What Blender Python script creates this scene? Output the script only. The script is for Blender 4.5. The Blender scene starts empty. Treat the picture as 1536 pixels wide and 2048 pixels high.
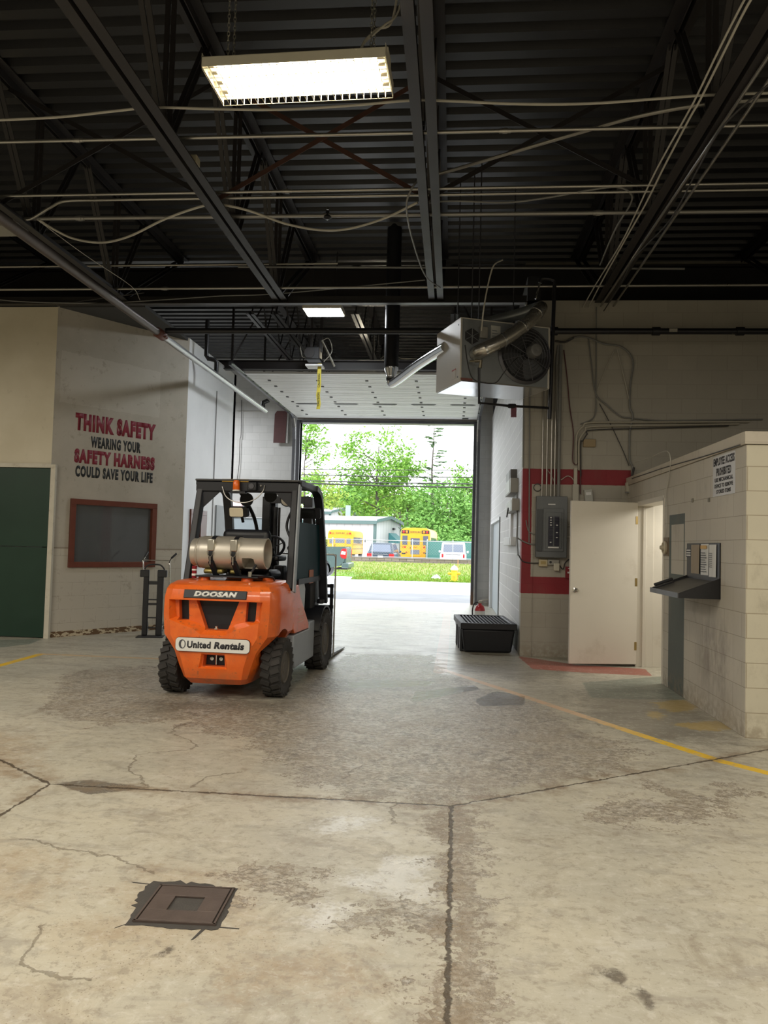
import bpy, bmesh, math, random
import numpy as np
from mathutils import Vector, Matrix, Euler

random.seed(7)
SC = bpy.context.scene
COL = SC.collection
PI = math.pi

# ------------------------------------------------------------------ camera
F = 1538.0                                   # focal length in pixels of the 1536 x 2048 frame
EYE = Vector((0, 0, 1.5))
_yc = Vector((905 - 768, -(1094 - 1024), -F)).normalized()
_xc = Vector((1, -0.026, 0)); _xc -= _yc * _xc.dot(_yc); _xc.normalize()
_zc = _xc.cross(_yc)
ROT = Matrix((_xc, _yc, _zc))                # camera axes -> world axes
cam_d = bpy.data.cameras.new('camera')
cam_d.sensor_fit = 'AUTO'; cam_d.sensor_width = 36.0; cam_d.lens = F / 2048 * 36.0
cam_d.clip_end = 500
cam = bpy.data.objects.new('camera', cam_d); COL.objects.link(cam)
cam.matrix_world = Matrix.Translation(EYE) @ ROT.to_4x4()
SC.camera = cam

# ------------------------------------------------------------------ world, lights, exposure
SC.view_settings.view_transform = 'Standard'
SC.view_settings.look = 'None'
SC.view_settings.gamma = 1.0
SC.view_settings.use_curve_mapping = False
SC.view_settings.exposure = 0.0
SC.cycles.use_denoising = True
SC.cycles.max_bounces = 7
SC.cycles.use_adaptive_sampling = True
SC.cycles.adaptive_threshold = 0.02
SC.cycles.transparent_max_bounces = 12
SC.cycles.sample_clamp_indirect = 6.0
world = bpy.data.worlds.new('overcast_sky'); SC.world = world; world.use_nodes = True
bg = world.node_tree.nodes['Background']
bg.inputs['Color'].default_value = (0.93, 0.965, 1.0, 1)
bg.inputs['Strength'].default_value = 4.1

def area(name, loc, sx, sy, watts, col=(1, .87, .68), rot=(0, 0, 0)):
    d = bpy.data.lights.new(name, 'AREA'); d.shape = 'RECTANGLE'; d.size = sx; d.size_y = sy
    d.energy = watts; d.color = col
    o = bpy.data.objects.new(name, d); COL.objects.link(o); o.location = loc; o.rotation_euler = rot
    return o
WARM = (1.0, .92, .79)
# rows of the hall's hanging fluorescent fixtures (the one in view is modelled below)
for _x, _y, _w in ((-5.2, 3.4, 200), (3.4, 2.6, 125), (-1.1, 0.4, 165), (-5.2, -1.5, 180), (3.4, -2.2, 150), (-1.1, -4.6, 150), (-9.5, 5.8, 175), (6.2, 1.0, 90)):
    area('hall_lamp', (_x, _y, 4.60), 2.4, .7, _w, WARM)
area('side_bay_fill', (-7.0, 18.3, 5.2), 1.2, .5, 260, (.96, .98, 1))  # unseen fill light, added to brighten the bay's end wall
area('booth_lamp', (3.5, 9.8, 2.30), .9, .9, 42, (1, .95, .84))
area('office_lamp', (-7.0, 14.0, 4.0), 1.2, .6, 8, WARM)

# ------------------------------------------------------------------ pixel -> place helpers
def ray(px, py): return ROT @ Vector((px - 768, -(py - 1024), -F))
def atY(px, py, y): r = ray(px, py); return EYE + r * (y / r.y)
def atZ(px, py, z=0.0): r = ray(px, py); return EYE + r * ((z - 1.5) / r.z)
def atX(px, py, x): r = ray(px, py); return EYE + r * (x / r.x)

# ------------------------------------------------------------------ mesh helpers
class MB:
    def __init__(s): s.v = []; s.f = []; s.m = []; s.mi = 0
    def add(s, vs, fs):
        b = len(s.v); s.v += [tuple(v) for v in vs]
        for f in fs: s.f.append([b + i for i in f]); s.m.append(s.mi)
        return s
    def box(s, lo, hi, M=None):
        x0, y0, z0 = lo; x1, y1, z1 = hi
        vs = [Vector(p) for p in ((x0,y0,z0),(x1,y0,z0),(x1,y1,z0),(x0,y1,z0),(x0,y0,z1),(x1,y0,z1),(x1,y1,z1),(x0,y1,z1))]
        if M is not None: vs = [M @ v for v in vs]
        return s.add(vs, [(0,3,2,1),(4,5,6,7),(0,1,5,4),(1,2,6,5),(2,3,7,6),(3,0,4,7)])
    def cbox(s, c, size, M=None):
        h = [k / 2 for k in size]
        return s.box([c[i]-h[i] for i in range(3)], [c[i]+h[i] for i in range(3)], M)
    def bar(s, p0, p1, w, h, up=(0, 0, 1)):
        p0 = Vector(p0); p1 = Vector(p1); d = (p1 - p0); L = d.length; d.normalize()
        up = Vector(up)
        if abs(d.dot(up)) > .98: up = Vector((0, 1, 0))
        x = d.cross(up).normalized(); z = x.cross(d)
        M = Matrix.Translation(p0) @ Matrix((x, d, z)).transposed().to_4x4()
        return s.box((-w/2, 0, -h/2), (w/2, L, h/2), M)
    def prism(s, poly, axis, a0, a1):
        # poly: 2D points in the two other axes (cyclic order x,y,z without axis)
        def P(u, v, a): return {'x': (a, u, v), 'y': (u, a, v), 'z': (u, v, a)}[axis]
        n = len(poly)
        vs = [P(u, v, a0) for u, v in poly] + [P(u, v, a1) for u, v in poly]
        fs = [tuple(range(n)), tuple(range(2*n-1, n-1, -1))]
        fs += [((i+1) % n, i, n+i, n+(i+1) % n) for i in range(n)]
        return s.add(vs, fs)
    def tube(s, pts, r, seg=8, closed=False, cap=True):
        pts = [Vector(p) for p in pts]; n = len(pts)
        rs = r if isinstance(r, (list, tuple)) else [r] * n
        T = []
        for i in range(n):
            a = pts[i-1] if (i > 0 or closed) else pts[i]
            b = pts[(i+1) % n] if (i < n-1 or closed) else pts[i]
            T.append((b - a).normalized())
        up = Vector((0, 0, 1)) if abs(T[0].z) < .9 else Vector((1, 0, 0))
        nrm = (up - T[0] * up.dot(T[0])).normalized()
        vs = []
        for i in range(n):
            nrm = (nrm - T[i] * nrm.dot(T[i])).normalized(); bn = T[i].cross(nrm)
            for k in range(seg):
                a = 2 * PI * k / seg
                vs.append(pts[i] + (nrm * math.cos(a) + bn * math.sin(a)) * rs[i])
        fs = []
        for i in range(n if closed else n - 1):
            j = (i + 1) % n
            for k in range(seg):
                l = (k + 1) % seg
                fs.append((i*seg+k, i*seg+l, j*seg+l, j*seg+k))
        if cap and not closed:
            fs.append(tuple(range(seg-1, -1, -1))); fs.append(tuple((n-1)*seg + k for k in range(seg)))
        return s.add(vs, fs)
    def lathe(s, prof, seg=24, M=None, closed=False):
        # prof: (radius, height) about local z
        vs = []; n = len(prof)
        for r, z in prof:
            for k in range(seg):
                a = 2 * PI * k / seg; vs.append(Vector((r * math.cos(a), r * math.sin(a), z)))
        if M is not None: vs = [M @ v for v in vs]
        fs = []
        for i in range(n if closed else n - 1):
            j = (i + 1) % n
            for k in range(seg):
                l = (k + 1) % seg; fs.append((i*seg+k, i*seg+l, j*seg+l, j*seg+k))
        if not closed:
            if prof[0][0] > 1e-5: fs.append(tuple(range(seg-1, -1, -1)))
            if prof[-1][0] > 1e-5: fs.append(tuple((n-1)*seg + k for k in range(seg)))
        return s.add(vs, fs)
    def loft(s, rings, cap=True):
        n = len(rings[0]); vs = [v for r in rings for v in r]; fs = []
        for i in range(len(rings) - 1):
            for k in range(n):
                l = (k + 1) % n; fs.append((i*n+k, i*n+l, (i+1)*n+l, (i+1)*n+k))
        if cap: fs.append(tuple(range(n-1, -1, -1))); fs.append(tuple((len(rings)-1)*n + k for k in range(n)))
        return s.add(vs, fs)
    def build(s, name, mat, parent=None, bevel=0, seg=2, smooth=True, angle=40, label=None, keep=False, fix=True):
        me = bpy.data.meshes.new(name)
        vs = s.v; off = Vector((0, 0, 0))
        if parent is None and not keep and vs:
            a = np.array(vs); off = Vector(((a[:,0].min()+a[:,0].max())/2, (a[:,1].min()+a[:,1].max())/2, a[:,2].min()))
            vs = [tuple(Vector(v) - off) for v in vs]
        me.from_pydata(vs, [], s.f)
        for mm in (mat if isinstance(mat, (list, tuple)) else [mat]): me.materials.append(mm)
        me.polygons.foreach_set('material_index', s.m)
        if fix:
            bm = bmesh.new(); bm.from_mesh(me); bmesh.ops.recalc_face_normals(bm, faces=bm.faces); bm.to_mesh(me); bm.free()
        if smooth:
            me.polygons.foreach_set('use_smooth', [True] * len(me.polygons))
            me.set_sharp_from_angle(angle=math.radians(angle))
        me.update()
        o = bpy.data.objects.new(name, me); COL.objects.link(o); o.location = off
        if parent is not None: o.parent = parent
        if label: o['label'] = label
        if bevel:
            b = o.modifiers.new('bevel', 'BEVEL'); b.width = bevel; b.segments = seg; b.limit_method = 'ANGLE'; b.angle_limit = math.radians(35)
        return o

def thing(name, label, cat, loc=(0, 0, 0), rotz=0.0, group=None):
    o = bpy.data.objects.new(name, None); COL.objects.link(o); o.empty_display_size = .1
    o.location = loc; o.rotation_euler = (0, 0, rotz); o['label'] = label; o['category'] = cat
    if group: o['group'] = group
    return o
def tag(o, label, cat, group=None, kind=None):
    o['label'] = label; o['category'] = cat
    if group: o['group'] = group
    if kind: o['kind'] = kind
    return o
def struct(o, label=None):
    o['kind'] = 'structure'
    if label: o['label'] = label
    return o
def dup(root, loc, rotz=None, label=None, group=None, scale=None):
    r = root.copy(); COL.objects.link(r); r.location = loc
    if rotz is not None: r.rotation_euler = (0, 0, rotz)
    if label: r['label'] = label
    if group: r['group'] = group
    if scale: r.scale = scale
    for ch in list(root.children):
        c = ch.copy(); COL.objects.link(c); c.parent = r
        for g in list(ch.children):
            d = g.copy(); COL.objects.link(d); d.parent = c
    return r
def spline(pts, n=8):
    P = [Vector(p) for p in pts]
    if len(P) < 3: return P
    out = []
    Q = [P[0]*2 - P[1]] + P + [P[-1]*2 - P[-2]]
    for i in range(1, len(Q) - 2):
        a, b, c, d = Q[i-1], Q[i], Q[i+1], Q[i+2]
        for k in range(n):
            t = k / n
            out.append(.5 * ((2*b) + (c-a)*t + (2*a-5*b+4*c-d)*t*t + (3*b-a-3*c+d)*t*t*t))
    out.append(P[-1]); return out
def lettering(name, txt, mat, parent, org, right, up, w, h, depth=.002, bold=0.0, shear=0.0, spacing=1.0):
    """raised lettering; org = lower left corner of the line, w x h its size"""
    c = bpy.data.curves.new('t', 'FONT'); c.body = txt; c.size = 1; c.offset = bold; c.shear = shear; c.space_character = spacing
    c.resolution_u = 3
    t = bpy.data.objects.new('t', c); COL.objects.link(t)
    dg = bpy.context.evaluated_depsgraph_get(); dg.update()
    me = bpy.data.meshes.new_from_object(t.evaluated_get(dg))
    bpy.data.objects.remove(t); bpy.data.curves.remove(c)
    bm = bmesh.new(); bm.from_mesh(me)
    r = bmesh.ops.extrude_face_region(bm, geom=list(bm.faces))
    bmesh.ops.translate(bm, vec=(0, 0, 1), verts=[g for g in r['geom'] if isinstance(g, bmesh.types.BMVert)])
    bmesh.ops.recalc_face_normals(bm, faces=bm.faces)
    xs = [v.co.x for v in bm.verts]; ys = [v.co.y for v in bm.verts]
    x0, x1, y0, y1 = min(xs), max(xs), min(ys), max(ys)
    right = Vector(right).normalized(); up = Vector(up).normalized(); nz = right.cross(up); org = Vector(org)
    for v in bm.verts:
        v.co = org + right * ((v.co.x-x0)/(x1-x0)*w) + up * ((v.co.y-y0)/(y1-y0)*h) + nz * (v.co.z * depth)
    me.name = name; bm.to_mesh(me); bm.free(); me.materials.clear(); me.materials.append(mat)
    o = bpy.data.objects.new(name, me); COL.objects.link(o)
    if parent is not None: o.parent = parent
    return o
def cut(o, cutters):
    """bake boolean differences into o's mesh"""
    for c in cutters:
        m = o.modifiers.new('b', 'BOOLEAN'); m.operation = 'DIFFERENCE'; m.object = c; m.solver = 'EXACT'
    dg = bpy.context.evaluated_depsgraph_get(); dg.update()
    me = bpy.data.meshes.new_from_object(o.evaluated_get(dg))
    o.modifiers.clear(); old = o.data; o.data = me; me.name = old.name; bpy.data.meshes.remove(old)
    for c in cutters: bpy.data.objects.remove(c)
    return o

# ------------------------------------------------------------------ material helpers
class NT:
    def __init__(s, name):
        s.mat = bpy.data.materials.new(name); s.mat.use_nodes = True
        s.t = s.mat.node_tree; s.b = s.t.nodes['Principled BSDF']
    def n(s, typ, **kw):
        nd = s.t.nodes.new(typ)
        for k, v in kw.items(): setattr(nd, k, v)
        return nd
    def set(s, sock, v):
        if v is None: return
        if isinstance(v, bpy.types.NodeSocket): s.t.links.new(v, sock)
        elif isinstance(v, (tuple, list)) and sock.type == 'RGBA' and len(v) == 3: sock.default_value = (*v, 1)
        else: sock.default_value = v
    def math(s, op, a, b=None, c=None, clamp=False):
        nd = s.n('ShaderNodeMath', operation=op, use_clamp=clamp)
        s.set(nd.inputs[0], a); s.set(nd.inputs[1], b)
        if c is not None: s.set(nd.inputs[2], c)
        return nd.outputs[0]
    def mix(s, f, a, b, mode='MIX'):
        nd = s.n('ShaderNodeMix', data_type='RGBA', blend_type=mode, clamp_factor=True)
        s.set(nd.inputs['Factor'], f); s.set(nd.inputs[6], a); s.set(nd.inputs[7], b)
        return nd.outputs[2]
    def ramp(s, v, lo, hi, a=0.0, b=1.0):
        nd = s.n('ShaderNodeMapRange', clamp=True, interpolation_type='SMOOTHSTEP')
        s.set(nd.inputs[0], v); s.set(nd.inputs[1], lo); s.set(nd.inputs[2], hi); s.set(nd.inputs[3], a); s.set(nd.inputs[4], b)
        return nd.outputs[0]
    def pos(s): return s.n('ShaderNodeNewGeometry').outputs['Position']
    def obj(s): return s.n('ShaderNodeTexCoord').outputs['Object']
    def xyz(s, v):
        nd = s.n('ShaderNodeSeparateXYZ'); s.set(nd.inputs[0], v); return nd.outputs
    def comb(s, x, y, z=0.0):
        nd = s.n('ShaderNodeCombineXYZ'); s.set(nd.inputs[0], x); s.set(nd.inputs[1], y); s.set(nd.inputs[2], z); return nd.outputs[0]
    def noise(s, v, scale, detail=4, rough=.55, dist=0.0, col=False):
        nd = s.n('ShaderNodeTexNoise'); s.set(nd.inputs['Vector'], v); nd.inputs['Scale'].default_value = scale
        nd.inputs['Detail'].default_value = detail; nd.inputs['Roughness'].default_value = rough; nd.inputs['Distortion'].default_value = dist
        return nd.outputs['Color' if col else 'Fac']
    def voro(s, v, scale, feature='F1'):
        nd = s.n('ShaderNodeTexVoronoi', feature=feature); s.set(nd.inputs['Vector'], v); nd.inputs['Scale'].default_value = scale
        return nd.outputs['Distance']
    def scale(s, v, k):
        nd = s.n('ShaderNodeVectorMath', operation='MULTIPLY'); s.set(nd.inputs[0], v); nd.inputs[1].default_value = k; return nd.outputs[0]
    def vadd(s, a, b):
        nd = s.n('ShaderNodeVectorMath', operation='ADD'); s.set(nd.inputs[0], a); s.set(nd.inputs[1], b); return nd.outputs[0]
    def attr(s, name): return s.n('ShaderNodeAttribute', attribute_name=name).outputs['Fac']
    def bump(s, h, strength=.3, dist=.01):
        nd = s.n('ShaderNodeBump'); s.set(nd.inputs['Height'], h); nd.inputs['Strength'].default_value = strength; nd.inputs['Distance'].default_value = dist
        s.t.links.new(nd.outputs[0], s.b.inputs['Normal'])
    def rect(s, u, v, u0, u1, v0, v1):
        a = s.math('MULTIPLY', s.math('GREATER_THAN', u, u0), s.math('LESS_THAN', u, u1))
        b = s.math('MULTIPLY', s.math('GREATER_THAN', v, v0), s.math('LESS_THAN', v, v1))
        return s.math('MULTIPLY', a, b)
    def fin(s, col=None, rough=None, metal=None, **kw):
        s.set(s.b.inputs['Base Color'], col); s.set(s.b.inputs['Roughness'], rough); s.set(s.b.inputs['Metallic'], metal)
        for k, v in kw.items(): s.set(s.b.inputs[k.replace('_', ' ')], v)
        return s.mat

def pm(name, col, rough=.5, metal=0.0, var=.12, scale=6.0, bump=0.0, dirt=None, dirt_amt=.3, **kw):
    t = NT(name); p = t.obj()
    nz = t.noise(p, scale, 5)
    k = t.math('MULTIPLY_ADD', nz, var * 2, 1 - var)
    c = t.mix(1.0, col, t.comb(k, k, k), 'MULTIPLY')
    if dirt is not None:
        f = t.ramp(t.noise(p, scale * .7, 6, .7), .62 - dirt_amt * .3, .75)
        c = t.mix(t.math('MULTIPLY', f, min(1, dirt_amt * 2)), c, dirt)
    r = t.math('MULTIPLY_ADD', nz, .15, rough - .07, clamp=True)
    if bump: t.bump(t.noise(p, scale * 6, 4), bump, .004)
    return t.fin(c, r, metal, **kw)
def emit(name, col, strength):
    t = NT(name); return t.fin((.8, .8, .8), .5, 0.0, Emission_Color=(*col, 1), Emission_Strength=strength)
def glass(name, tint=(.9, .95, .95), alpha=.25, rough=.03):
    t = NT(name); return t.fin(tint, rough, 0.0, Alpha=alpha, Specular_IOR_Level=.8)
# ================================================================== THE SETTING
YL, YR, XB, XR, YF, DECK, XK, YK = 10.93, 11.0, -4.62, 0.97, 20.4, 6.5, 2.42, 6.62

# ---- floor --------------------------------------------------------
def fpix(*pts): return [tuple(atZ(a, b)[:2]) for a, b in pts]
def sdist(px, py, poly):
    d = np.full(px.shape, 1e9); ins = np.zeros(px.shape, bool); n = len(poly)
    for i in range(n):
        (x0, y0), (x1, y1) = poly[i], poly[(i+1) % n]
        dx, dy = x1-x0, y1-y0; t = np.clip(((px-x0)*dx + (py-y0)*dy) / (dx*dx+dy*dy+1e-12), 0, 1)
        d = np.minimum(d, np.hypot(px-x0-t*dx, py-y0-t*dy))
        c = ((y0 > py) != (y1 > py)) & (px < (x1-x0)*(py-y0)/((y1-y0) if abs(y1-y0) > 1e-9 else 1e-9) + x0)
        ins ^= c
    return np.where(ins, d, -d)
gx = np.unique(np.concatenate([np.linspace(-13, -7, 13), np.arange(-7, 4.5, .06), np.linspace(4.5, 9, 10)]))
gy = np.unique(np.concatenate([np.linspace(-9, 1.2, 14), np.arange(1.2, 13, .05), np.arange(13, 20.9, .1), [20.9]]))
GX, GY = np.meshgrid(gx, gy); fx, fy = GX.ravel(), GY.ravel()
def region(polys, soft):
    m = np.full(fx.shape, 0.0)
    for p in polys: m = np.maximum(m, np.clip(.5 + sdist(fx, fy, p) / (2*soft), 0, 1))
    return m
SPALL = [fpix((600,1345),(700,1310),(862,1310),(880,1345),(1000,1395),(1060,1405),(1180,1470),(1275,1500),(1225,1535),(1080,1565),(900,1606),(790,1600),(690,1590),(620,1560),(560,1520),(480,1470),(370,1450),(470,1420),(560,1405)),
         fpix((115,1378),(150,1345),(300,1330),(420,1385),(520,1415),(640,1440),(560,1460),(400,1440),(200,1448),(110,1425)),
         fpix((882,1616),(935,1620),(950,1700),(968,1790),(935,1850),(950,1950),(990,2060),(872,2060),(890,1900),(880,1760)),
         fpix((1205,1638),(1245,1597),(1330,1600),(1310,1575),(1360,1580),(1445,1612),(1330,1632),(1280,1650)),
         fpix((710,1850),(740,1812),(880,1800),(895,1850),(880,1872),(760,1850)),
         fpix((480,1755),(540,1738),(610,1750),(605,1790),(540,1805),(490,1790)),
         fpix((1435,1582),(1475,1575),(1490,1585),(1455,1592)), fpix((1320,1640),(1390,1610),(1440,1625),(1350,1640))]
PIT = [fpix((80,1870),(110,1840),(260,1830),(460,1850),(560,1880),(540,1930),(420,1950),(260,1970),(100,1930)),
       fpix((0,1960),(110,1960),(200,2060),(0,2060))]
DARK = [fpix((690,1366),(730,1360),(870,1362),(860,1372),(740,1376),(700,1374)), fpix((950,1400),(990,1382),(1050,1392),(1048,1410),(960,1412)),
        fpix((1185,1938),(1235,1935),(1300,1985),(1325,2015),(1300,2020),(1240,1965)),
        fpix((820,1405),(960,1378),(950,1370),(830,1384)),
        fpix((340,1895),(355,1885),(350,1910),(300,1915)), fpix((1180,1950),(1205,1952),(1195,1965)), fpix((100,1565),(180,1560),(300,1575),(180,1590))]
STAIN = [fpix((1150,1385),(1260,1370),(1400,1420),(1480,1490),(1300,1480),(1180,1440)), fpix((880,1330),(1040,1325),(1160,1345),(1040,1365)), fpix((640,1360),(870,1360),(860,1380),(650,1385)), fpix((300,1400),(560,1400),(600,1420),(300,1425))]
REDP = [fpix((1035,1312),(1155,1330),(1290,1338),(1305,1352),(1180,1346),(1065,1338))]
YELP = [fpix((1300,1405),(1370,1400),(1400,1420),(1340,1425)), fpix((1330,1448),(1480,1440),(1490,1456),(1400,1462)), fpix((1290,1420),(1330,1425),(1310,1440))]
GREENP = [fpix((1165,1365),(1330,1352),(1420,1400),(1250,1398),(1180,1395)), fpix((-40,1280),(85,1278),(60,1288),(-40,1300))]
RUST = [fpix((225,1870),(270,1770),(350,1745),(500,1770),(500,1850),(430,1880)), fpix((-50,1450),(40,1470),(60,1540),(-50,1560)), fpix((-40,1700),(60,1700),(60,1800),(-40,1800)),
        fpix((640,1445),(860,1440),(880,1500),(760,1530)), fpix((560,1900),(700,1900),(680,1990),(500,1990))]
GLINT = [fpix((640,1640),(720,1635),(740,1655),(660,1660)), fpix((610,1830),(680,1800),(720,1830),(630,1850)), fpix((700,1760),(900,1850),(860,1700))]
att = dict(spall=region(SPALL, .34), pit=region(PIT, .25), dark=region(DARK, .06), stain=region(STAIN, .45), redp=region(REDP, .05), greenp=region(GREENP, .07), yelp=region(YELP, .12), rust=region(RUST, .35), white=region(GLINT, .2))

def floor_mat():
    t = NT('worn_painted_concrete'); P = t.pos()
    wob = t.noise(P, 3.0, 5, .65, col=True); wob2 = t.noise(P, 22.0, 3, .6, col=True)
    def shift(amt, src):
        nd = t.n('ShaderNodeVectorMath', operation='MULTIPLY_ADD'); t.set(nd.inputs[0], src); nd.inputs[1].default_value = (amt, amt, 0); t.set(nd.inputs[2], P)
        return nd.outputs[0]
    PJ = t.vadd(shift(.045, wob2), (-.0225, -.0225, 0))
    PC = t.vadd(shift(.26, wob), (-.13, -.13, 0))
    def seg(V, a, b):
        a = Vector((*a, 0)); b = Vector((*b, 0)); d = b - a; L = d.length; d /= L
        s = t.n('ShaderNodeVectorMath', operation='SUBTRACT'); t.set(s.inputs[0], V); s.inputs[1].default_value = a
        dt = t.n('ShaderNodeVectorMath', operation='DOT_PRODUCT'); t.set(dt.inputs[0], s.outputs[0]); dt.inputs[1].default_value = d
        al = t.math('MINIMUM', t.math('MAXIMUM', dt.outputs['Value'], 0.0), L)
        q = t.n('ShaderNodeVectorMath', operation='SCALE'); q.inputs[0].default_value = d; t.set(q.inputs['Scale'], al)
        e = t.n('ShaderNodeVectorMath', operation='SUBTRACT'); t.set(e.inputs[0], s.outputs[0]); t.set(e.inputs[1], q.outputs[0])
        x = t.xyz(e.outputs[0])
        return t.math('SQRT', t.math('ADD', t.math('MULTIPLY', x[0], x[0]), t.math('MULTIPLY', x[1], x[1])))
    def mins(V, lines):
        m = None
        for ln in lines:
            q = fpix(*ln)
            for a, b in zip(q[:-1], q[1:]):
                s = seg(V, a, b); m = s if m is None else t.math('MINIMUM', m, s)
        return m
    n1 = t.noise(P, .9, 6, .6); n2 = t.noise(P, 5.0, 6, .7); n3 = t.noise(P, 38.0, 4, .65); n4 = t.noise(t.scale(P, (1, 2.2, 1)), 2.2, 8, .72, .6)
    col = t.mix(t.ramp(n1, .3, .7), (.385, .365, .30), (.485, .45, .355))
    col = t.mix(t.math('MULTIPLY', t.ramp(n4, .50, .64), .65), col, (.30, .275, .23))
    col = t.mix(t.math('MULTIPLY', t.ramp(n4, .47, .30), .5), col, (.54, .52, .46))
    col = t.mix(t.math('MULTIPLY', t.ramp(n2, .54, .72), .5), col, (.29, .245, .18))
    n5 = t.noise(t.scale(P, (1.0, 1.0, 1)), 1.6, 9, .78, 1.4); col = t.mix(t.math('MULTIPLY', t.ramp(n5, .52, .64), .55), col, (.27, .235, .175))
    # speckle
    col = t.mix(t.math('MULTIPLY', t.ramp(t.noise(P, 55, 3, .6), .66, .72), .6), col, (.15, .12, .09))
    nd = t.math('SUBTRACT', t.math('ADD', t.math('MULTIPLY', n2, .8), t.math('MULTIPLY', n3, .4)), .6)
    def th(name, w=.06, k=1.0): return t.ramp(t.math('ADD', t.attr(name), t.math('MULTIPLY', nd, k)), .5 - w, .5 + w)
    rust = t.math('MULTIPLY', th('rust', .3, 1.6), .40); col = t.mix(rust, col, (.30, .19, .09))
    glint = t.math('MULTIPLY', th('white', .2, 2.2), .6); col = t.mix(glint, col, (.62, .62, .60))  # pale colour painted in for wet glints from the open doorway
    pit = th('pit', .1, 1.0); vp = t.voro(P, 60.0)
    col = t.mix(t.math('MULTIPLY', pit, t.ramp(vp, .22, .1, 0, .8)), col, (.13, .10, .07))
    col = t.mix(t.math('MULTIPLY', pit, .25), col, (.40, .33, .23))
    spall = th('spall', .06, 1.9); v2 = t.noise(P, 15, 6, .7, .3)
    sp1 = t.mix(t.ramp(t.noise(t.scale(P, (1, 1.5, 1)), 21, 7, .8, .5), .42, .58), (.15, .122, .088), (.47, .43, .355))
    sp1 = t.mix(t.math('MULTIPLY', t.ramp(t.noise(t.scale(P, (1, .7, 1)), 7, 8, .82, .6), .5, .62), .75), sp1, (.10, .085, .065)); sp1 = t.mix(t.math('MULTIPLY', t.ramp(t.noise(t.scale(P, (1, .7, 1)), 8.5, 8, .82, .6), .5, .38), .6), sp1, (.52, .50, .45))
    spc = t.mix(t.math('MULTIPLY', t.ramp(t.noise(P, 3.1, 5, .6), .45, .6), .45), sp1, (.27, .22, .155))
    col = t.mix(t.math('MULTIPLY', spall, .85), col, spc)
    edge = t.math('MULTIPLY', t.math('MULTIPLY', spall, t.math('SUBTRACT', 1.0, spall)), 3.2, clamp=True)
    col = t.mix(t.math('MULTIPLY', edge, .75), col, (.17, .125, .085))
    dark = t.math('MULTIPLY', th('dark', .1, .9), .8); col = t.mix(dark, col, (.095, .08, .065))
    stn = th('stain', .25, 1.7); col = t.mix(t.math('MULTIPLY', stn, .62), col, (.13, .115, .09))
    col = t.mix(t.math('MULTIPLY', th('redp', .06, .5), .85), col, (.33, .065, .045))
    col = t.mix(t.math('MULTIPLY', th('greenp', .12, .7), .6), col, (.09, .14, .115))
    n6 = t.noise(P, 16, 7, .75, .3); col = t.mix(t.math('MULTIPLY', t.ramp(n6, .53, .61), .5), col, (.24, .205, .16)); col = t.mix(t.math('MULTIPLY', t.ramp(n6, .46, .38), .30), col, (.60, .58, .52))
    col = t.mix(t.math('MULTIPLY', th('yelp', .12, 1.8), .65), col, (.42, .29, .07))
    # taped / painted lines
    wear = t.ramp(t.noise(P, 9, 5, .7), .36, .5)
    y = t.xyz(P)[1]
    ln = mins(t.vadd(shift(.02, wob2), (-.01, -.01, 0)), [[(1560,1552),(1440,1522),(1190,1440),(1040,1390),(882,1338)]])
    lm = t.math('MULTIPLY', t.ramp(ln, .052, .046), t.math('MULTIPLY_ADD', wear, .55, .45))
    lc = t.mix(t.ramp(y, 6.3, 7.3), (.74, .47, .02), (.62, .43, .27))
    col = t.mix(lm, col, lc)
    l2 = mins(P, [[(880,1345),(897,1210)]]); lm2 = t.math('MULTIPLY', t.ramp(l2, .085, .078), t.math('MULTIPLY_ADD', wear, .4, .25)); col = t.mix(lm2, col, (.56, .38, .30))
    l3 = mins(P, [[(-60,1345),(0,1331),(82,1308)]]); lm3 = t.math('MULTIPLY', t.ramp(l3, .055, .048), t.math('MULTIPLY_ADD', wear, .3, .7)); col = t.mix(lm3, col, (.74, .46, .03))
    l4 = mins(P, [[(82,1308),(330,1318),(640,1300)]]); lm4 = t.math('MULTIPLY', t.ramp(l4, .05, .045), t.math('MULTIPLY_ADD', wear, .5, .3)); col = t.mix(lm4, col, (.58, .38, .17))
    # joints and cracks
    J = mins(PJ, [[(-80,1475),(0,1520),(100,1568),(500,1590),(903,1612),(1380,1528),(1560,1495)], [(-60,1670),(100,1568)], [(903,1612),(893,2080)], [(610,1288),(905,1307),(1040,1312)]])
    jw = t.math('MULTIPLY_ADD', n2, .026, -.004)
    jm = t.ramp(t.math('SUBTRACT', J, jw), .004, -.003)
    jh = t.math('MULTIPLY', t.ramp(J, .17, .01), t.ramp(n2, .42, .62)); col = t.mix(t.math('MULTIPLY', jh, .7), col, (.22, .16, .10))
    col = t.mix(t.math('MULTIPLY', jm, .92), col, (.065, .047, .030))
    C = mins(PC, [[(300,1572),(260,1525),(280,1510),(380,1498),(390,1485),(345,1465),(370,1445)], [(380,1575),(400,1555),(480,1545)], [(685,1558),(735,1530)],
                  [(800,1608),(780,1645)], [(40,1680),(200,1710),(310,1750)], [(90,1850),(60,1920),(160,1960)], [(1075,1445),(1130,1437),(1200,1450)], [(840,1402),(1060,1420),(950,1398)]])
    cm = t.ramp(t.math('SUBTRACT', C, t.math('MULTIPLY', n3, .012)), .005, -.002); col = t.mix(t.math('MULTIPLY', cm, .55), col, (.11, .085, .055))
    # sheen: damp in the drive lane, duller elsewhere
    lane = t.math('MULTIPLY', t.ramp(y, 5.0, 10.5), t.ramp(t.math('ABSOLUTE', t.math('ADD', t.xyz(P)[0], 1.6)), 4.4, 1.8))
    rough = t.math('MULTIPLY_ADD', n4, .40, .24)
    rough = t.math('SUBTRACT', rough, t.math('MULTIPLY', lane, .10))
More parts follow.
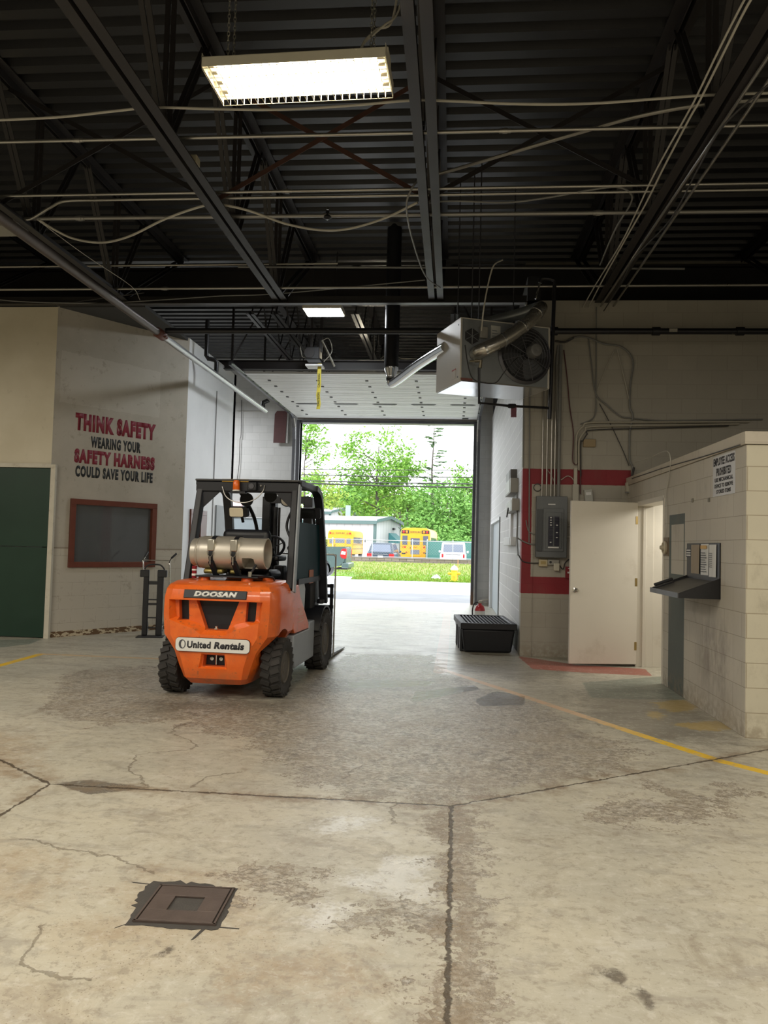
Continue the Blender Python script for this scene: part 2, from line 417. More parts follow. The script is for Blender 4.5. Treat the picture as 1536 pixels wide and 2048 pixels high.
    rough = t.math('SUBTRACT', rough, t.math('MULTIPLY', glint, .25))
    rough = t.math('SUBTRACT', rough, t.math('MULTIPLY', t.math('SUBTRACT', dark, t.math('MULTIPLY', spall, -.25)), .22))
    rough = t.math('MAXIMUM', rough, .17)
    h = t.math('MULTIPLY_ADD', n3, .18, t.math('MULTIPLY', n2, .25))
    h = t.math('ADD', h, t.math('MULTIPLY', spall, t.math('ADD', t.math('MULTIPLY', v2, 2.6), -1.6)))
    h = t.math('SUBTRACT', h, t.math('ADD', t.math('MULTIPLY', jm, 1.2), t.math('MULTIPLY', cm, .5)))
    t.bump(h, .5, .012)
    return t.fin(col, rough, 0.0, Specular_IOR_Level=.42)
me = bpy.data.meshes.new('floor'); W_ = len(gx); Hh = len(gy)
idx = np.arange(W_*Hh).reshape(Hh, W_)
fa = np.stack([idx[:-1,:-1], idx[:-1,1:], idx[1:,1:], idx[1:,:-1]], -1).reshape(-1, 4)
drain_q = fpix((275,1845),(420,1850),(455,1785),(335,1772))
dcx = sum(p[0] for p in drain_q)/4; dcy = sum(p[1] for p in drain_q)/4
me.from_pydata(np.stack([fx, fy, np.zeros_like(fx)], 1).tolist(), [], fa.tolist())
for k, a in att.items():
    me.attributes.new(k, 'FLOAT', 'POINT').data.foreach_set('value', a.astype(np.float32))
me.materials.append(floor_mat())
fl = bpy.data.objects.new('floor', me); COL.objects.link(fl); struct(fl, 'worn beige concrete floor of the loading hall with cracks and joints')

# ---- walls ---------------------------------------------------------
def block_mat(name, axis, paint, mortar, row=.203, off=(0, 0), dirt=.25, mw=.010, bumpk=.35, extra=None, rough=.62, contrast=.06):
    t = NT(name); P = t.pos(); x = t.xyz(P); u = x[0] if axis == 'x' else x[1]; v = x[2]
    br = t.n('ShaderNodeTexBrick'); t.set(br.inputs['Vector'], t.comb(t.math('ADD', u, off[0]), t.math('ADD', v, off[1])))
    br.offset = .5; br.inputs['Scale'].default_value = 1; br.inputs['Brick Width'].default_value = row*2; br.inputs['Row Height'].default_value = row
    br.inputs['Mortar Size'].default_value = mw/2; br.inputs['Mortar Smooth'].default_value = .4
    br.inputs['Color1'].default_value = (1-contrast, 1-contrast, 1-contrast, 1); br.inputs['Color2'].default_value = (1, 1, 1, 1); br.inputs['Mortar'].default_value = (1, 1, 1, 1)
    f = br.outputs['Fac']
    n1 = t.noise(P, 1.6, 6, .6); n2 = t.noise(P, 14, 5, .6)
    col = t.mix(1.0, paint, br.outputs['Color'], 'MULTIPLY')
    col = t.mix(f, col, mortar)
    if extra: col = extra(t, P, u, v, col, f, n1, n2)
    k = t.math('MULTIPLY_ADD', n1, .22, .88); col = t.mix(1.0, col, t.comb(k, k, k), 'MULTIPLY')
    d = t.math('MULTIPLY', t.ramp(t.noise(t.scale(P, (1, 1, .6)), 2.6, 7, .7), .52, .74), dirt); col = t.mix(d, col, (.19, .15, .10))
    low = t.math('MULTIPLY', t.ramp(v, .30, .0), t.ramp(n2, .35, .62)); col = t.mix(t.math('MULTIPLY', low, .55), col, (.22, .17, .11))
    t.bump(t.math('ADD', t.math('MULTIPLY', f, -1.0), t.math('MULTIPLY', n2, .25)), bumpk, .006)
    return t.fin(col, rough, 0.0)

def plaster_extra(t, P, u, v, col, f, n1, n2): return col
cream = (.62, .56, .43)
# left transverse wall, plain plaster above the green door
tl = NT('cream_plaster'); Pp = tl.pos(); zz = tl.xyz(Pp)[2]
c_ = tl.mix(tl.ramp(tl.noise(Pp, 1.2, 5), .3, .7), (.60, .54, .40), (.68, .62, .48))
c_ = tl.mix(tl.math('MULTIPLY', tl.ramp(tl.noise(Pp, 5, 6, .7), .6, .72), .25), c_, (.30, .25, .18))
M_CREAM = tl.fin(c_, .6, 0)
GD_Z = 2.52
GD_X1 = atY(99, 1100, YL).x
w = MB().box((-13, YL, GD_Z), (-5.98, YL+.18, 4.95)).box((GD_X1, YL, 0), (-5.98, YL+.18, GD_Z)).box((-13, YL, 0), (-10.2, YL+.18, GD_Z))
struct(w.build('wall_left', M_CREAM), 'cream plaster wall above the green sliding door')
# angled wall with the safety lettering
A = Vector((-5.98, YL, 0)); B = Vector((-4.62, 12.85, 0)); AB = (B-A).normalized(); AN = Vector((AB.y, -AB.x, 0)); ABL = (B-A).length
def onA(px, py, out=0.0):
    r = ray(px, py); k = (A - EYE).dot(AN) / r.dot(AN); return EYE + r*k + AN*out
def angled_mat():
    t = NT('grey_painted_block_and_plaster'); P = t.pos(); x = t.xyz(P)
    u = t.math('ADD', t.math('MULTIPLY', t.math('SUBTRACT', x[0], A.x), AB.x), t.math('MULTIPLY', t.math('SUBTRACT', x[1], A.y), AB.y)); v = x[2]
    br = t.n('ShaderNodeTexBrick'); t.set(br.inputs['Vector'], t.comb(u, v)); br.offset = .5
    br.inputs['Scale'].default_value = 1; br.inputs['Brick Width'].default_value = .406; br.inputs['Row Height'].default_value = .203
    br.inputs['Mortar Size'].default_value = .004; br.inputs['Mortar Smooth'].default_value = .6
    n1 = t.noise(P, 1.4, 6, .6); n2 = t.noise(P, 11, 6, .65); low = t.ramp(v, 1.34, 1.30)
    col = t.mix(t.ramp(n1, .3, .7), (.42, .385, .315), (.50, .46, .385))
    col = t.mix(low, col, (.52, .48, .40))
    f = t.math('MULTIPLY', t.math('MULTIPLY', br.outputs['Fac'], low), t.ramp(n2, .38, .56)); col = t.mix(t.math('MULTIPLY', f, .55), col, (.25, .20, .14))
    # belt line, pale ghost of an old banner, scabs
    bl = t.rect(u, v, -1, 5, 1.325, 1.345); col = t.mix(t.math('MULTIPLY', bl, .8), col, (.25, .20, .15))
    g0, g1 = onA(128, 690), onA(322, 820)
    gu0 = (g0-A).dot(AB); gu1 = (g1-A).dot(AB)
    gh = t.rect(t.math('ADD', u, t.math('MULTIPLY', n2, .06)), t.math('ADD', v, t.math('MULTIPLY', n2, .08)), gu0, gu1, g1.z - .1, g0.z - .05)
    col = t.mix(t.math('MULTIPLY', gh, .35), col, (.62, .59, .52))
    ge = t.rect(u, v, .06, ABL - .05, 2.62, 4.1)
    d = t.math('MULTIPLY', t.ramp(t.noise(P, 6, 7, .72), .56, .68), .45); col = t.mix(d, col, (.27, .22, .16))
    sc = t.ramp(t.noise(P, 4.2, 6, .75, .5), .70, .73); col = t.mix(t.math('MULTIPLY', sc, .7), col, (.66, .62, .52))
    t.bump(t.math('ADD', t.math('MULTIPLY', br.outputs['Fac'], t.math('MULTIPLY', low, -.7)), t.math('MULTIPLY', n2, .3)), .25, .006)
    return t.fin(col, .6, 0)
M_ANG = angled_mat()
def angled_box(mb, u0, u1, z0, z1, d0=-.18, d1=0.0):
    c = [A + AB*u + AN*d for u, d in ((u0, d0), (u1, d0), (u1, d1), (u0, d1))]
    vs = [(p.x, p.y, z0) for p in c] + [(p.x, p.y, z1) for p in c]
    return mb.add(vs, [(0,3,2,1),(4,5,6,7),(0,1,5,4),(1,2,6,5),(2,3,7,6),(3,0,4,7)])
wu0 = (onA(138, 1060)-A).dot(AB); wu1 = (onA(311, 1060)-A).dot(AB)
wz0 = (onA(138, 1136).z + onA(308, 1133).z)/2; wz1 = (onA(141, 999).z + onA(312, 1006).z)/2
w = MB(); angled_box(w, 0, wu0+.03, 0, 5.0); angled_box(w, wu1-.03, ABL, 0, 5.0); angled_box(w, wu0+.03, wu1-.03, 0, wz0+.03); angled_box(w, wu0+.03, wu1-.03, wz1-.03, 5.0)
struct(w.build('wall_left_angled', M_ANG), 'angled grey wall carrying the safety lettering')
# bay left wall: smooth white panels, window, return
tw = NT('white_panel'); Pp = tw.pos(); zz = tw.xyz(Pp)[2]
c_ = tw.mix(tw.ramp(tw.noise(Pp, .8, 5), .3, .7), (.66, .67, .68), (.74, .75, .76))
c_ = tw.mix(tw.math('MULTIPLY', tw.ramp(tw.noise(Pp, 6, 6, .7), .6, .75), .2), c_, (.4, .38, .35))
M_WHITE = tw.fin(c_, .5, 0)
YB2 = atX(468, 900, XB).y
w2a = atX(379, 1040, XB).y; w2b = atX(411, 1040, XB).y; w2z0, w2z1 = 1.02, 2.05
w = MB().box((XB-.15, 12.85, 0), (XB, w2a, 5.0)).box((XB-.15, w2b, 0), (XB, YB2, 5.0)).box((XB-.15, w2a, 0), (XB, w2b, w2z0)).box((XB-.15, w2a, w2z1), (XB, w2b, 5.0))
w.box((-9, YB2-.15, 0), (XB, YB2, 5.0))
struct(w.build('wall_bay_left', M_WHITE), 'white panelled side wall of the bay behind the forklift')
# front wall with the roll-up opening
OX0, OX1, OZ = -4.17, .50, 4.80
M_GREY = block_mat('grey_block', 'x', (.43, .43, .42), (.35, .35, .34), dirt=.18, contrast=.1)
w = MB().box((-9, YF, 0), (-5.95, YF+.25, DECK)).box((-5.0, YF, 0), (OX0, YF+.25, DECK)).box((-5.95, YF, 2.16), (-5.0, YF+.25, DECK)).box((OX1, YF, 0), (XR+.2, YF+.25, DECK)).box((OX0, YF, OZ), (OX1, YF+.25, DECK))
struct(w.build('wall_front', M_GREY), 'grey block end wall around the roll-up opening')
# bay right wall
M_BAYR = block_mat('white_block_pale_joints', 'y', (.60, .60, .60), (.80, .80, .80), dirt=.12, mw=.016)
dY0, dY1 = atX(999.5, 1100, XR).y, atX(982, 1100, XR).y
w = MB().box((XR, YR+.2, 0), (XR+.2, dY0, 4.95)).box((XR, dY1, 0), (XR+.2, YF, 4.95)).box((XR, dY0, 2.15), (XR+.2, dY1, 4.95)).box((XR+.12, dY0, 0), (XR+.2, dY1, 2.15))
struct(w.build('wall_bay_right', M_BAYR), 'white block side wall of the bay right of the opening')
# right transverse wall with the red painted frame
r0 = atY(1042, 937, YR); r1 = atY(1262, 945, YR); r2 = atY(1045, 1186, YR); ri0 = atY(1064, 968, YR); ri1 = atY(1062, 1153, YR)
def red_extra(t, P, u, v, col, f, n1, n2):
    vv = t.math('ADD', v, t.math('MULTIPLY', t.math('SUBTRACT', n2, .5), .012)); uu = t.math('ADD', u, t.math('MULTIPLY', t.math('SUBTRACT', n2, .5), .012))
    o = t.rect(uu, vv, r0.x, r1.x, r2.z, r0.z); i = t.rect(uu, vv, ri0.x, 99, ri1.z, ri0.z)
    m = t.math('MULTIPLY', o, t.math('SUBTRACT', 1.0, i))
    return t.mix(m, col, t.mix(n1, (.20, .010, .018), (.27, .014, .022)))
M_RIGHT = block_mat('cream_block', 'x', (.40, .375, .315), (.31, .29, .24), dirt=.12, extra=red_extra, mw=.006, off=(.1, 0))
w = MB().box((XR, YR, 0), (9, YR+.2, 5.05)).box((XR, YR-.015, 0), (XR+.16, YR, 2.0))
struct(w.build('wall_right', M_RIGHT), 'cream block wall with a dark red painted frame')
# booth
kd0, kd1 = atX(1327, 1150, XK).y, 10.42
KD_Z = 2.13
def booth_extra(t, P, u, v, col, f, n1, n2):
    g0, g1 = atX(1339, 1030, XK), atX(1370, 1030, XK)
    band = t.rect(u, v, g1.y, g0.y, -1, g1.z + .02)
    p0, p1 = atX(1343, 1050, XK), atX(1367, 1150, XK)
    pale = t.rect(u, v, p1.y, p0.y, p1.z, p0.z)
    col = t.mix(t.math('MULTIPLY', band, t.math('SUBTRACT', 1.0, pale)), col, (.085, .105, .095))
    s = t.math('MULTIPLY', t.ramp(t.math('ABSOLUTE', t.math('SUBTRACT', u, 7.35)), .75, .1), t.ramp(t.math('ABSOLUTE', t.math('SUBTRACT', v, .55)), .6, .05))
    smear = t.math('MULTIPLY', s, t.ramp(t.noise(t.scale(P, (1, 1, .5)), 3.5, 7, .7), .38, .66))
    return t.mix(t.math('MULTIPLY', smear, .7), col, (.17, .14, .115))
M_BOOTH = block_mat('booth_block_side', 'y', (.50, .465, .39), (.29, .25, .19), dirt=.34, extra=booth_extra, mw=.006)
M_BOOTHF = block_mat('booth_block_front', 'x', (.56, .52, .40), (.36, .31, .22), dirt=.42, mw=.009, off=(.21, 0))
w = MB().box((XK, YK, 0), (XK+.2, kd0, 2.415)).box((XK, kd1, 0), (XK+.2, YR, 2.415)).box((XK, kd0, KD_Z), (XK+.2, kd1, 2.415))
struct(w.build('wall_booth_side', M_BOOTH), 'block side wall of the booth with the doorway and green painted band')
struct(MB().box((XK+.004, YK-.004, 0), (9, YK+.2, 2.415)).build('wall_booth_front', M_BOOTHF), 'block end wall of the booth at the right edge')
M_CAP = block_mat('booth_cap', 'y', (.52, .47, .38), (.40, .35, .28), dirt=.45, mw=.004)
struct(MB().box((XK-.018, YK-.022, 2.42), (9, YK+.2, 2.525)).box((XK-.018, YK+.2, 2.42), (XK+.2, YR, 2.525)).build('trim_1', M_CAP), 'proud top course of the booth')
struct(MB().box((XK+.2, YK+.2, 2.43), (9, YR, 2.47)).build('ceiling_booth', pm('booth_lid', (.5, .48, .42), .7)))
struct(MB().box((5.4, YK+.2, 0), (5.5, YR, 2.4)).build('wall_booth_inside', pm('booth_inside', (.75, .68, .52), .7)))
# far walls out of frame, closing the hall
M_FAR = block_mat('hall_block', 'y', (.42, .40, .34), (.32, .30, .25))
for nm, lo, hi in (('wall_west', (-13.2, -9, 0), (-13, YL, DECK)), ('wall_east', (9, -9, 0), (9.2, 13.6, DECK)), ('wall_rear', (-13.2, -9.2, 0), (9.2, -9, DECK)),
                   ('wall_office_rear', (-13, 18.2, 0), (-9, 18.4, DECK)), ('wall_office_west', (-13.2, YL, 0), (-13, 18.4, DECK)), ('wall_bay_west', (-9.2, 16.9, 0), (-9, YF+.25, DECK)), ('wall_shop_rear', (XR+.2, 13.4, 0), (9, 13.6, DECK))):
    struct(MB().box(lo, hi).build(nm, M_FAR))
struct(MB().box((XR+.02, 13.6, 4.95), (XR+.2, YF, DECK)).box((XR+.02, YR, 4.95), (XR+.2, 13.6, 5.4)).build('wall_bay_right_upper', pm('black_painted_block', (.02, .02, .024), .7)))
# office ceiling seen over the left wall tops
struct(MB().box((-13, YL+.02, 4.95), (XB-.02, 13.2, 5.0)).build('ceiling_office', pm('office_lid', (.05, .05, .05), .9)))

# ---- roof deck and girder --------------------------------------------
M_DECK = pm('black_roof_deck', (.021, .021, .023), .42, var=.3, scale=2)
M_STEEL = pm('black_steel', (.021, .018, .018), .5, var=.3, scale=3)
def deck(y0, y1, name, x0=-13.2, x1=9.2, z=DECK):
    prof = []; y = y0; p = .28
    while y < y1:
        prof += [(y, z), (y+.13, z), (y+.16, z+.075), (y+.25, z+.075)]; y += p
    prof.append((y1, z))
    mb = MB(); vs = [(x0, a, b) for a, b in prof] + [(x1, a, b) for a, b in prof]; n = len(prof)
    mb.add(vs, [(i, n+i, n+i+1, i+1) for i in range(n-1)])
    mb.box((x0, y0, z+.10), (x1, y1, z+.2))
    return struct(mb.build(name, M_DECK, smooth=False), 'black corrugated steel roof deck')
deck(-9.2, YF+.3, 'ceiling')
g = MB().box((-13, 13.30, 5.78), (9, 13.34, 6.36)).box((-13, 13.2, 5.74), (9, 13.44, 5.78)).box((-13, 13.2, 6.34), (9, 13.44, 6.38))
struct(g.build('trim_girder', M_STEEL), 'deep black steel girder across the hall')
g = MB().box((-9, 14.88, 4.93), (XR, 14.92, 5.10)).box((-9, 14.82, 4.925), (XR, 14.98, 4.94)).box((-9, 14.82, 5.09), (XR, 14.98, 5.105))
struct(g.build('trim_bay_beam', M_STEEL), 'black steel beam above the near end of the open roll-up door')
# long tray-like channel along the wall tops
g = MB().box((-13, 10.86, 4.96), (XR, 10.90, 5.08)).box((-13, 10.80, 4.96), (XR, 10.86, 4.975))
struct(g.build('trim_channel', pm('dull_steel_channel', (.055, .052, .05), .4, .6)), 'dark steel channel running along the wall tops')

# ---- openings -----------------------------------------------------------
M_GREEN = pm('dark_green_paint', (.010, .038, .022), .45, var=.25, scale=2.5, dirt=(.02, .05, .035), dirt_amt=.2)
d = struct(MB().box((-10.2, YL-.03, .01), (GD_X1-.01, YL+.02, 1.335)).box((-10.2, YL-.03, 1.345), (GD_X1-.01, YL+.02, GD_Z-.01)).build('door_1', M_GREEN, bevel=.004), 'dark green sliding door at the left edge')
M_WOODW = pm('white_painted_wood', (.60, .56, .46), .5, dirt=(.25, .18, .1), dirt_amt=.3)
struct(MB().box((GD_X1-.012, YL-.045, 0), (GD_X1+.06, YL+.01, GD_Z+.05)).box((-10.3, YL-.045, GD_Z), (GD_X1-.012, YL+.01, GD_Z+.06)).build('trim_2', M_WOODW), 'white painted trim around the green door')
# window in the angled wall
M_BROWN = pm('red_brown_stained_wood', (.145, .040, .022), .45, var=.3, scale=9)
M_PANE = NT('dark_office_glass'); M_PANE = M_PANE.fin((.035, .038, .04), .06, 0, Specular_IOR_Level=1.0)
fw = .085
wf = MB()
for u0, u1, z0, z1 in ((wu0, wu1, wz1-fw, wz1), (wu0, wu1, wz0, wz0+fw), (wu0, wu0+fw, wz0+fw, wz1-fw), (wu1-fw, wu1, wz0+fw, wz1-fw)): angled_box(wf, u0, u1, z0, z1, -.05, .035)
root = struct(wf.build('window_1', M_BROWN, bevel=.004, keep=True), 'office window with a red-brown frame below the safety lettering')
wp = MB(); angled_box(wp, wu0+fw-.005, wu1-fw+.005, wz0+fw-.005, wz1-fw+.005, -.045, -.03)
M_PANE1 = glass('office_glass', (.12, .13, .135), .62, .05)
wp.build('pane', M_PANE1, root)
# baseboard, rotten wood
tb = NT('rotten_baseboard'); Pp = tb.pos()
fk = tb.ramp(tb.noise(tb.scale(Pp, (1, 1, 2.2)), 11, 4, .6), .5, .54)
M_ROT = tb.fin(tb.mix(fk, (.13, .075, .035), (.55, .47, .33)), .8, 0)
bb = MB(); angled_box(bb, .03, ABL, 0, .085, 0, .018)
struct(bb.build('baseboard_left', M_ROT), 'flaking brown baseboard under the angled wall')
# window in bay left wall
wf = MB()
for y0, y1, z0, z1 in ((w2a, w2b, w2z1-.09, w2z1), (w2a, w2b, w2z0, w2z0+.09), (w2a, w2a+.10, w2z0+.09, w2z1-.09), (w2b-.34, w2b, w2z0+.09, w2z1-.09)): wf.box((XB-.10, y0, z0), (XB+.03, y1, z1))
root = struct(wf.build('window_2', M_BROWN, bevel=.004, keep=True), 'brown framed window in the white bay wall behind the forklift')
wp = MB().box((XB-.07, w2a+.09, w2z0+.08), (XB-.06, w2b-.33, w2z1-.08)); wp.build('pane', M_PANE, root)
# grey door in the bay left wall, and the pale blue man door in the front wall
M_BLUEG = pm('pale_blue_grey_paint', (.36, .42, .46), .45)
M_GDOOR = pm('grey_door_paint', (.22, .24, .25), .5)
gy0, gy1 = atX(428, 1100, XB).y, atX(446, 1100, XB).y
root = struct(MB().box((XB+.002, gy0, .01), (XB+.025, gy1, 2.2)).build('door_2', M_GDOOR, bevel=.003), 'grey office door on the white bay wall')
root = struct(MB().box((-5.94, YF+.03, .01), (-5.01, YF+.07, 2.15)).build('door_3', M_BLUEG, bevel=.004, keep=True), 'pale blue grey exit door left of the roll-up opening')
hm = MB().lathe([(.02, 0), (.035, .02), (.035, .05), (0, .06)], 12, Matrix.Translation((-5.10, YF+.03, 1.0)) @ Matrix.Rotation(PI/2, 4, 'X')); hm.build('door_knob', pm('dull_steel', (.5, .5, .5), .3, 1), root)
# grey side door of the bay right wall with its white frame
root = struct(MB().box((XR+.05, dY0+.06, .01), (XR+.09, dY1-.06, 2.09)).build('door_4', pm('grey_blue_paint', (.30, .345, .37), .45), keep=True), 'grey side door in the white block wall of the bay')
MB().box((XR-.02, dY0, 0), (XR+.10, dY0+.06, 2.15)).build('frame_jamb', pm('dark_grey_paint', (.13, .15, .155), .5), root, label='dark grey near jamb')
MB().box((XR-.02, dY1-.06, 0), (XR+.10, dY1+.06, 2.15)).box((XR-.02, dY0+.06, 2.09), (XR+.10, dY1-.06, 2.15)).build('frame', M_WHITE, root)
# booth doorway jambs (white) and the open door leaf
M_DW = pm('off_white_door_paint', (.64, .60, .52), .42, var=.06, scale=2, dirt=(.30, .24, .16), dirt_amt=.12)
j = MB().box((XK-.008, kd1-.035, 0), (XK+.21, kd1+.02, KD_Z)).box((XK-.008, kd0-.02, 0), (XK+.21, kd0+.03, KD_Z)).box((XK-.008, kd0, KD_Z-.03), (XK+.21, kd1, KD_Z+.03)).box((XK+.07, kd1-.06, 0), (XK+.11, kd1-.03, KD_Z-.03)).box((XK+.21, kd1-.02, .0), (XK+.95, kd1+.01, 2.38))
struct(j.build('trim_3', M_DW, bevel=.003), 'white door frame of the booth doorway')
hp = Vector((XK-.012, 10.385, 0)); fp = Vector((1.60, 10.36, 0)); fp = hp + (atZ(1153.5, 1329, .02) - hp).normalized() * 1.0
fp.z = 0; dv = (fp - hp); dl = dv.length; dv.normalize()
M4 = Matrix.Translation((hp.x, hp.y, .035)) @ Matrix.Rotation(math.atan2(dv.y, dv.x), 4, 'Z')
dl = .905
root = struct(MB().box((0, 0, 0), (dl, .042, 2.11), M4).build('door_5', M_DW, bevel=.004, keep=True), 'open white booth door with a steel knob')
M_CHROME = pm('polished_steel', (.72, .70, .66), .16, 1.0)
for side, ang in ((.042, -PI/2), (0, PI/2)):
    MB().lathe([(.034, 0), (.034, .006), (.014, .012), (.014, .035), (.027, .045), (.031, .06), (.022, .072), (0, .075)], 18, M4 @ Matrix.Translation((dl-.07, side, .95)) @ Matrix.Rotation(ang, 4, 'X')).build('door_knob', M_CHROME, root)
M_BRASS = pm('dull_brass', (.5, .37, .16), .4, 1.0)
for z in (.22, 1.05, 1.86): MB().tube([hp + Vector((.004, -.008, z)), hp + Vector((.004, -.008, z+.1))], .008, 8).box((.0, .042, z-.035), (.03, .045, z+.07), M4).build('hinge', M_BRASS, root)
# ================================================================== ROOF STEEL
def joist(X, where, y0=-8.6):
    t = thing('roof_joist', where, 'roof joist', (X, 0, 0), 0, 'open web roof joists')
    zb, zt = 5.0, 6.40
    ye, yt = 10.95, 13.2
    m = MB()
    for s in (-1, 1):
        x0, x1 = (.018, .105) if s > 0 else (-.105, -.018)
        m.box((x0, y0, zb), (x1, ye, zb+.012)); xa = x0 if s > 0 else x1-.012; m.box((xa, y0, zb+.012), (xa+.012, ye, zb+.10))
    m.build('bottom_chord', M_STEEL, t)
    m = MB()
    for s in (-1, 1):
        x0, x1 = (.02, .13) if s > 0 else (-.13, -.02)
        m.box((x0, y0, zt+.085), (x1, yt, zt+.097)); xa = x0 if s > 0 else x1-.012; m.box((xa, y0, zt), (xa+.012, yt, zt+.085))
    m.build('top_chord', M_STEEL, t)
    ys = [6.35 + 2.1*k for k in range(-7, 3)]
    for yb in ys:
        if yb > 10.9: continue
        if yb < 1.0: continue
        m = MB()
        for dy in (-.95, .0, .95):
            yy = min(yb+dy, yt-.05)
            for s in (-1, 1): m.bar((s*.028, yb + dy*.08, zb+.05), (s*.028, yy, zt+.05), .012, .045, (1, 0, 0))
        m.build('web_strut', M_STEEL, t)
    m = MB()
    for s in (-1, 1): m.bar((s*.06, ye-.12, zb+.05), (s*.06, yt-.15, zt+.02), .012, .07, (1, 0, 0))
    m.build('end_strut', M_STEEL, t)
    return t
JX = [-7.35, atZ(130, 518, 5.0).x, atZ(352, 303, 5.0).x, atZ(852, 300, 5.0).x, atZ(1340, 385, 5.0).x, 4.75]
JL = ['black steel roof joist at the far left edge of the hall', 'black steel roof joist left of the one over the forklift, ending above the lettered wall',
      'black steel roof joist passing left of the lit hanging lamp and over the forklift', 'black steel roof joist just right of the lit hanging lamp',
      'black steel roof joist carrying conduits down to the electrical panel wall', 'black steel roof joist over the booth at the right edge']
for x_, l_ in zip(JX, JL): joist(x_, l_)
# cross bridging between joists
M_RUSTY = pm('rusty_steel', (.075, .034, .024), .6, var=.3, scale=5)
def bridge(xa, xb, y, lab, m_):
    t = thing('cross_bridging', lab, 'bracing', ((xa+xb)/2, y, 5.02), 0, 'cross bridging between the joists')
    h = (xb-xa)/2
    MB().bar((-h, .0, .06), (h, .0, 1.36), .05, .006, (0, 1, 0)).build('brace_angle', m_, t)
    MB().bar((-h, .05, 1.36), (h, .05, .06), .05, .006, (0, 1, 0)).build('brace_angle', m_, t)
bridge(JX[2], JX[3], 7.75, 'rusty cross bracing between joists above the drooping cable', M_RUSTY)
bridge(JX[1], JX[2], 7.75, 'black cross bracing at upper left between two joists', M_STEEL)
bridge(JX[3], JX[4], 7.75, 'black cross bracing at upper right behind the slanting conduit', M_STEEL)
# joists of the bay beyond the girder
def bay_joist(X, lab, z=5.62):
    t = thing('bay_joist', lab, 'roof joist', (X, 13.5, z), 0, 'slim joists in the bay roof')
    m = MB()
    for s in (-1, 1): m.box((s*.045-.03, 0, 0), (s*.045+.03, 6.6, .012)).box((s*.02-.005, 0, .012), (s*.02+.005, 6.6, .07))
    m.build('bottom_chord', M_BSTEEL, t)
    m = MB().box((-.07, 0, .86), (.07, 6.6, .874)); m.build('top_chord', M_STEEL, t)
    m = MB(); pts = []
    for k in range(12): pts.append((0, .1 + k*.58, .04 if k % 2 == 0 else .86))
    m.tube(pts, .014, 6); m.build('web_rod', M_STEEL, t)
M_BSTEEL = pm('worn_black_steel', (.055, .055, .058), .3, .5, var=.2)
b1 = atZ(575, 670, 5.55).x; b2 = atZ(728, 680, 5.55).x
bay_joist(b1, 'worn steel joist in the bay roof left of the door opener'); bay_joist(b2, 'worn steel joist in the bay roof leading to the small lit lamp'); bay_joist(-3.75, 'dark steel joist in the bay roof over the left white wall'); bay_joist(-.05, 'dark steel joist in the bay roof behind the heater')

# ================================================================== CONDUITS AND CABLES
M_COND = pm('galvanised_conduit', (.40, .385, .35), .3, .85, var=.1)
M_CHROME = pm('bright_steel', (.72, .70, .66), .16, 1.0)
M_CABLE = pm('pale_cable_sheath', (.46, .44, .38), .5)
M_GCABLE = pm('grey_cable_sheath', (.20, .20, .19), .5)
M_DCABLE = pm('dark_cable_sheath', (.045, .043, .043), .5)
M_BLACKP = pm('black_iron_pipe', (.018, .018, .021), .38, .3, var=.2)
M_PLATE = pm('dull_grey_box', (.30, .29, .26), .45, .4)
CZ = 5.12
def zpath(pts, z=CZ): return [atZ(a, b, z) for a, b in pts]
def conduit(name, pts, r, mat, label, cat='conduit', group=None, sp=True, seg=8):
    o = MB().tube(spline(pts, 6) if sp else pts, r, seg).build(name, mat)
    return tag(o, label, cat, group)
def straight(pa, pb, z=CZ):
    a = atZ(*pa, z); b = atZ(*pb, z); d = (b-a)
    return a - d*.12, b + d*.12
def run(pa, pb, r, mat, label, cpl=(), z=CZ, group='overhead conduit runs'):
    a, b = straight(pa, pb, z); t = thing('conduit_run', label, 'conduit', (a+b)/2, 0, group); o_ = (a+b)/2
    MB().tube([a-o_, b-o_], r, 10).build('pipe', mat, t)
    for px in cpl:
        k = (px - pa[0]) / (pb[0]-pa[0]); c = atZ(px, pa[1] + (pb[1]-pa[1])*k, z) - o_; d = (b-a).normalized()
        MB().tube([c-d*.05, c-d*.02, c-d*.02, c+d*.02, c+d*.02, c+d*.05], [r*1.25, r*1.25, r*1.5, r*1.5, r*1.25, r*1.25], 10).build('coupling', mat, t)
    return t
run((0, 284), (1536, 250), .016, M_COND, 'straight steel conduit just below the lit hanging lamp', (156, 1010))
run((0, 392), (1536, 366), .015, M_COND, 'upper of the two close steel conduits crossing mid ceiling', (574,))
t_ = thing('conduit_run', 'lower of the two close conduits, bent down to the grey box at left', 'conduit', atZ(800, 391, CZ), 0, 'overhead conduit runs'); o_ = t_.location.copy()
p_ = [atZ(46, 440, CZ-.08), atZ(65, 436, CZ-.06), atZ(100, 415, CZ), atZ(130, 402, CZ), atZ(200, 400, CZ)]
MB().tube([q - o_ for q in spline(p_, 5) + [atZ(1536, 379, CZ), atZ(1700, 376, CZ)]], .016, 10).build('pipe', M_COND, t_)
run((90, 437), (1536, 422), .022, pm('sprinkler_pipe', (.30, .29, .27), .4, .6), 'thicker grey sprinkler pipe crossing below the close conduits', (160, 655, 1196))
run((0, 579), (1510, 570), .018, M_COND, 'steel conduit crossing low just above the wall tops', (330, 880), z=5.05)
run((560, 534), (1280, 537), .014, M_GCABLE, 'dark conduit crossing above the heater', (), z=5.3)
run((0, 534), (600, 528), .010, M_CABLE, 'thin cable crossing above the lettered wall', (), z=5.35)
sp_ = thing('pipe_sprinkler', 'black sprinkler hanging on the grey pipe between joists', 'sprinkler', atZ(655, 430, CZ), 0)
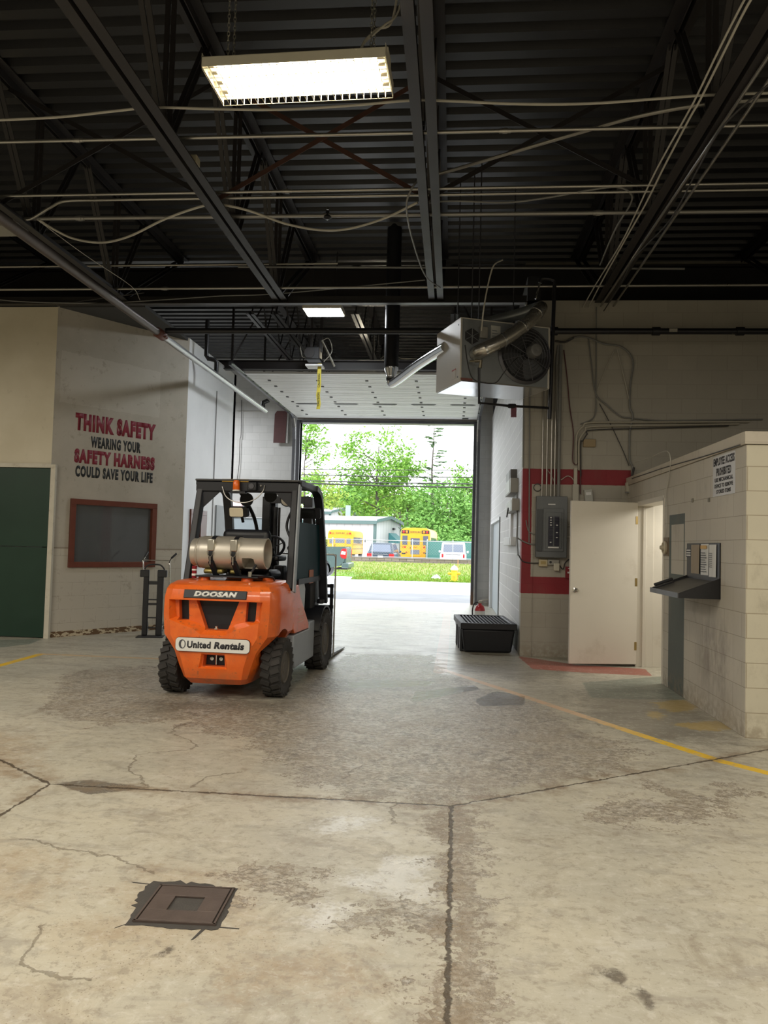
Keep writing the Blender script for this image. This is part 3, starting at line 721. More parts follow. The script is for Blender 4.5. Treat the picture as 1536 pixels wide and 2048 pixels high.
MB().lathe([(.02, .05), (.02, .0), (.035, -.01), (.045, -.03), (.02, -.05), (0, -.05)], 12).build('body', M_BLACKP, sp_)
MB().lathe([(.012, .06), (.012, .09), (0, .09)], 8).build('cap', M_CHROME, sp_)
# sagging cables
conduit('sagging_cable', zpath([(-60, 243), (0, 240), (120, 234), (230, 222), (310, 215), (430, 218), (560, 219), (700, 211), (820, 201), (900, 202), (1040, 208), (1180, 207), (1320, 197), (1420, 190), (1600, 184)]), .011, M_CABLE, 'pale cable sagging across the ceiling right under the lit lamp', 'cable')
conduit('sagging_cable', [atZ(a, b, 5.06 - .1*(c)) for a, b, c in ((78, 440, 0), (110, 460, .5), (150, 478, 1), (205, 485, 1.2), (260, 472, 1), (330, 438, .4), (405, 412, 0), (440, 409, 0), (500, 422, .4), (570, 447, 1), (640, 460, 1.2), (700, 457, 1), (770, 436, .5), (835, 405, 0))], .013, M_CABLE, 'pale cable drooping in two loops from the grey box to the middle joist', 'cable')
conduit('sagging_cable', zpath([(842, 408), (900, 402), (1010, 405), (1090, 396), (1180, 380), (1235, 374), (1262, 388), (1260, 410), (1230, 460), (1200, 530)]), .010, M_GCABLE, 'grey cable curving from the middle joist towards the heater', 'cable')
conduit('slanting_conduit', zpath([(872, 350), (1000, 312), (1150, 268), (1280, 232), (1420, 208), (1600, 195)], 5.2), .017, M_COND, 'pale conduit slanting up to the right across the dark ceiling', sp=True)
conduit('drop_cable', [atZ(835, 362, 5.1), atZ(822, 380, 5.0), atZ(813, 415, 4.9), atZ(825, 480, 4.95), atZ(850, 550, 5.0), atZ(880, 575, 5.0)], .010, M_GCABLE, 'grey cable looping beside the middle joist', 'cable')
conduit('thin_wire', [atZ(75, 440, 5.0), atZ(170, 510, 5.0), atZ(262, 572, 5.0), atZ(280, 600, 5.0)], .004, M_CABLE, 'thin wire slanting from the grey box to the wall top', 'wire')
conduit('wire_bundle', spline([atZ(-40, 596, 5.0), atZ(60, 604, 4.97), atZ(200, 606, 4.97), atZ(320, 600, 5.0), atZ(440, 592, 5.0), atZ(560, 587, 5.05), atZ(850, 560, 5.1)], 4), .008, M_GCABLE, 'grey wire bundle sagging along the wall tops', 'cable')
conduit('wire_bundle', spline([atZ(-40, 612, 5.0) - Vector((0, .25, 0)), atZ(80, 616, 4.985) - Vector((0, .25, 0)), atZ(130, 623, 4.96) - Vector((0, .25, 0)), atZ(170, 614, 4.99) - Vector((0, .25, 0)), atZ(320, 612, 5.0) - Vector((0, .6, 0))], 4), .006, M_DCABLE, 'black wire drooping over the cream wall top', 'wire')
# right hand bundle under the joist
for k, (a, b, r, m_, lab) in enumerate((((1548, 96), (1188, 632), .014, M_COND, 'left of the two bright conduits under the joist leading to the panel wall'), ((1560, 128), (1208, 640), .014, M_COND, 'right of the two bright conduits under the joist leading to the panel wall'))):
    A_, B_ = atZ(*a, 4.97), atZ(*b, 4.97); d_ = (B_-A_).normalized()
    tag(MB().tube([A_ - d_*6, B_], r, 8).build('conduit_run', m_), lab, 'conduit', 'conduits under the right joist')
conduit('loose_cable', zpath([(1520, -30), (1490, 20), (1450, 100), (1400, 200), (1380, 235), (1330, 330), (1290, 410), (1250, 480), (1200, 570), (1165, 640)], 4.95), .009, M_CABLE, 'pale loose cable hanging beside the right joist', 'cable')
conduit('loose_cable', zpath([(1505, -30), (1478, 20), (1440, 95), (1392, 195), (1372, 232), (1310, 345), (1270, 430), (1240, 490), (1185, 580), (1150, 645)], 4.95), .008, M_CABLE, 'second pale loose cable hanging beside the right joist', 'cable')
conduit('loose_cable', zpath([(1600, 120), (1500, 200), (1440, 260), (1400, 330), (1340, 440), (1270, 515), (1240, 570), (1180, 665)], 4.9), .008, M_DCABLE, 'dark cable hanging to the right of the right joist', 'cable')
# grey box at the left edge with its support
jb = thing('junction_box', 'grey junction box high at the left edge', 'junction box', atZ(18, 462, 4.95))
MB().box((-.22, -.14, 0), (.14, .16, .16)).build('housing', M_PLATE, jb, bevel=.006)
MB().box((.14, -.11, .02), (.155, .13, .14)).build('cover', pm('pale_grey_plate', (.42, .41, .37), .4, .4), jb)
cl = thing('conduit_clip', 'small brass-coloured fitting on the joist left of the lamp', 'fitting', atZ(384, 330, 5.06))
MB().box((-.05, -.05, 0), (.06, .06, .08)).build('body', pm('cream_fitting', (.5, .46, .33), .4), cl, bevel=.01); MB().tube([(.0, -.06, .04), (-.09, -.14, .07)], .014, 8).build('stub', M_COND, cl)
# two grey pipes: big diagonal main and the black gas line
P0 = atZ(-160, 356, 4.42)
mainx = atZ(320, 668, 4.42).x
mp = thing('sprinkler_main', 'grey sprinkler main running diagonally past the lettered wall into the bay', 'pipe', (mainx, 10.5, 4.42))
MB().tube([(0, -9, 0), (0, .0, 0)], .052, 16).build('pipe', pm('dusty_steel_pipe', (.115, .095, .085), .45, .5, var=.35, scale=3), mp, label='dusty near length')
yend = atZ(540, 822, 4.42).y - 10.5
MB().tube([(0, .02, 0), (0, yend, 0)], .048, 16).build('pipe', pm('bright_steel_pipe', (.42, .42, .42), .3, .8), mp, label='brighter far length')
M_REDC = pm('rusty_red_coupling', (.15, .05, .035), .55, var=.4, scale=12)
MB().tube([(0, -.13, 0), (0, -.11, 0), (0, .11, 0), (0, .13, 0)], [.055, .07, .07, .055], 16).tube([(-.09, 0, .05), (.09, 0, -.05)], .016, 8).tube([(-.09, .05, .05), (.09, .05, -.05)], .016, 8).build('coupling', M_REDC, mp, label='rusty red coupling')
for k in (.0, .4): MB().tube([(0, yend-.3+k*.3, .03), (.0, yend-.3+k*.3, .14), (.1, yend-.25+k*.3, .2)], .035, 10).build('elbow', M_BLACKP, mp)
GY_ = 10.55
gz = atY(700, 662, GY_).z
gp = thing('gas_pipe', 'long black pipe crossing behind the heater at wall-top height', 'pipe', (0, GY_, gz))
gxa = atY(332, 664, GY_).x
MB().tube([(gxa, 0, 0), (9, 0, 0)], .042, 14).build('pipe', M_BLACKP, gp)
for px in (1108, 1312, 1480): MB().tube([(atY(px, 662, GY_).x-.05, 0, 0), (atY(px, 662, GY_).x+.05, 0, 0)], .058, 14).build('coupling', M_BLACKP, gp)
MB().box((atY(1337, 662, GY_).x, -.046, -.02), (atY(1353, 662, GY_).x, -.04, .025)).build('tag', pm('pale_tag', (.35, .33, .28), .6), gp, label='pale tag')
hx = atY(428, 690, 12.4).x
vb = thing('drop_pipe', 'black vertical pipe with an elbow joining the sprinkler main on the white wall', 'pipe', (mainx, 13.1, 4.42))
MB().tube([(0, 0, .04), (0, 0, .22), (-.03, -.02, .26), (-.13, -.06, .27), (-.16, -.08, .32), (-.16, -.08, .95)], .04, 10).build('pipe', M_BLACKP, vb)
# pipe hanger strut lower right
# ================================================================== HANGING FIXTURE
M_TUBE = emit('lit_fluorescent_tube', (1, .88, .66), 95)
M_REFL = pm('white_reflector', (.80, .76, .62), .25, .2)
M_WIRE = pm('galvanised_wire', (.62, .58, .46), .3, .8)
fc = (atZ(412, 126, 4.70) + atZ(778, 106, 4.70) + atZ(437, 199, 4.70) + atZ(783, 179, 4.70)) / 4
fd = atZ(778, 106, 4.70) - atZ(412, 126, 4.70)
lt = thing('hanging_lamp', 'lit fluorescent lamp with a wire guard hanging on chains', 'lamp', fc, math.atan2(fd.y, fd.x))
FL, FW = fd.length, .44
m = MB().box((-FL/2, -.08, .05), (FL/2, .08, .13)); m.build('ballast_box', M_REFL, lt, bevel=.005)
m = MB()
for k in range(4):
    y0 = -FW/2 + k*FW/4; a = (y0, .0); b = (y0+.03, .055); c = (y0+FW/4-.03, .055); d = (y0+FW/4, .0)
    for p, q in ((a, b), (b, c), (c, d)):
        m.add([(-FL/2, p[0], p[1]), (FL/2, p[0], p[1]), (FL/2, q[0], q[1]), (-FL/2, q[0], q[1])], [(0, 1, 2, 3)])
m.box((-FL/2-.003, -FW/2, -.03), (-FL/2, FW/2, .06)).box((FL/2, -FW/2, -.03), (FL/2+.003, FW/2, .06)).box((-FL/2, -FW/2-.003, -.035), (FL/2, -FW/2, .03))
m.build('reflector', M_REFL, lt, smooth=False)
for y in (-.165, -.085, .03, .14):
    MB().tube([(-FL/2+.06, y, .022), (FL/2-.06, y, .022)], .0125, 10).build('tube', M_TUBE, lt)
    MB().box((-FL/2+.02, y-.012, .0), (-FL/2+.06, y+.012, .05)).box((FL/2-.06, y-.012, .0), (FL/2-.02, y+.012, .05)).build('lamp_holder', M_WOODW, lt)
m = MB(); n_ = 24
for k in range(n_ + 1):
    x = -FL/2 + FL*k/n_; m.tube([(x, -FW/2, .03), (x, -FW/2, -.045), (x, FW/2, -.045), (x, FW/2, .01)], .0022, 5)
for y in (-FW/2, -FW/4, 0.0, FW/4, FW/2): m.tube([(-FL/2, y, -.045), (FL/2, y, -.045)], .0022, 5)
m.build('wire_guard', M_WIRE, lt)
M_CHAIN = pm('zinc_chain', (.55, .53, .45), .3, .9)
for sx in (-1, 1):
    for y in (-.06, .06):
        m = MB(); z = .12; k = 0
        while z < 1.75:
            pts = []
            for a in range(10):
                an = 2*PI*a/10; u = .0085*math.cos(an); v = .021*math.sin(an)
                pts.append((sx*(FL/2-.12) + (u if k % 2 else 0), y + (0 if k % 2 else u), z + v + .02))
            m.tube(pts, .0026, 5, closed=True); z += .031; k += 1
        m.build('chain', M_CHAIN, lt)
MB().tube(spline([(FL/2-.2, 0, .13), (FL/2-.18, .0, .22), (FL/2-.1, .05, .34), (FL/2, .1, .44), (FL/2+.05, .15, .9), (FL/2+.1, .2, 1.0)], 6), .009, 8).tube(spline([(FL/2-.2, .02, .13), (FL/2-.19, .0, .2), (FL/2-.06, .05, .36), (FL/2+.04, .1, .5), (FL/2+.08, .15, .9)], 6), .007, 8).build('power_cord', M_CABLE, lt)
# bay fixtures
sk = thing('bay_light_panel', 'white light panel in the bay roof beyond the girder', 'lamp', atZ(648, 625, 5.45))
MB().box((-.33, -.24, 0), (.33, .24, .09)).build('housing', M_REFL, sk, bevel=.004); MB().tube([(-.2, 0, .09), (-.2, 0, 1.05)], .01, 6).build('rod', M_STEEL, sk); MB().tube([(.2, 0, .09), (.2, 0, 1.05)], .01, 6).build('rod', M_STEEL, sk); MB().box((-.31, -.22, -.006), (.31, .22, 0)).build('lens', emit('white_lens', (.93, .97, 1), 70), sk)
sl = thing('bay_lamp', 'small lit lamp above the roll-up door', 'lamp', atZ(745, 733, 5.25))
MB().box((-.30, -.16, .02), (.30, .16, .10)).build('housing', M_REFL, sl)
for y in (-.09, .07): MB().tube([(-.28, y, .0), (.28, y, .0)], .022, 8).build('tube', M_TUBE, sl)
MB().tube([(0, 0, .1), (0, 0, DECK - sl.location.z)], .012, 6).build('rod', M_STEEL, sl)
MB().tube(spline([(.1, 0, .1), (.3, .1, .28), (.6, .3, .25), (.9, .5, .3)], 6), .008, 6).build('power_cord', M_CABLE, sl)
# ================================================================== ROLL-UP DOOR
M_DOORW = pm('white_door_panel', (.74, .75, .75), .42, var=.1, scale=2.5, dirt=(.45, .44, .42), dirt_amt=.2)
M_BLK = pm('black_fitting', (.02, .02, .022), .5)
M_DKST = pm('dark_track_steel', (.10, .10, .11), .35, .6)
M_BRST = pm('bright_track_steel', (.52, .53, .55), .25, .9)
DY0, DZ = 15.0, 4.87
rd = thing('sectional_door', 'white sectional roll-up door standing open overhead in the bay', 'garage door', (0, DY0, DZ))
n_ = 9; L_ = (20.28 - DY0) / n_
for k in range(n_):
    m = MB(); y = k*L_
    m.box((OX0-.06, y+.004, 0), (OX1+.06, y+L_-.004, .045))
    for q in (.25, .5, .75): m.box((OX0-.06, y+L_*q-.006, -.004), (OX1+.06, y+L_*q+.006, 0))
    sec = m.build('door_section', M_DOORW, rd, bevel=.006)
    if k == 5:
        for c in range(5):
            xc = OX0 + .62 + c*.93
            MB().prism([(xc-.30, y+L_*.42), (xc-.24, y+L_*.36), (xc+.24, y+L_*.36), (xc+.30, y+L_*.42), (xc+.24, y+L_*.56), (xc-.24, y+L_*.56)], 'z', -.010, -.002).build('slot_window', M_BLK, sec)
    if k < n_-1:
        for c in range(5):
            xc = OX0 + .3 + c*1.02
            MB().box((xc-.03, y+L_-.035, -.018), (xc+.03, y+L_+.035, 0)).build('hinge', M_DKST, sec, bevel=.004)
MB().box((OX1-.32, 5.0, -.03), (OX1-.16, 5.1, 0)).build('lift_handle', M_DKST, rd, bevel=.006)
MB().box((OX0-.06, 20.28-DY0, -.02), (OX1+.06, 20.31-DY0, .05)).build('bottom_seal', pm('brown_rubber', (.10, .075, .065), .7), rd)
for sx, x_, lab in ((-1, OX0-.13, 'steel track left of the roll-up door bending from overhead down the jamb'), (1, OX1+.13, 'steel track right of the roll-up door beside the heater')):
    tr = thing('door_track', lab, 'door track', (x_, 20.2, 0), 0, 'tracks of the roll-up door')
    pts = [Vector((0, 14.2-20.2, DZ+.02)), Vector((0, -.55, DZ+.02)), Vector((0, -.25, DZ-.06)), Vector((0, -.06, DZ-.28)), Vector((0, 0, DZ-.6)), Vector((0, 0, .02))]
    m = MB()
    for a, b in zip(pts[:-1], pts[1:]): m.bar(a, b, .07, .06, (1, 0, 0))
    m.build('rail', M_DKST, tr)
    m = MB()
    for a, b in zip(pts[:-1], pts[1:]): m.bar(a+Vector((sx*.0, 0, 0))+Vector((-sx*.038, 0, 0)), b+Vector((-sx*.038, 0, 0)), .012, .05, (1, 0, 0))
    m.build('bright_lip', M_BRST, tr)
    for k in range(9):
        MB().tube([(-sx*.12, -5.0+k*.6, DZ+.02), (-sx*.0, -5.0+k*.6, DZ+.02)], .018, 8).build('roller', M_BLK, tr)
    for y in (-5.9, -3.4):
        MB().box((-.02, y, DZ+.05), (.02, y+.04, DECK)).bar((-.0, y+.02, DZ+.1), (sx*-.7, y+.3, DECK), .03, .03).build('hanger', M_STEEL, tr)
for x0, x1, lab in ((OX0-.09, OX0, 'dark steel jamb left of the roll-up opening'), (OX1, OX1+.09, 'dark steel jamb right of the roll-up opening, rusty at its foot')):
    tj = NT('dark_jamb_paint'); Pp = tj.pos(); z_ = tj.xyz(Pp)[2]
    rs = tj.ramp(tj.math('ADD', z_, tj.math('MULTIPLY', tj.noise(Pp, 9), .4)), .75, .25)
    mj = tj.fin(tj.mix(rs, (.075, .075, .085), (.13, .065, .035)), .45, .2)
    struct(MB().box((x0, YF-.06, 0), (x1, YF+.30, OZ+.02)).build('trim_jamb', mj, bevel=.004), lab)
struct(MB().box((OX0-.09, YF-.03, OZ-.04), (OX1+.09, YF+.28, OZ+.02)).build('trim_head', M_DKST), 'dark steel head of the roll-up opening')
# opener with its caution tape
op = thing('door_opener', 'black door opener motor above the roll-up door with an arm and a white plate', 'door opener', atY(636, 735, 14.45))
MB().box((-.22, -.18, .12), (.05, .14, .36)).build('motor', M_BLK, op, bevel=.02); MB().tube([(-.14, -.2, .24), (-.14, .18, .24)], .1, 16).build('drum', M_STEEL, op)
MB().box((-.2, -.25, -.02), (.12, .05, .01)).build('cover', M_WHITE, op)
MB().bar((.08, -.1, .5), (.32, .0, .02), .07, .02).build('arm', pm('bare_metal_arm', (.38, .36, .30), .4, .7), op)
m = MB().box((-.16, -.02, .36), (-.12, .02, 1.2)).box((.02, -.02, .3), (.08, .02, 1.2)); m.build('hanger', M_STEEL, op)
MB().tube(spline([(.04, 0, .5), (.2, -.05, .55), (.27, -.05, .3), (.12, -.05, .1)], 6), .008, 6).tube(spline([(-.22, 0, .2), (-.3, -.05, .2), (-.35, -.03, .4)], 6), .008, 6).build('wire', M_CABLE, op)
TY = 14.30
t0 = atY(639, 727, TY); t1 = atY(637, 818, TY)
tp = thing('caution_tape', 'strip of yellow caution tape hanging from the door opener', 'tape', (t0.x, TY, t1.z))
M_TAPE = pm('yellow_tape', (.62, .52, .06), .45); H_ = t0.z - t1.z
m = MB(); rows = [(0, .0), (.12*H_, .012), (.3*H_, -.01), (.55*H_, .008), (.8*H_, 0), (H_, .004)]
vs = []
for z, w_ in rows: vs += [(-.036+w_, w_, z), (.036+w_, -w_, z), (.036+w_, -w_+.003, z), (-.036+w_, w_+.003, z)]
fs = []
for k in range(len(rows)-1):
    b = 4*k
    for a, c in ((0, 1), (1, 2), (2, 3), (3, 0)): fs.append((b+a, b+c, b+4+c, b+4+a))
m.add(vs, fs + [(0, 1, 2, 3), (4*len(rows)-1, 4*len(rows)-2, 4*len(rows)-3, 4*len(rows)-4)]); m.build('strip', M_TAPE, tp)
for z in (.06, .47): lettering('print', 'CAUTION', M_BLK, tp, (.022, -.016, z*H_), (0, 0, 1), (-1, 0, 0), .30*H_, .04, .001, .01)
# rusty guard, exit sign, wall odds on the end wall
g0, g1 = atY(549, 822, YF-.12), atY(573, 886, YF-.12)
gd = thing('rusty_guard_plate', 'rusty red plate hanging by the upper left corner of the opening', 'metal plate', ((g0.x+g1.x)/2, YF-.12, g1.z))
hw = (g1.x-g0.x)/2; hh = g0.z-g1.z
MB().prism([(-hw, 0), (hw*.8, 0), (hw, hh), (-hw*.55, hh), (-hw*.9, hh*.9)], 'y', -.03, .0).build('plate', pm('rust_red_paint', (.060, .016, .015), .6, var=.5, scale=6), gd)
MB().box((hw*.82, -.01, .0), (hw*1.15, .1, hh)).build('bracket', M_GREY, gd)
es = thing('exit_sign', 'small red exit sign beside the pale blue door', 'sign', atY(475.5, 1017, YF-.03)); ew = .13
MB().box((-ew, -.03, 0), (ew, .025, .185)).build('housing', emit('lit_red_sign', (.85, .10, .12), .45), es, bevel=.006)
MB().box((ew+.0, -.01, .03), (ew+.06, .025, .12)).build('lamp', M_WHITE, es)
ge = thing('wall_plate', 'grey plate beside the exit sign', 'plate', atY(492, 1033, YF-.02)); MB().box((-.13, -.01, 0), (.14, .018, .2)).build('plate', pm('mid_grey_plate', (.25, .25, .25), .5), ge); MB().box((-.02, -.02, .06), (.03, -.01, .12)).build('knob', M_BLK, ge)
conduit('wall_conduit', [atY(474, 822, YF-.05), atY(520, 822, YF-.05)], .014, M_COND, 'short conduit on the upper end wall beside the rusty plate')
conduit('pull_cord', [atY(483, 800, YF-.06), atY(482, 870, YF-.06), atY(480, 880, YF-.06), atY(478, 930, YF-.06), atY(474, 960, YF-.06)], .009, M_DCABLE, 'dark cord hanging down the end wall by the white panel corner', 'cord')
# dark seam between the white panels
ys_ = atX(431, 850, XB).y
tag(MB().box((XB-.001, ys_-.012, .0), (XB+.012, ys_+.012, 4.4)).build('wall_conduit', M_GCABLE), 'slim grey conduit up the white bay wall', 'conduit')

# ================================================================== UNIT HEATER
M_HB = pm('beige_enamel', (.50, .475, .42), .38, var=.06)
M_HG = pm('grey_galvanised_sheet', (.245, .262, .272), .35, .5, var=.12)
M_SHINY = pm('shiny_sheet', (.62, .63, .65), .12, .95, var=.06, scale=3)
M_FOIL = pm('foil_taped_duct', (.50, .48, .43), .26, .9, var=.2, scale=9, bump=.4)
HW, HD, HH = 1.22, .82, .80
hz = thing('unit_heater', 'grey gas unit heater hanging in front of the roll-up door', 'heater', (.05, 9.5, 3.56), math.radians(22))
MB().box((.004, .004, .012), (HW-.004, HD, HH-.008)).build('rear_panel', M_HG, hz)
MB().box((-.012, -.008, 0), (.012, HD, HH)).build('side_panel', M_HB, hz, bevel=.004); MB().box((HW-.012, -.008, 0), (HW+.012, HD, HH)).build('side_panel', M_HB, hz, bevel=.004)
MB().box((-.012, -.008, HH-.012), (HW+.012, HD, HH)).build('top_panel', M_HB, hz, bevel=.004)
MB().box((.012, -.004, -.004), (HW-.012, HD, .014)).build('bottom_panel', M_SHINY, hz, label='mirror-bright bottom panel')
# fan: ring, blades, guard, motor
FXc, FZc, FR = .875, .40, .335
Mf = Matrix.Translation((FXc, 0, FZc)) @ Matrix.Rotation(PI/2, 4, 'X')
fan = MB().lathe([(FR+.03, -.002), (FR+.035, .012), (FR, .03), (FR-.012, .012), (FR-.02, -.002)], 48, Mf).build('fan_ring', M_DKST, hz)
MB().lathe([(FR-.02, .001), (FR-.02, .004), (0, .004)], 40, Mf).build('fan_well', M_BLK, hz, label='dark opening behind the fan')
for k in range(4):
    a = k*PI/2 + .5; m = MB(); vs = []
    for r, w, tw_ in ((.05, .05, .02), (.15, .11, .03), (.24, .14, .028), (.29, .13, .02)):
        for s in (-1, 1): vs.append(Mf @ Vector((r*math.cos(a) - s*w*math.sin(a), r*math.sin(a) + s*w*math.cos(a), .018 + s*tw_*.4)))
    m.add(vs, [(0, 1, 3, 2), (2, 3, 5, 4), (4, 5, 7, 6)]); m.build('fan_blade', pm('grey_blade', (.085, .088, .092), .4, .6), hz, label='grey fan blade')
m = MB()
for r in [.06 + .04*k for k in range(8)]:
    m.tube([Mf @ Vector((r*math.cos(2*PI*i/32), r*math.sin(2*PI*i/32), .045 + .035*(1-(r/FR)**2))) for i in range(32)], .0035, 5, closed=True)
for k in range(4):
    a = k*PI/4 + .3; m.tube([Mf @ Vector((s*math.cos(a)*FR*1.02*abs(s2), s*math.sin(a)*FR*1.02*abs(s2), .045 + .035*(1-s2*s2))) for s, s2 in ((-1, 1), (-1, .5), (1, .01), (1, .5), (1, 1))], .004, 5)
m.build('fan_guard', M_DKST, hz)
MB().lathe([(.085, .05), (.09, .07), (.09, .16), (.075, .19), (.04, .195), (0, .19)], 24, Mf @ Matrix.Translation((.07, .04, 0))).build('motor', pm('grey_motor', (.20, .20, .195), .4, .5), hz, label='round grey motor')
hx_ = MB().lathe([(.105, .0), (.105, -.006), (0, -.006)], 6, Matrix.Translation((.145, 0, .575)) @ Matrix.Rotation(PI/2, 4, 'X') @ Matrix.Rotation(PI/6, 4, 'Z'))
hv = MB().lathe([(.105, .0), (.105, .004), (0, .004)], 6, Matrix.Translation((.145, 0, .575)) @ Matrix.Rotation(PI/2, 4, 'X') @ Matrix.Rotation(PI/6, 4, 'Z')).build('hex_vent', M_BLK, hz)
for k in range(3): MB().bar((.145-.10*math.cos(k*PI/3+PI/6), -.008, .575-.10*math.sin(k*PI/3+PI/6)), (.145+.10*math.cos(k*PI/3+PI/6), -.008, .575+.10*math.sin(k*PI/3+PI/6)), .01, .004).build('vent_spoke', M_HG, hv)
MB().box((.24, -.05, .56), (.34, .0, .70)).build('switch_box', M_PLATE, hz, bevel=.006)
lb = MB().box((.40, -.006, .50), (.53, .004, .74)).build('rating_plate', pm('pale_label', (.48, .48, .44), .5), hz)
for k in range(5): MB().box((.415, -.008, .53+k*.035), (.48 + .02*(k % 2), -.006, .54+k*.035)).build('print_line', M_HG, lb)
m = MB().box((-.014, .13, .06), (-.010, .25, .17)); m.build('warning_label', pm('label_paper', (.5, .46, .40), .5), hz); MB().box((-.016, .12, .165), (-.012, .25, .18)).build('warning_stripe', pm('label_red', (.35, .05, .04), .5), hz)
MB().box((.0, -.011, .012), (.16, -.006, .04)).build('warning_strip', pm('label_brown_red', (.16, .06, .05), .5), hz)
for x, z in ((-.014, .72), (-.014, .06)): MB().tube([(x, .06, z), (x+.004, .06, z)], .012, 8).build('bolt', M_BLK, hz)
# flue duct in front of the fan and folding back over the top
duct = thing('flue_duct', 'foil taped flue duct rising diagonally across the heater back', 'duct', (.05, 9.5, 3.56), math.radians(22))
pts = spline([(.20, .0, .36), (.21, -.10, .37), (.30, -.17, .41), (.55, -.19, .56), (.80, -.19, .76), (.98, -.16, .95), (1.05, -.08, 1.02)], 8)
MB().tube(pts, .086, 20).build('lower_length', M_FOIL, duct)
MB().tube(spline([(1.04, -.09, 1.01), (1.03, .05, 1.04), (.90, .20, 1.0), (.6, .45, .93), (.3, .75, .86)], 8), .073, 20).build('upper_length', M_HG, duct)
for i in (14, 22, 30, 38):
    if i < len(pts)-1:
        d = (pts[i+1]-pts[i]).normalized(); MB().tube([pts[i]-d*.012, pts[i]+d*.012], .092, 20).build('clamp_band', M_SHINY, duct)
st0 = atY(782.5, 735, 11.9); st1 = atY(782.5, 637, 11.9)
stk = thing('flue_stack', 'black vertical flue stack left of the heater with a silver elbow pipe', 'flue', (st0.x, 11.9, st0.z))
MB().tube([(0, 0, 0), (0, 0, DECK+.05-st0.z)], .115, 24).build('stack', M_BLACKP, stk)
MB().lathe([(.112, 0), (.112, -.03), (.075, -.12), (.075, -.17)], 24).build('cone', M_SHINY, stk, label='silver cone')
e1 = Vector((.05 - math.sin(math.radians(22))*.55, 9.5 + math.cos(math.radians(22))*.55, 3.56+.56)) - Vector(stk.location)
MB().tube(spline([(0, 0, -.12), (0, -.01, -.22), (.07, -.10, -.25), e1*.5 + Vector((.05, -.05, -.10)), e1 + Vector((.012, 0, 0))], 8), .072, 20).build('elbow_pipe', M_SHINY, stk, label='silver elbow pipe')
# gas piping round the heater
gp2 = thing('gas_supply', 'black gas drop pipe beside the heater with a branch under it', 'pipe', (0, 0, 3))
q = lambda a, b, y: atY(a, b, y) - Vector((0, 0, 3))
MB().tube([q(1099, 838, 10.2), q(1109, 572, 10.2)], .026, 12).tube(spline([q(1109, 574, 10.2), q(1108, 560, 10.2), q(1085, 557, 10.2), q(1080, 566, 10.2)], 4), .024, 12).build('riser', M_BLACKP, gp2)
MB().tube([q(1080, 566, 10.2), q(1071, 598, 10.2)], .012, 8).build('bright_nipple', M_CHROME, gp2)
MB().tube([q(958, 736, 9.42), q(958, 806, 9.42), q(1020, 812, 9.8), q(1098, 816, 10.2)], .017, 10).build('branch', M_BLACKP, gp2)
MB().tube([q(951, 722, 9.45), q(962, 722, 9.42), q(960, 736, 9.42)], .022, 10).tube([q(940, 722, 9.5), q(955, 722, 9.45)], .014, 8).build('valve', pm('brassy_valve', (.25, .22, .16), .4, .8), gp2)
MB().tube([q(1018, 812, 9.79), q(1030, 812, 9.84)], .03, 10).build('tee', M_BLACKP, gp2)
rt_ = atY(1027, 832, 9.85); tag(MB().box((rt_.x-.035, 9.82, rt_.z-.02), (rt_.x+.035, 9.83, rt_.z+.13)).build('hanging_tag', pm('dark_red_tag', (.10, .02, .035), .6)), 'dark red tag hanging under the heater pipe', 'tag')
for px, y, lab in ((915, 10.3, 'leftmost'), (943, 9.9, 'second from left'), (957, 9.75, 'third from left'), (1026, 10.5, 'rightmost')):
    b_ = atY(px, 652, y); tag(MB().tube([(b_.x, y, 4.30), (b_.x, y, 6.45)], .008, 6).build('threaded_rod', M_DKST), lab + ' of the thin rods holding up the heater', 'rod', 'heater hanging rods')
conduit('heater_cable', [atY(963, 662, 9.42), atY(966, 630, 9.4), atY(972, 590, 9.4), atY(982, 545, 9.4), atY(990, 528, 9.4), atY(1005, 520, 9.5)], .009, M_CABLE, 'pale flexible cable rising from the heater switch box', 'cable')
conduit('heater_wire', [atY(930, 690, 9.43), atY(936, 730, 9.42), atY(944, 755, 9.42), atY(960, 764, 9.43), atY(990, 766, 9.5), atY(1008, 745, 9.42), atY(1022, 728, 9.42), atY(1035, 715, 9.5)], .007, M_BLK, 'black wire looping over the heater back', 'wire')

# ================================================================== ELECTRICAL WALL
WY = YR - .03
def wl(pts, y=WY): return [atY(a, b, y) for a, b in pts]
def Z2(*pts): return [(1080 + a*.297, 620 + b*.297) for a, b in pts]
pa, pb = atY(1073, 992, 10.9), atY(1133, 1116, 10.9)
pw, ph = pb.x-pa.x, pa.z-pb.z
ep = thing('breaker_panel', 'grey electrical panel with black breakers on the red framed wall', 'electrical panel', (pa.x, YR-.12, pb.z))
M_EPG = pm('grey_panel_enamel', (.115, .125, .13), .42, var=.15, scale=5)
MB().box((0, 0, 0), (pw, .12, ph)).build('cabinet', M_EPG, ep, bevel=.006)
MB().box((.01, -.02, .10*ph), (.085, 0, .78*ph)).build('side_door', pm('dark_panel_door', (.045, .05, .055), .4), ep, bevel=.003, label='dark open door strip')
MB().box((.10, -.012, .10*ph), (pw-.05, 0, .80*ph)).build('trim_plate', M_EPG, ep, bevel=.003)
dd = MB().box((.13, -.022, .15*ph), (pw-.08, -.012, .74*ph)).build('dead_front', M_EPG, ep, bevel=.002)
bx0, bx1, bz0, bz1 = .165, pw-.115, .19*ph, .67*ph
M_BRK = pm('black_breaker', (.012, .012, .03), .35); M_TOG = pm('white_toggle', (.7, .7, .68), .4)
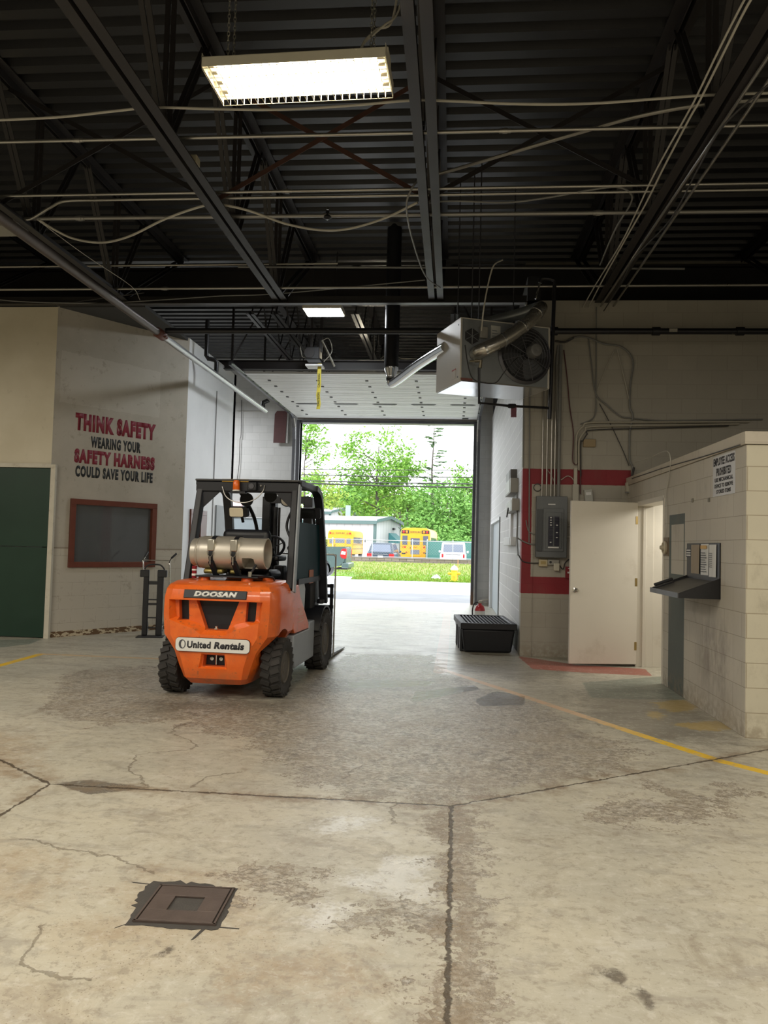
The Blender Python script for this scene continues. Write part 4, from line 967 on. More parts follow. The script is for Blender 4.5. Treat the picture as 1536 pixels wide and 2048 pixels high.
for c in range(2):
    cw = (bx1-bx0-.02)/2; x0 = bx0 + c*(cw+.02)
    for r in range(12):
        z0 = bz0 + r*(bz1-bz0)/12; br = MB().box((x0, -.034, z0+.0015), (x0+cw, -.022, z0+(bz1-bz0)/12-.0015)).build('breaker', M_BRK, ep)
        if (c, r) in ((0, 11), (0, 10), (0, 9), (0, 8), (0, 1), (1, 8), (1, 5), (1, 3)): MB().box((x0+cw*.35, -.038, z0+.008), (x0+cw*.7, -.034, z0+.022)).build('toggle', M_TOG, br)
MB().box((bx0, -.026, bz0-.03), (bx1, -.0225, bz0-.012)).build('label_strip', M_TOG, ep); MB().box((.16, -.002, .86*ph), (.26, 0, .875*ph)).build('name_plate', M_TOG, ep)
zt_ = pa.z
for px, r, ztop, mt, lab in ((1084, .012, 4.0, M_COND, 'leftmost'), (1093, .012, 4.3, M_COND, 'second'), (1102, .014, 4.55, M_COND, 'third'), (1109, .012, 4.1, M_COND, 'fourth'), (1117, .022, 4.4, M_GCABLE, 'thick dark')):
    x = atY(px, 985, YR-.05).x
    tag(MB().tube([(x, YR-.05, zt_+.003), (x, YR-.05, ztop)], r, 8).build('conduit_riser', mt), lab + ' conduit rising from the top of the grey panel', 'conduit', 'risers over the grey panel')
for px, y0, y1, lab in ((1046, 935, 700, 'thin conduit rising at the red frame corner'), (1058, 1085, 690, 'thin conduit running up through the red frame band')):
    tag(MB().tube([atY(px, y0, YR-.03), atY(px+2, y1, YR-.03)], .009, 6).build('conduit_riser', M_GCABLE), lab, 'conduit', 'risers at the red frame')
for k, (pts, r, m_, lab) in enumerate((
    (Z2((125, 240), (112, 400), (122, 700), (128, 900), (125, 1090)), .022, M_GCABLE, 'thick grey cable hanging from the gas pipe to the panel'),
    (Z2((160, 270), (182, 450), (200, 650), (225, 830), (220, 1000), (235, 1040), (268, 1050), (272, 1240)), .008, pm('maroon_cable', (.10, .035, .04), .5), 'maroon cable running down the block wall'),
    (Z2((325, 190), (345, 350), (375, 560), (450, 640), (540, 715), (620, 728), (800, 745), (1100, 742), (1500, 736)), .009, M_GCABLE, 'grey cable slanting down the wall to the booth roof'),
    (Z2((380, -20), (378, 300), (376, 560), (375, 680), (350, 735), (270, 770)), .008, M_GCABLE, 'thin vertical cable in the middle of the block wall'),
    (Z2((190, 200), (260, 180), (330, 188), (430, 228), (550, 250), (625, 340), (608, 500), (605, 650), (625, 715), (605, 820), (603, 1000), (625, 1070), (615, 1230)), .013, M_GCABLE, 'bundle of grey cables stepping down the wall to the booth corner'),
    (Z2((520, 265), (560, 430), (600, 600)), .006, M_CABLE, 'thin slack wire beside the stepped cable bundle'),
    (Z2((500, 275), (440, 400), (385, 540)), .006, M_CABLE, 'thin wire crossing the block wall leftwards'),
    (Z2((400, 630), (480, 780), (560, 950), (600, 1050)), .006, M_DCABLE, 'dark wire slanting down behind the wall conduits'),
    (Z2((140, 690), (180, 682)), .006, M_CABLE, 'short cross wire'),
    (Z2((100, 210), (170, 215), (230, 185)), .014, M_DCABLE, 'dark cable under the gas pipe end'))):
    if lab == 'short cross wire': continue
    conduit('wall_cable', wl(pts), r, m_, lab, 'cable')
for k, (dx, dy) in enumerate(((0, 0), (26, 28), (44, 52))):
    pts = Z2((1410-k*70, 752+dy*.55), (700, 755+dy*.8), (345, 757+dy), (290+dx*.6, 785+dy), (252+dx*.8, 830+dy*1.0), (244+dx*.7, 900), (244+dx*.7, 1040+k*40))
    conduit('wall_conduit', wl(pts[:1], WY-.01) + spline(wl(pts[1:], WY-.01), 5), .013 if k < 2 else .008, (pm('painted_conduit', (.42, .39, .32), .5) if k < 2 else M_DCABLE), ('upper', 'middle', 'lowest thin dark')[k] + ' of the three conduits bending down from the booth roof line', 'conduit', 'conduits bending over the red frame', sp=False)
yb_ = atY(1179, 886, WY); tag(MB().box((yb_.x-.085, YR-.04, yb_.z-.055), (yb_.x+.085, YR, yb_.z+.055)).build('cover_plate', pm('tan_plate', (.30, .22, .11), .5), bevel=.004), 'small tan cover plate on the block wall above the red band', 'plate')
ob = thing('outlet_box', 'cream double outlet box under the grey panel', 'outlet', atY(1086, 1133, YR-.03)); MB().box((-.06, -.02, 0), (.06, .03, .10)).build('box', pm('cream_plastic', (.50, .42, .26), .45), ob, bevel=.006); MB().box((-.035, -.024, .03), (.035, -.02, .075)).build('outlet', pm('ochre_plastic', (.38, .28, .10), .45), ob)
gb = thing('outlet_box', 'grey utility box with a black socket under the panel', 'outlet', atY(1105, 1133, YR-.03)); MB().box((-.07, -.02, .02), (.09, .03, .10)).build('box', M_PLATE, gb, bevel=.005); MB().tube([(-.03, -.022, .06), (-.03, -.018, .06)], .018, 10).build('socket', M_BLK, gb)
pl = thing('plug_adapter', 'white plug adapter hanging below the grey panel', 'adapter', atY(1113, 1142, YR-.04)); MB().box((-.04, -.03, 0), (.04, .03, .11)).build('body', pm('ivory_plastic', (.55, .52, .42), .45), pl, bevel=.012); MB().tube(spline([(.04, 0, .08), (.09, 0, .03), (.12, 0, .12), (.20, 0, .17), (.36, 0, .10), (.5, 0, .07)], 6), .008, 6).build('cord', M_BLK, pl)
conduit('wall_cable', wl([(1133, 1052), (1145, 1052), (1152, 1062), (1147, 1072), (1133, 1074)]), .010, M_CABLE, 'pale conduit loop at the right side of the grey panel', 'cable')
conduit('wall_cable', wl([(1033, 1075), (1045, 1082), (1060, 1088), (1072, 1088)]), .010, M_GCABLE, 'grey cable crossing the red band into the panel', 'cable')
conduit('wall_cable', wl([(1052, 1040), (1056, 1060), (1064, 1067), (1073, 1069)]), .007, M_GCABLE, 'thin cable curving into the left of the panel', 'cable')
conduit('wall_cable', wl([(1037, 1110), (1045, 1122), (1060, 1126), (1078, 1126)]), .008, M_DCABLE, 'dark cable crossing the red band to the cream outlet', 'cable')
cr = atY(1075, 975, YR-.02); tag(MB().tube([(cr.x + .052*math.cos(2*PI*i/24), YR-.02, cr.z + .052*math.sin(2*PI*i/24)) for i in range(24)], .006, 6, closed=True).build('cable_ring', M_DCABLE), 'black ring of cable above the panel corner', 'cable')
f0, f1 = atY(1131, 1133, YR-.03), atY(1149, 1157, YR-.03)
fa_ = thing('fire_alarm_pull', 'dark red fire alarm pull station under the panel', 'fire alarm', ((f0.x+f1.x)/2, YR-.03, f1.z)); fw_ = (f1.x-f0.x)/2; fh = f0.z-f1.z
M_FRED = pm('fire_red', (.22, .012, .02), .4)
MB().box((-fw_, -.02, 0), (fw_, .03, fh)).build('housing', M_FRED, fa_, bevel=.005); MB().box((-fw_*.6, -.03, fh*.42), (fw_*.6, -.02, fh*.56)).box((-fw_*.15, -.03, fh*.30), (fw_*.15, -.02, fh*.42)).build('pull_handle', M_TOG, fa_)
MB().box((-fw_*.5, -.021, fh*.82), (fw_*.5, -.0195, fh*.87)).build('print_line', M_TOG, fa_)
rb = thing('raceway', 'pale vertical raceway with a small box above the open white door', 'raceway', atY(1150, 1010, YR-.04)); MB().box((-.022, -.02, .28), (.022, .04, .52)).build('duct', pm('painted_duct', (.46, .43, .35), .5), rb); MB().box((-.04, -.03, .0), (.045, .04, .29)).build('box', pm('painted_box', (.44, .42, .35), .5), rb, bevel=.005)
nb = thing('notice_box', 'tilted pale grey box on the wall above the open door', 'box', atY(1178, 1003, YR-.04), 0); Mr = Matrix.Rotation(math.radians(-6), 4, 'Y'); MB().box((-.055, -.02, 0), (.055, .04, .17), Mr).build('box', pm('pale_grey_box', (.42, .42, .38), .5), nb, bevel=.004); MB().box((-.035, -.022, .09), (.035, -.02, .13), Mr).build('label', M_TOG, nb)
conduit('wall_cable', wl([(1122, 960), (1136, 952), (1148, 962), (1150, 985), (1148, 1015)]), .006, M_CABLE, 'white wire arching over the panel to the raceway', 'wire')
conduit('wall_cable', wl([(1093, 937), (1105, 955), (1110, 970)]), .005, M_CABLE, 'short white wire slanting on the red band', 'wire')
sq = thing('siren_box', 'cream box with a tangle of cables in the corner by the booth', 'box', atY(1261, 985, YR-.08)); MB().box((-.06, -.02, 0), (.05, .08, .14)).build('box', pm('cream_box', (.50, .47, .38), .5), sq, bevel=.006); MB().box((-.075, -.03, -.01), (.05, .0, .01)).build('bracket', M_GCABLE, sq)
conduit('corner_cable', [atY(1268, 935, 10.9), atY(1263, 960, 10.88), atY(1266, 985, 10.88), atY(1262, 1005, 10.88)], .016, M_DCABLE, 'dark cable bundle in the corner of booth and wall', 'cable')
conduit('booth_cable', [atX(1264, 957, XK-.02), atX(1300, 945, XK-.02), atX(1330, 935, XK-.02), atX(1400, 915, XK-.02), atX(1480, 890, XK-.025)], .006, M_DCABLE, 'black cable along the course below the booth cap', 'cable')
conduit('booth_wire', [atX(1331, 1074, XK-.015), atX(1334, 1040, XK-.015), atX(1332, 990, XK-.015), atX(1337, 960, XK-.015), atX(1341, 920, XK-.03), atX(1332, 902, XK-.035), atX(1300, 915, XK-.035), atX(1270, 925, XK-.035)], .005, M_CABLE, 'thin pale wire running up from the door bell to the booth cap', 'wire')
# boxes on the bay side of the corner
def xb(px, py): return atX(px, py, XR-.02)
for nm, cat, a, b, dpt, mt, lab in (('disconnect_box', 'switch box', (1022, 950), (1031, 970), .10, pm('dark_grey_box', (.12, .115, .10), .5), 'dark grey box, topmost on the white bay wall edge'), ('disconnect_box', 'switch box', (1023, 968), (1034, 985), .12, M_PLATE, 'grey switch box under the dark box on the bay wall edge'),
        ('disconnect_box', 'switch box', (1024, 1006), (1036, 1021), .11, M_PLATE, 'grey lever switch box halfway down the bay wall edge'), ('outlet_box', 'outlet', (1014, 1076), (1029, 1091), .08, M_WHITE, 'white outlet box at the bottom of the white raceway')):
    p0, p1 = xb(*a), xb(*b); y0, y1 = sorted((p0.y, p1.y)); z0, z1 = sorted((p0.z, p1.z))
    t = thing(nm, lab, cat, (XR, (y0+y1)/2, z0)); MB().box((-dpt, -(y1-y0)/2, 0), (0, (y1-y0)/2, z1-z0)).build('housing', mt, t, bevel=.005)
    MB().box((-dpt-.006, -(y1-y0)*.4, .015), (-dpt, (y1-y0)*.4, z1-z0-.015)).build('cover', mt, t)
    if 'lever' in lab: MB().bar((-dpt-.01, 0, .07), (-dpt-.03, .02, -.08), .02, .03).build('lever', M_BLK, t)
p0, p1 = xb(1018, 1022), xb(1027, 1085); rw = thing('raceway', 'white vertical raceway on the bay wall edge', 'raceway', (XR, (p0.y+p1.y)/2, p1.z)); MB().box((-.04, -.14, 0), (0, .14, p0.z-p1.z)).build('duct', M_WHITE, rw)
conduit('wall_cable', [xb(1034, 985), xb(1035, 1040), xb(1034, 1080), xb(1036, 1110)], .012, M_GCABLE, 'grey cable down the corner of the white bay wall', 'cable')

# ================================================================== BOOTH WALL THINGS
def xk(px, py, o=0.0): return atX(px, py, XK-o)
s0, s1 = xk(1427, 917), xk(1471, 985)
sz0, sz1 = xk(1450, 990).z, xk(1450, 908).z
M_SIGNP = pm('faded_sign_sheet', (.46, .45, .43), .4); M_INK = pm('black_ink', (.03, .03, .035), .6)
sg = thing('warning_sign', 'pale sign with black lettering high on the booth wall', 'sign', (XK, (s0.y+s1.y)/2, sz0))
sw = s0.y - s1.y; sh = sz1 - sz0
MB().box((-.004, -sw/2, 0), (0, sw/2, sh)).build('sheet', M_SIGNP, sg)
for txt, w_, z0, h_ in (('EMPLOYEE ACCESS', .94, .76, .20), ('PROHIBITED', .66, .50, .20), ('USE MECHANICAL', .82, .355, .10), ('DEVICE TO REMOVE', .82, .205, .10), ('STORED ITEMS', .64, .06, .10)):
    lettering('text_line', txt, M_INK, sg, (-.004, sw/2 - sw*(1-w_)/2, sh*z0), (0, -1, 0), (0, 0, 1), sw*w_, sh*h_, .0015, .035, 0, 1.1)
db = thing('door_bell', 'brass door bell plate beside the booth doorway', 'door bell', xk(1332, 1112)); db.location.x = XK
zz0 = xk(1332, 1112).z; zz1 = xk(1332, 1075).z; hw = (xk(1326, 1090).y - xk(1337, 1090).y)/2
MB().box((-.008, -hw, 0), (0, hw, zz1-zz0)).build('plate', pm('brown_bell_plate', (.13, .085, .045), .45), db)
Mb = Matrix.Translation((-.008, 0, (zz1-zz0)*.45)) @ Matrix.Rotation(-PI/2, 4, 'Y')
MB().lathe([(.075, 0), (.078, .02), (.06, .03), (.045, .012), (.03, .02), (.022, .06), (0, .066)], 24, Mb).build('bell', pm('cream_bell', (.52, .46, .34), .4), db)
# wall desk
dA, dB = xk(1376, 1100).y, xk(1442, 1100).y
dz0, dzt = 1.09, 1.60
dk = thing('wall_desk', 'black metal sloping desk fixed to the booth wall with papers above', 'wall desk', (XK, (dA+dB)/2, dz0))
dw = (dA-dB)/2; dd_ = .37
M_DKB = pm('black_desk_enamel', (.010, .010, .012), .42, var=.2); M_WORN = pm('worn_desk_top', (.085, .08, .07), .45, var=.35, scale=7)
MB().box((-.012, -dw, .0), (0, dw, dzt-dz0)).build('back_panel', M_DKB, dk, bevel=.004)
for s, nm in ((-1, 'side_panel'), (1, 'side_panel')):
    y = s*dw; y0, y1 = (y, y+.012) if s < 0 else (y-.012, y)
    MB().add([(0, y0, 0), (-dd_, y0, 0), (-dd_, y0, .045), (0, y0, .19), (0, y1, 0), (-dd_, y1, 0), (-dd_, y1, .045), (0, y1, .19)], [(0, 1, 2, 3), (7, 6, 5, 4), (0, 4, 5, 1), (1, 5, 6, 2), (2, 6, 7, 3), (3, 7, 4, 0)]).build(nm, M_DKB, dk)
MB().add([(0, -dw+.012, .15), (0, dw-.012, .15), (-dd_, dw-.012, .018), (-dd_, -dw+.012, .018), (0, -dw+.012, .162), (0, dw-.012, .162), (-dd_, dw-.012, .03), (-dd_, -dw+.012, .03)], [(0, 1, 2, 3), (7, 6, 5, 4), (0, 4, 5, 1), (1, 5, 6, 2), (2, 6, 7, 3), (3, 7, 4, 0)]).build('desk_top', M_WORN, dk)
MB().box((-dd_-.008, -dw, 0), (-dd_, dw, .048)).build('front_lip', pm('grey_lip', (.09, .09, .09), .4, .4), dk)
M_PAPER = pm('white_paper', (.66, .66, .63), .6); M_PBROWN = pm('tan_paper', (.30, .235, .155), .6); M_POR = pm('orange_print', (.60, .34, .06), .5)
def paper(a0, a1, zt, zb, mt, lab, curl=.012):
    ya, yb = xk(a0, 1110).y, xk(a1, 1110).y
    t = thing('posted_paper', lab, 'paper', (XK-.014, (ya+yb)/2, zb), 0, 'papers on the wall desk'); w = (ya-yb)/2; h = zt-zb
    m = MB(); vs = []
    for i in range(7):
        y = w - 2*w*i/6; cx = -.002 - curl*abs(math.sin(i*1.1))
        vs += [(cx, y, 0), (cx*.5, y, h), (cx-.0008, y, 0), (cx*.5-.0008, y, h)]
    fs = []
    for i in range(6):
        b = 4*i; fs += [(b, b+1, b+5, b+4), (b+2, b+6, b+7, b+3), (b, b+4, b+6, b+2), (b+1, b+3, b+7, b+5)]
    m.add(vs, fs + [(0, 2, 3, 1), (24, 25, 27, 26)]); m.build('sheet', mt, t); return t, w, h
t, w, h = paper(1385.5, 1402.5, 1.585, 1.30, M_PBROWN, 'tan paper at the left of the desk back panel')
t, w, h = paper(1405, 1421, 1.592, 1.295, M_PAPER, 'white printed paper with an orange heading in the middle of the desk panel')
MB().box((-.016, -w*.75, h*.84), (-.0145, w*.75, h*.95)).build('heading', M_POR, t)
for k in range(9): MB().box((-.0175, -w*.8 + (k % 3)*.02, h*(.10+k*.075)), (-.0155, w*.7, h*(.10+k*.075)+.006)).build('print_line', M_INK, t)
t, w, h = paper(1421.5, 1436.5, 1.585, 1.285, M_PAPER, 'white printed paper at the right of the desk panel')
for k in range(8): MB().box((-.0175, -w*.2, h*(.30+k*.06)), (-.0155, w*.7, h*(.30+k*.06)+.004)).build('print_line', M_INK, t)
yt0, yt1 = xk(1375.5, 1110).y, xk(1385, 1110).y
tl_ = thing('label_plate', 'small black and white label on the left edge of the desk panel', 'label', (XK-.0125, (yt0+yt1)/2, 1.46)); MB().box((-.003, -(yt0-yt1)/2, 0), (0, (yt0-yt1)/2, .085)).build('plate', M_INK, tl_)
for k in range(3): MB().box((-.0045, -(yt0-yt1)*.42, .012+k*.025), (-.003, (yt0-yt1)*.42, .026+k*.025)).build('print_line', M_PAPER, tl_)
pn = thing('stapler', 'black stapler lying on the far end of the sloping desk', 'stapler', (XK-.24, dA-.10, dz0+.085), .1)
Ms = Matrix.Rotation(math.radians(-19.5), 4, 'Y')
MB().box((-.12, -.02, 0), (.08, .02, .016), Ms).build('base', M_BLK, pn, bevel=.004); MB().box((-.12, -.016, .022), (.08, .016, .05), Ms).build('arm', M_BLK, pn, bevel=.008)
# screws and holes on the booth wall
for k, (px, py, lab) in enumerate(((1386, 1001, 'left'), (1419, 1000, 'right'))):
    c = xk(px, py); tag(MB().box((XK-.012, c.y-.02, c.z-.02), (XK, c.y+.02, c.z+.02)).build('wall_stub', pm('old_bracket', (.20, .19, .16), .6), bevel=.004), lab + ' of two small metal stubs below the pale sign', 'bracket', 'stubs below the sign')

# ================================================================== LETTERING ON THE ANGLED WALL
lt0 = onA(148, 960); wl_ = thing('safety_lettering', 'red and black safety lettering on the angled wall above the window', 'lettering', (lt0.x, lt0.y, lt0.z))
M_LRED = pm('maroon_paint', (.235, .016, .035), .5); M_LBLK = pm('black_paint', (.016, .018, .020), .5)
for txt, a, b, h0, mt, bo in (('THINK SAFETY', (150, 860), (311, 872), (150, 824), M_LRED, .075), ('WEARING YOUR', (181, 895), (281, 901), (181, 872), M_LBLK, .06), ('SAFETY HARNESS', (148, 925), (309, 936), (148, 896), M_LRED, .075), ('COULD SAVE YOUR LIFE', (150, 953), (305, 962), (150, 930), M_LBLK, .06)):
    p0 = onA(*a, .001); p1 = onA(*b, .001); p2 = onA(*h0, .001)
    lettering('text_line', txt, mt, wl_, p0 - Vector(wl_.location), AB, (0, 0, 1), (p1-p0).dot(AB), p2.z-p0.z, .002, bo, 0, 1.2)

# ================================================================== HAND TRUCK
hb = (atZ(303, 1272))
ht = thing('hand_truck', 'black hand truck with bright handles standing by the angled wall', 'hand truck', (hb.x, hb.y, 0), math.radians(14))
s_ = .000765
def hq(zx, zy, y=0.0): return Vector(((zx-430)*s_, y, (1850-zy)*s_))
for x0, x1, nm in ((235, 345, 'rail'), (505, 630, 'rail')):
    a, b = hq(x0, 1840), hq(x1, 510); MB().box((a.x, -.03, .012), (b.x, .02, b.z)).build(nm, pm('black_plastic', (.016, .016, .018), .6, var=.3, scale=8), ht, bevel=.012)
for x0, x1 in ((165, 345), (505, 692)):
    a, b = hq(x0, 660), hq(x1, 515); MB().box((a.x, -.04, a.z), (b.x, .04, b.z)).build('bracket', M_BLK, ht, bevel=.012)
for y0, y1 in ((810, 740), (1128, 1100), (1225, 1180), (1492, 1468)):
    a, b = hq(340, y0), hq(510, y1); MB().box((a.x, -.02, a.z), (b.x, .01, b.z)).build('cross_bar', M_BLK, ht, bevel=.003)
MB().tube(spline([hq(245, 500), hq(270, 455), hq(330, 412), hq(430, 402), hq(540, 408), hq(600, 450), hq(640, 510)], 5), .012, 10).build('loop', M_BLK, ht)
for pts, grip in (([hq(215, 600, .02), hq(205, 400, .03), hq(200, 320, .04), hq(230, 250, .07)], [hq(232, 245, .07), hq(268, 150, .14)]), ([hq(745, 860, .02), hq(728, 440, .03), hq(722, 360, .04), hq(755, 275, .07)], [hq(757, 268, .07), hq(838, 178, .14)])):
    MB().tube(spline(pts, 5), .011, 10).build('handle', M_CHROME, ht, label='bright steel handle'); MB().tube(grip, .016, 10).build('grip', M_BLK, ht)
MB().tube([hq(215, 312, .04), hq(725, 326, .04)], .008, 8).build('handle_bar', M_CHROME, ht)
MB().box((-.20, -.26, .002), (.20, .02, .012)).build('toe_plate', M_BLK, ht)
for s in (-1, 1):
    Mw = Matrix.Translation((s*.115, .11, .115)) @ Matrix.Rotation(PI/2, 4, 'Y')
    wh = MB().lathe([(.06, -.03), (.10, -.034), (.115, -.02), (.115, .02), (.10, .034), (.06, .03)], 28, Mw, closed=True).build('wheel', pm('grey_rubber', (.07, .07, .07), .7), ht)
    MB().lathe([(.06, -.02), (.062, .02), (.02, .03), (0, .03)], 20, Mw).build('rim', pm('pale_grey_rim', (.42, .42, .43), .4, .4), wh)
MB().tube([(-.16, .11, .115), (.16, .11, .115)], .010, 8).bar((-.1, .0, .3), (-.1, .11, .115), .02, .02).bar((.1, 0, .3), (.1, .11, .115), .02, .02).build('axle', M_BLK, ht)

# ================================================================== BIN, EXTINGUISHER, DRAIN
bn = thing('spill_bin', 'black plastic spill bin with a slotted top by the bay corner', 'bin', (atZ(973, 1305).x+.015, 11.16, 0), math.radians(4))
M_BIN = pm('black_polyethylene', (.009, .010, .014), .5, var=.25, scale=4); bw, bd = .335, 1.25
def rr(x0, x1, y0, y1, z): return [(x0, y0, z), (x1, y0, z), (x1, y1, z), (x0, y1, z)]
MB().loft([rr(-bw, bw, .0, bd, .004), rr(-bw-.045, bw+.045, -.05, bd+.04, .34)]).build('body', M_BIN, bn, bevel=.03)
m = MB(); o0, o1 = -bw-.065, bw+.065
for lo, hi in (((o0, -.075, .335), (o1, -.015, .425)), ((o0, bd, .335), (o1, bd+.06, .425)), ((o0, -.015, .335), (o0+.07, bd, .425)), ((o1-.07, -.015, .335), (o1, bd, .425))): m.box(lo, hi)
m.build('rim', M_BIN, bn, bevel=.01)
m = MB(); n_ = 13
for k in range(n_):
    x = o0+.08 + (o1-o0-.16)*k/(n_-1); m.box((x-.011, -.015, .385), (x+.011, bd, .418))
for y in (.3, .62, .95): m.box((o0+.07, y-.015, .37), (o1-.07, y+.015, .4))
m.build('grating', M_BIN, bn)
for y in (.10, .42, .80): MB().box((-bw-.055, y, .0), (-bw-.01, y+.16, .33)).build('side_rib', M_BIN, bn, bevel=.012)
fx_ = thing('fire_extinguisher', 'red fire extinguisher standing behind the black bin', 'fire extinguisher', (.50, 13.6, 0))
MB().lathe([(.0, 0), (.085, 0), (.09, .02), (.09, .42), (.07, .48), (.03, .51), (.03, .53), (0, .53)], 24).build('cylinder', pm('extinguisher_red', (.42, .02, .025), .3), fx_)
MB().lathe([(.0915, .14), (.0915, .40)], 24).build('label', M_PAPER, fx_, fix=False)
MB().box((-.03, -.02, .53), (.03, .02, .57)).bar((-.02, 0, .57), (.13, 0, .60), .025, .012).bar((-.02, 0, .55), (.12, 0, .545), .02, .012).build('valve', M_CHROME, fx_); MB().tube(spline([(-.03, 0, .55), (-.10, 0, .52), (-.13, -.02, .38), (-.11, -.03, .2), (-.105, -.03, .1)], 6), .012, 8).build('hose', M_BLK, fx_)
ang = math.atan2(drain_q[1][1]-drain_q[0][1], drain_q[1][0]-drain_q[0][0])
dr = thing('floor_drain', 'rusty square floor drain cover with a broken opening in the foreground floor', 'drain', (dcx, dcy, 0), ang*.6)
M_IRON = pm('rusty_iron', (.085, .062, .052), .6, .2, var=.35, scale=14, bump=.3); M_TAR = pm('dark_patch', (.048, .043, .038), .75, var=.3, scale=20, bump=.5)
hs, hi_ = .148, .062
m = MB()
for lo, hi in (((-hs, -hs, .002), (hs, -hi_, .011)), ((-hs, hi_, .002), (hs, hs, .011)), ((-hs, -hi_, .002), (-hi_, hi_, .011)), ((hi_, -hi_, .002), (hs, hi_, .011))): m.box(lo, hi)
m.build('cover_plate', M_IRON, dr, bevel=.002)
m = MB()
for a, b in (((-.165, -.155), (.165, -.155)), ((.158, -.16), (.158, .16)), ((.165, .158), (-.165, .158)), ((-.158, .16), (-.158, -.16))): m.bar((*a, .006), (*b, .006), .008, .009)
m.build('rim', M_IRON, dr)
MB().box((-hi_, -hi_, .0008), (hi_, hi_, .002)).build('debris', pm('wet_brown_debris', (.17, .105, .035), .45, var=.7, scale=30), dr)
random.seed(3); pts = []
for k in range(64):
    a = 2*PI*k/64; r0 = .165/max(abs(math.cos(a)), abs(math.sin(a)))
    ex = .006 + (.055*max(0, math.cos(a-2.45))**1 + .02*max(0, math.cos(a+1.2)))*random.uniform(.4, 1.2) + random.uniform(0, .008)
    pts.append(((r0+ex)*math.cos(a), (r0+ex)*math.sin(a)))
m = MB(); m.prism(pts, 'z', .0004, .0022); m.prism([(.12, -.17), (.135, -.17), (.11, -.26), (.10, -.27)], 'z', .0004, .0018); m.prism([(-.16, -.15), (-.17, -.16), (-.215, -.21), (-.21, -.20)], 'z', .0004, .0018); m.prism([(-.15, .165), (-.15, .172), (-.30, .19), (-.29, .183)], 'z', .0004, .0018); m.prism([(.16, -.158), (.16, -.166), (.26, -.17), (.26, -.165)], 'z', .0004, .0018)
m.build('sealant', M_TAR, dr)
# ================================================================== FORKLIFT
fk_ = thing('forklift', 'orange forklift with a propane tank on its back parked in the drive lane', 'forklift', (-2.205, 7.06, 0), -.040)
to = NT('scuffed_orange_paint'); Pp = to.obj()
n1 = to.noise(Pp, 5, 6, .7); n2 = to.noise(Pp, 26, 5, .7)
oc = to.mix(to.ramp(n1, .3, .7), (.74, .120, .012), (.84, .165, .020))
zz = to.xyz(Pp)[2]
sc1 = to.math('MULTIPLY', to.ramp(n2, .57, .66), to.ramp(n1, .44, .58)); oc = to.mix(to.math('MULTIPLY', sc1, .75), oc, (.16, .08, .045))
gr = to.math('MULTIPLY', to.ramp(to.noise(Pp, 3.2, 7, .75), .54, .66), .35); oc = to.mix(gr, oc, (.34, .13, .06))
dust = to.math('MULTIPLY', to.ramp(zz, .34, .20), to.ramp(n1, .35, .6)); oc = to.mix(to.math('MULTIPLY', dust, .5), oc, (.26, .11, .055))
M_OR = to.fin(oc, to.math('MULTIPLY_ADD', n1, .2, .22), 0)
M_OR.node_tree.nodes['Principled BSDF'].inputs['Coat Weight'].default_value = .3
M_FBK = pm('forklift_black', (.008, .009, .013), .45, var=.2, scale=5)
M_FGR = pm('forklift_grey', (.30, .33, .36), .42, var=.1, scale=4, dirt=(.12, .11, .10), dirt_amt=.15)
M_FLG = pm('light_grey_cover', (.50, .54, .58), .4, var=.06)
M_RUB = pm('dusty_tyre_rubber', (.030, .028, .026), .75, var=.35, scale=10)
M_RIM = pm('dusty_rim', (.085, .075, .060), .6, var=.3, scale=8)

def cw_ring(z, w, t, wt=None):
    wt = wt or w*.76; f = .80
    L = [(-w, f), (-w, t+.30), (-w*.985, t+.17), (-(w*.6+wt*.4), t+.06), (-wt, t+.008), (-wt*.5, t)]
    return [(x, y, z) for x, y in L] + [(-x, y, z) for x, y in reversed(L)]
cw = MB().loft([cw_ring(*a) for a in ((.15, .30, .10, .24), (.21, .335, .03, .27), (.32, .385, .004), (.46, .44, -.004), (.54, .50, -.008), (.61, .555, -.010), (.80, .57, -.010), (.955, .57, -.002), (1.035, .56, .022), (1.075, .54, .055), (1.105, .50, .13), (1.115, .46, .22))]).build('counterweight', M_OR, None, keep=True, smooth=False)
def cutter(pf, pb, y0, y1):
    n = len(pf); m = MB(); m.add([(x, y0, z) for x, z in pf] + [(x, y1, z) for x, z in pb], [tuple(range(n)), tuple(range(2*n-1, n-1, -1))] + [((i+1) % n, i, n+i, n+(i+1) % n) for i in range(n)])
    return m.build('c', M_OR, None, keep=True, smooth=False)
sy = lambda h: h + [(-x, z) for x, z in reversed(h)]
k1 = cutter(sy([(-.13, .60), (-.21, .655), (-.33, .69), (-.465, .735), (-.49, .945)]), sy([(-.10, .67), (-.17, .715), (-.27, .74), (-.40, .775), (-.42, .93)]), -.05, .085)
k2 = cutter(sy([(-.11, .655), (-.215, .935)]), sy([(-.09, .68), (-.19, .925)]), -.02, .60)
k3 = cutter([(.275, .745), (.375, .745), (.385, .93), (.285, .93)], [(.275, .745), (.36, .745), (.37, .93), (.285, .93)], -.02, .55)
k4 = cutter([(-.375, .745), (-.275, .745), (-.285, .93), (-.385, .93)], [(-.36, .745), (-.275, .745), (-.285, .93), (-.37, .93)], -.02, .55)
k5 = cutter(sy([(-.19, .27), (-.13, .46)]), sy([(-.12, .32), (-.10, .435)]), -.06, .035)
k6 = cutter(sy([(-.11, .325), (-.10, .43)]), sy([(-.11, .325), (-.10, .43)]), .0, .14)
def cyl(x0, x1, y, z, r):
    return MB().lathe([(r, x0), (r, x1)], 40, Matrix.Translation((0, y, z)) @ Matrix.Rotation(PI/2, 4, 'Y')).build('c', M_OR, None, keep=True, smooth=False)
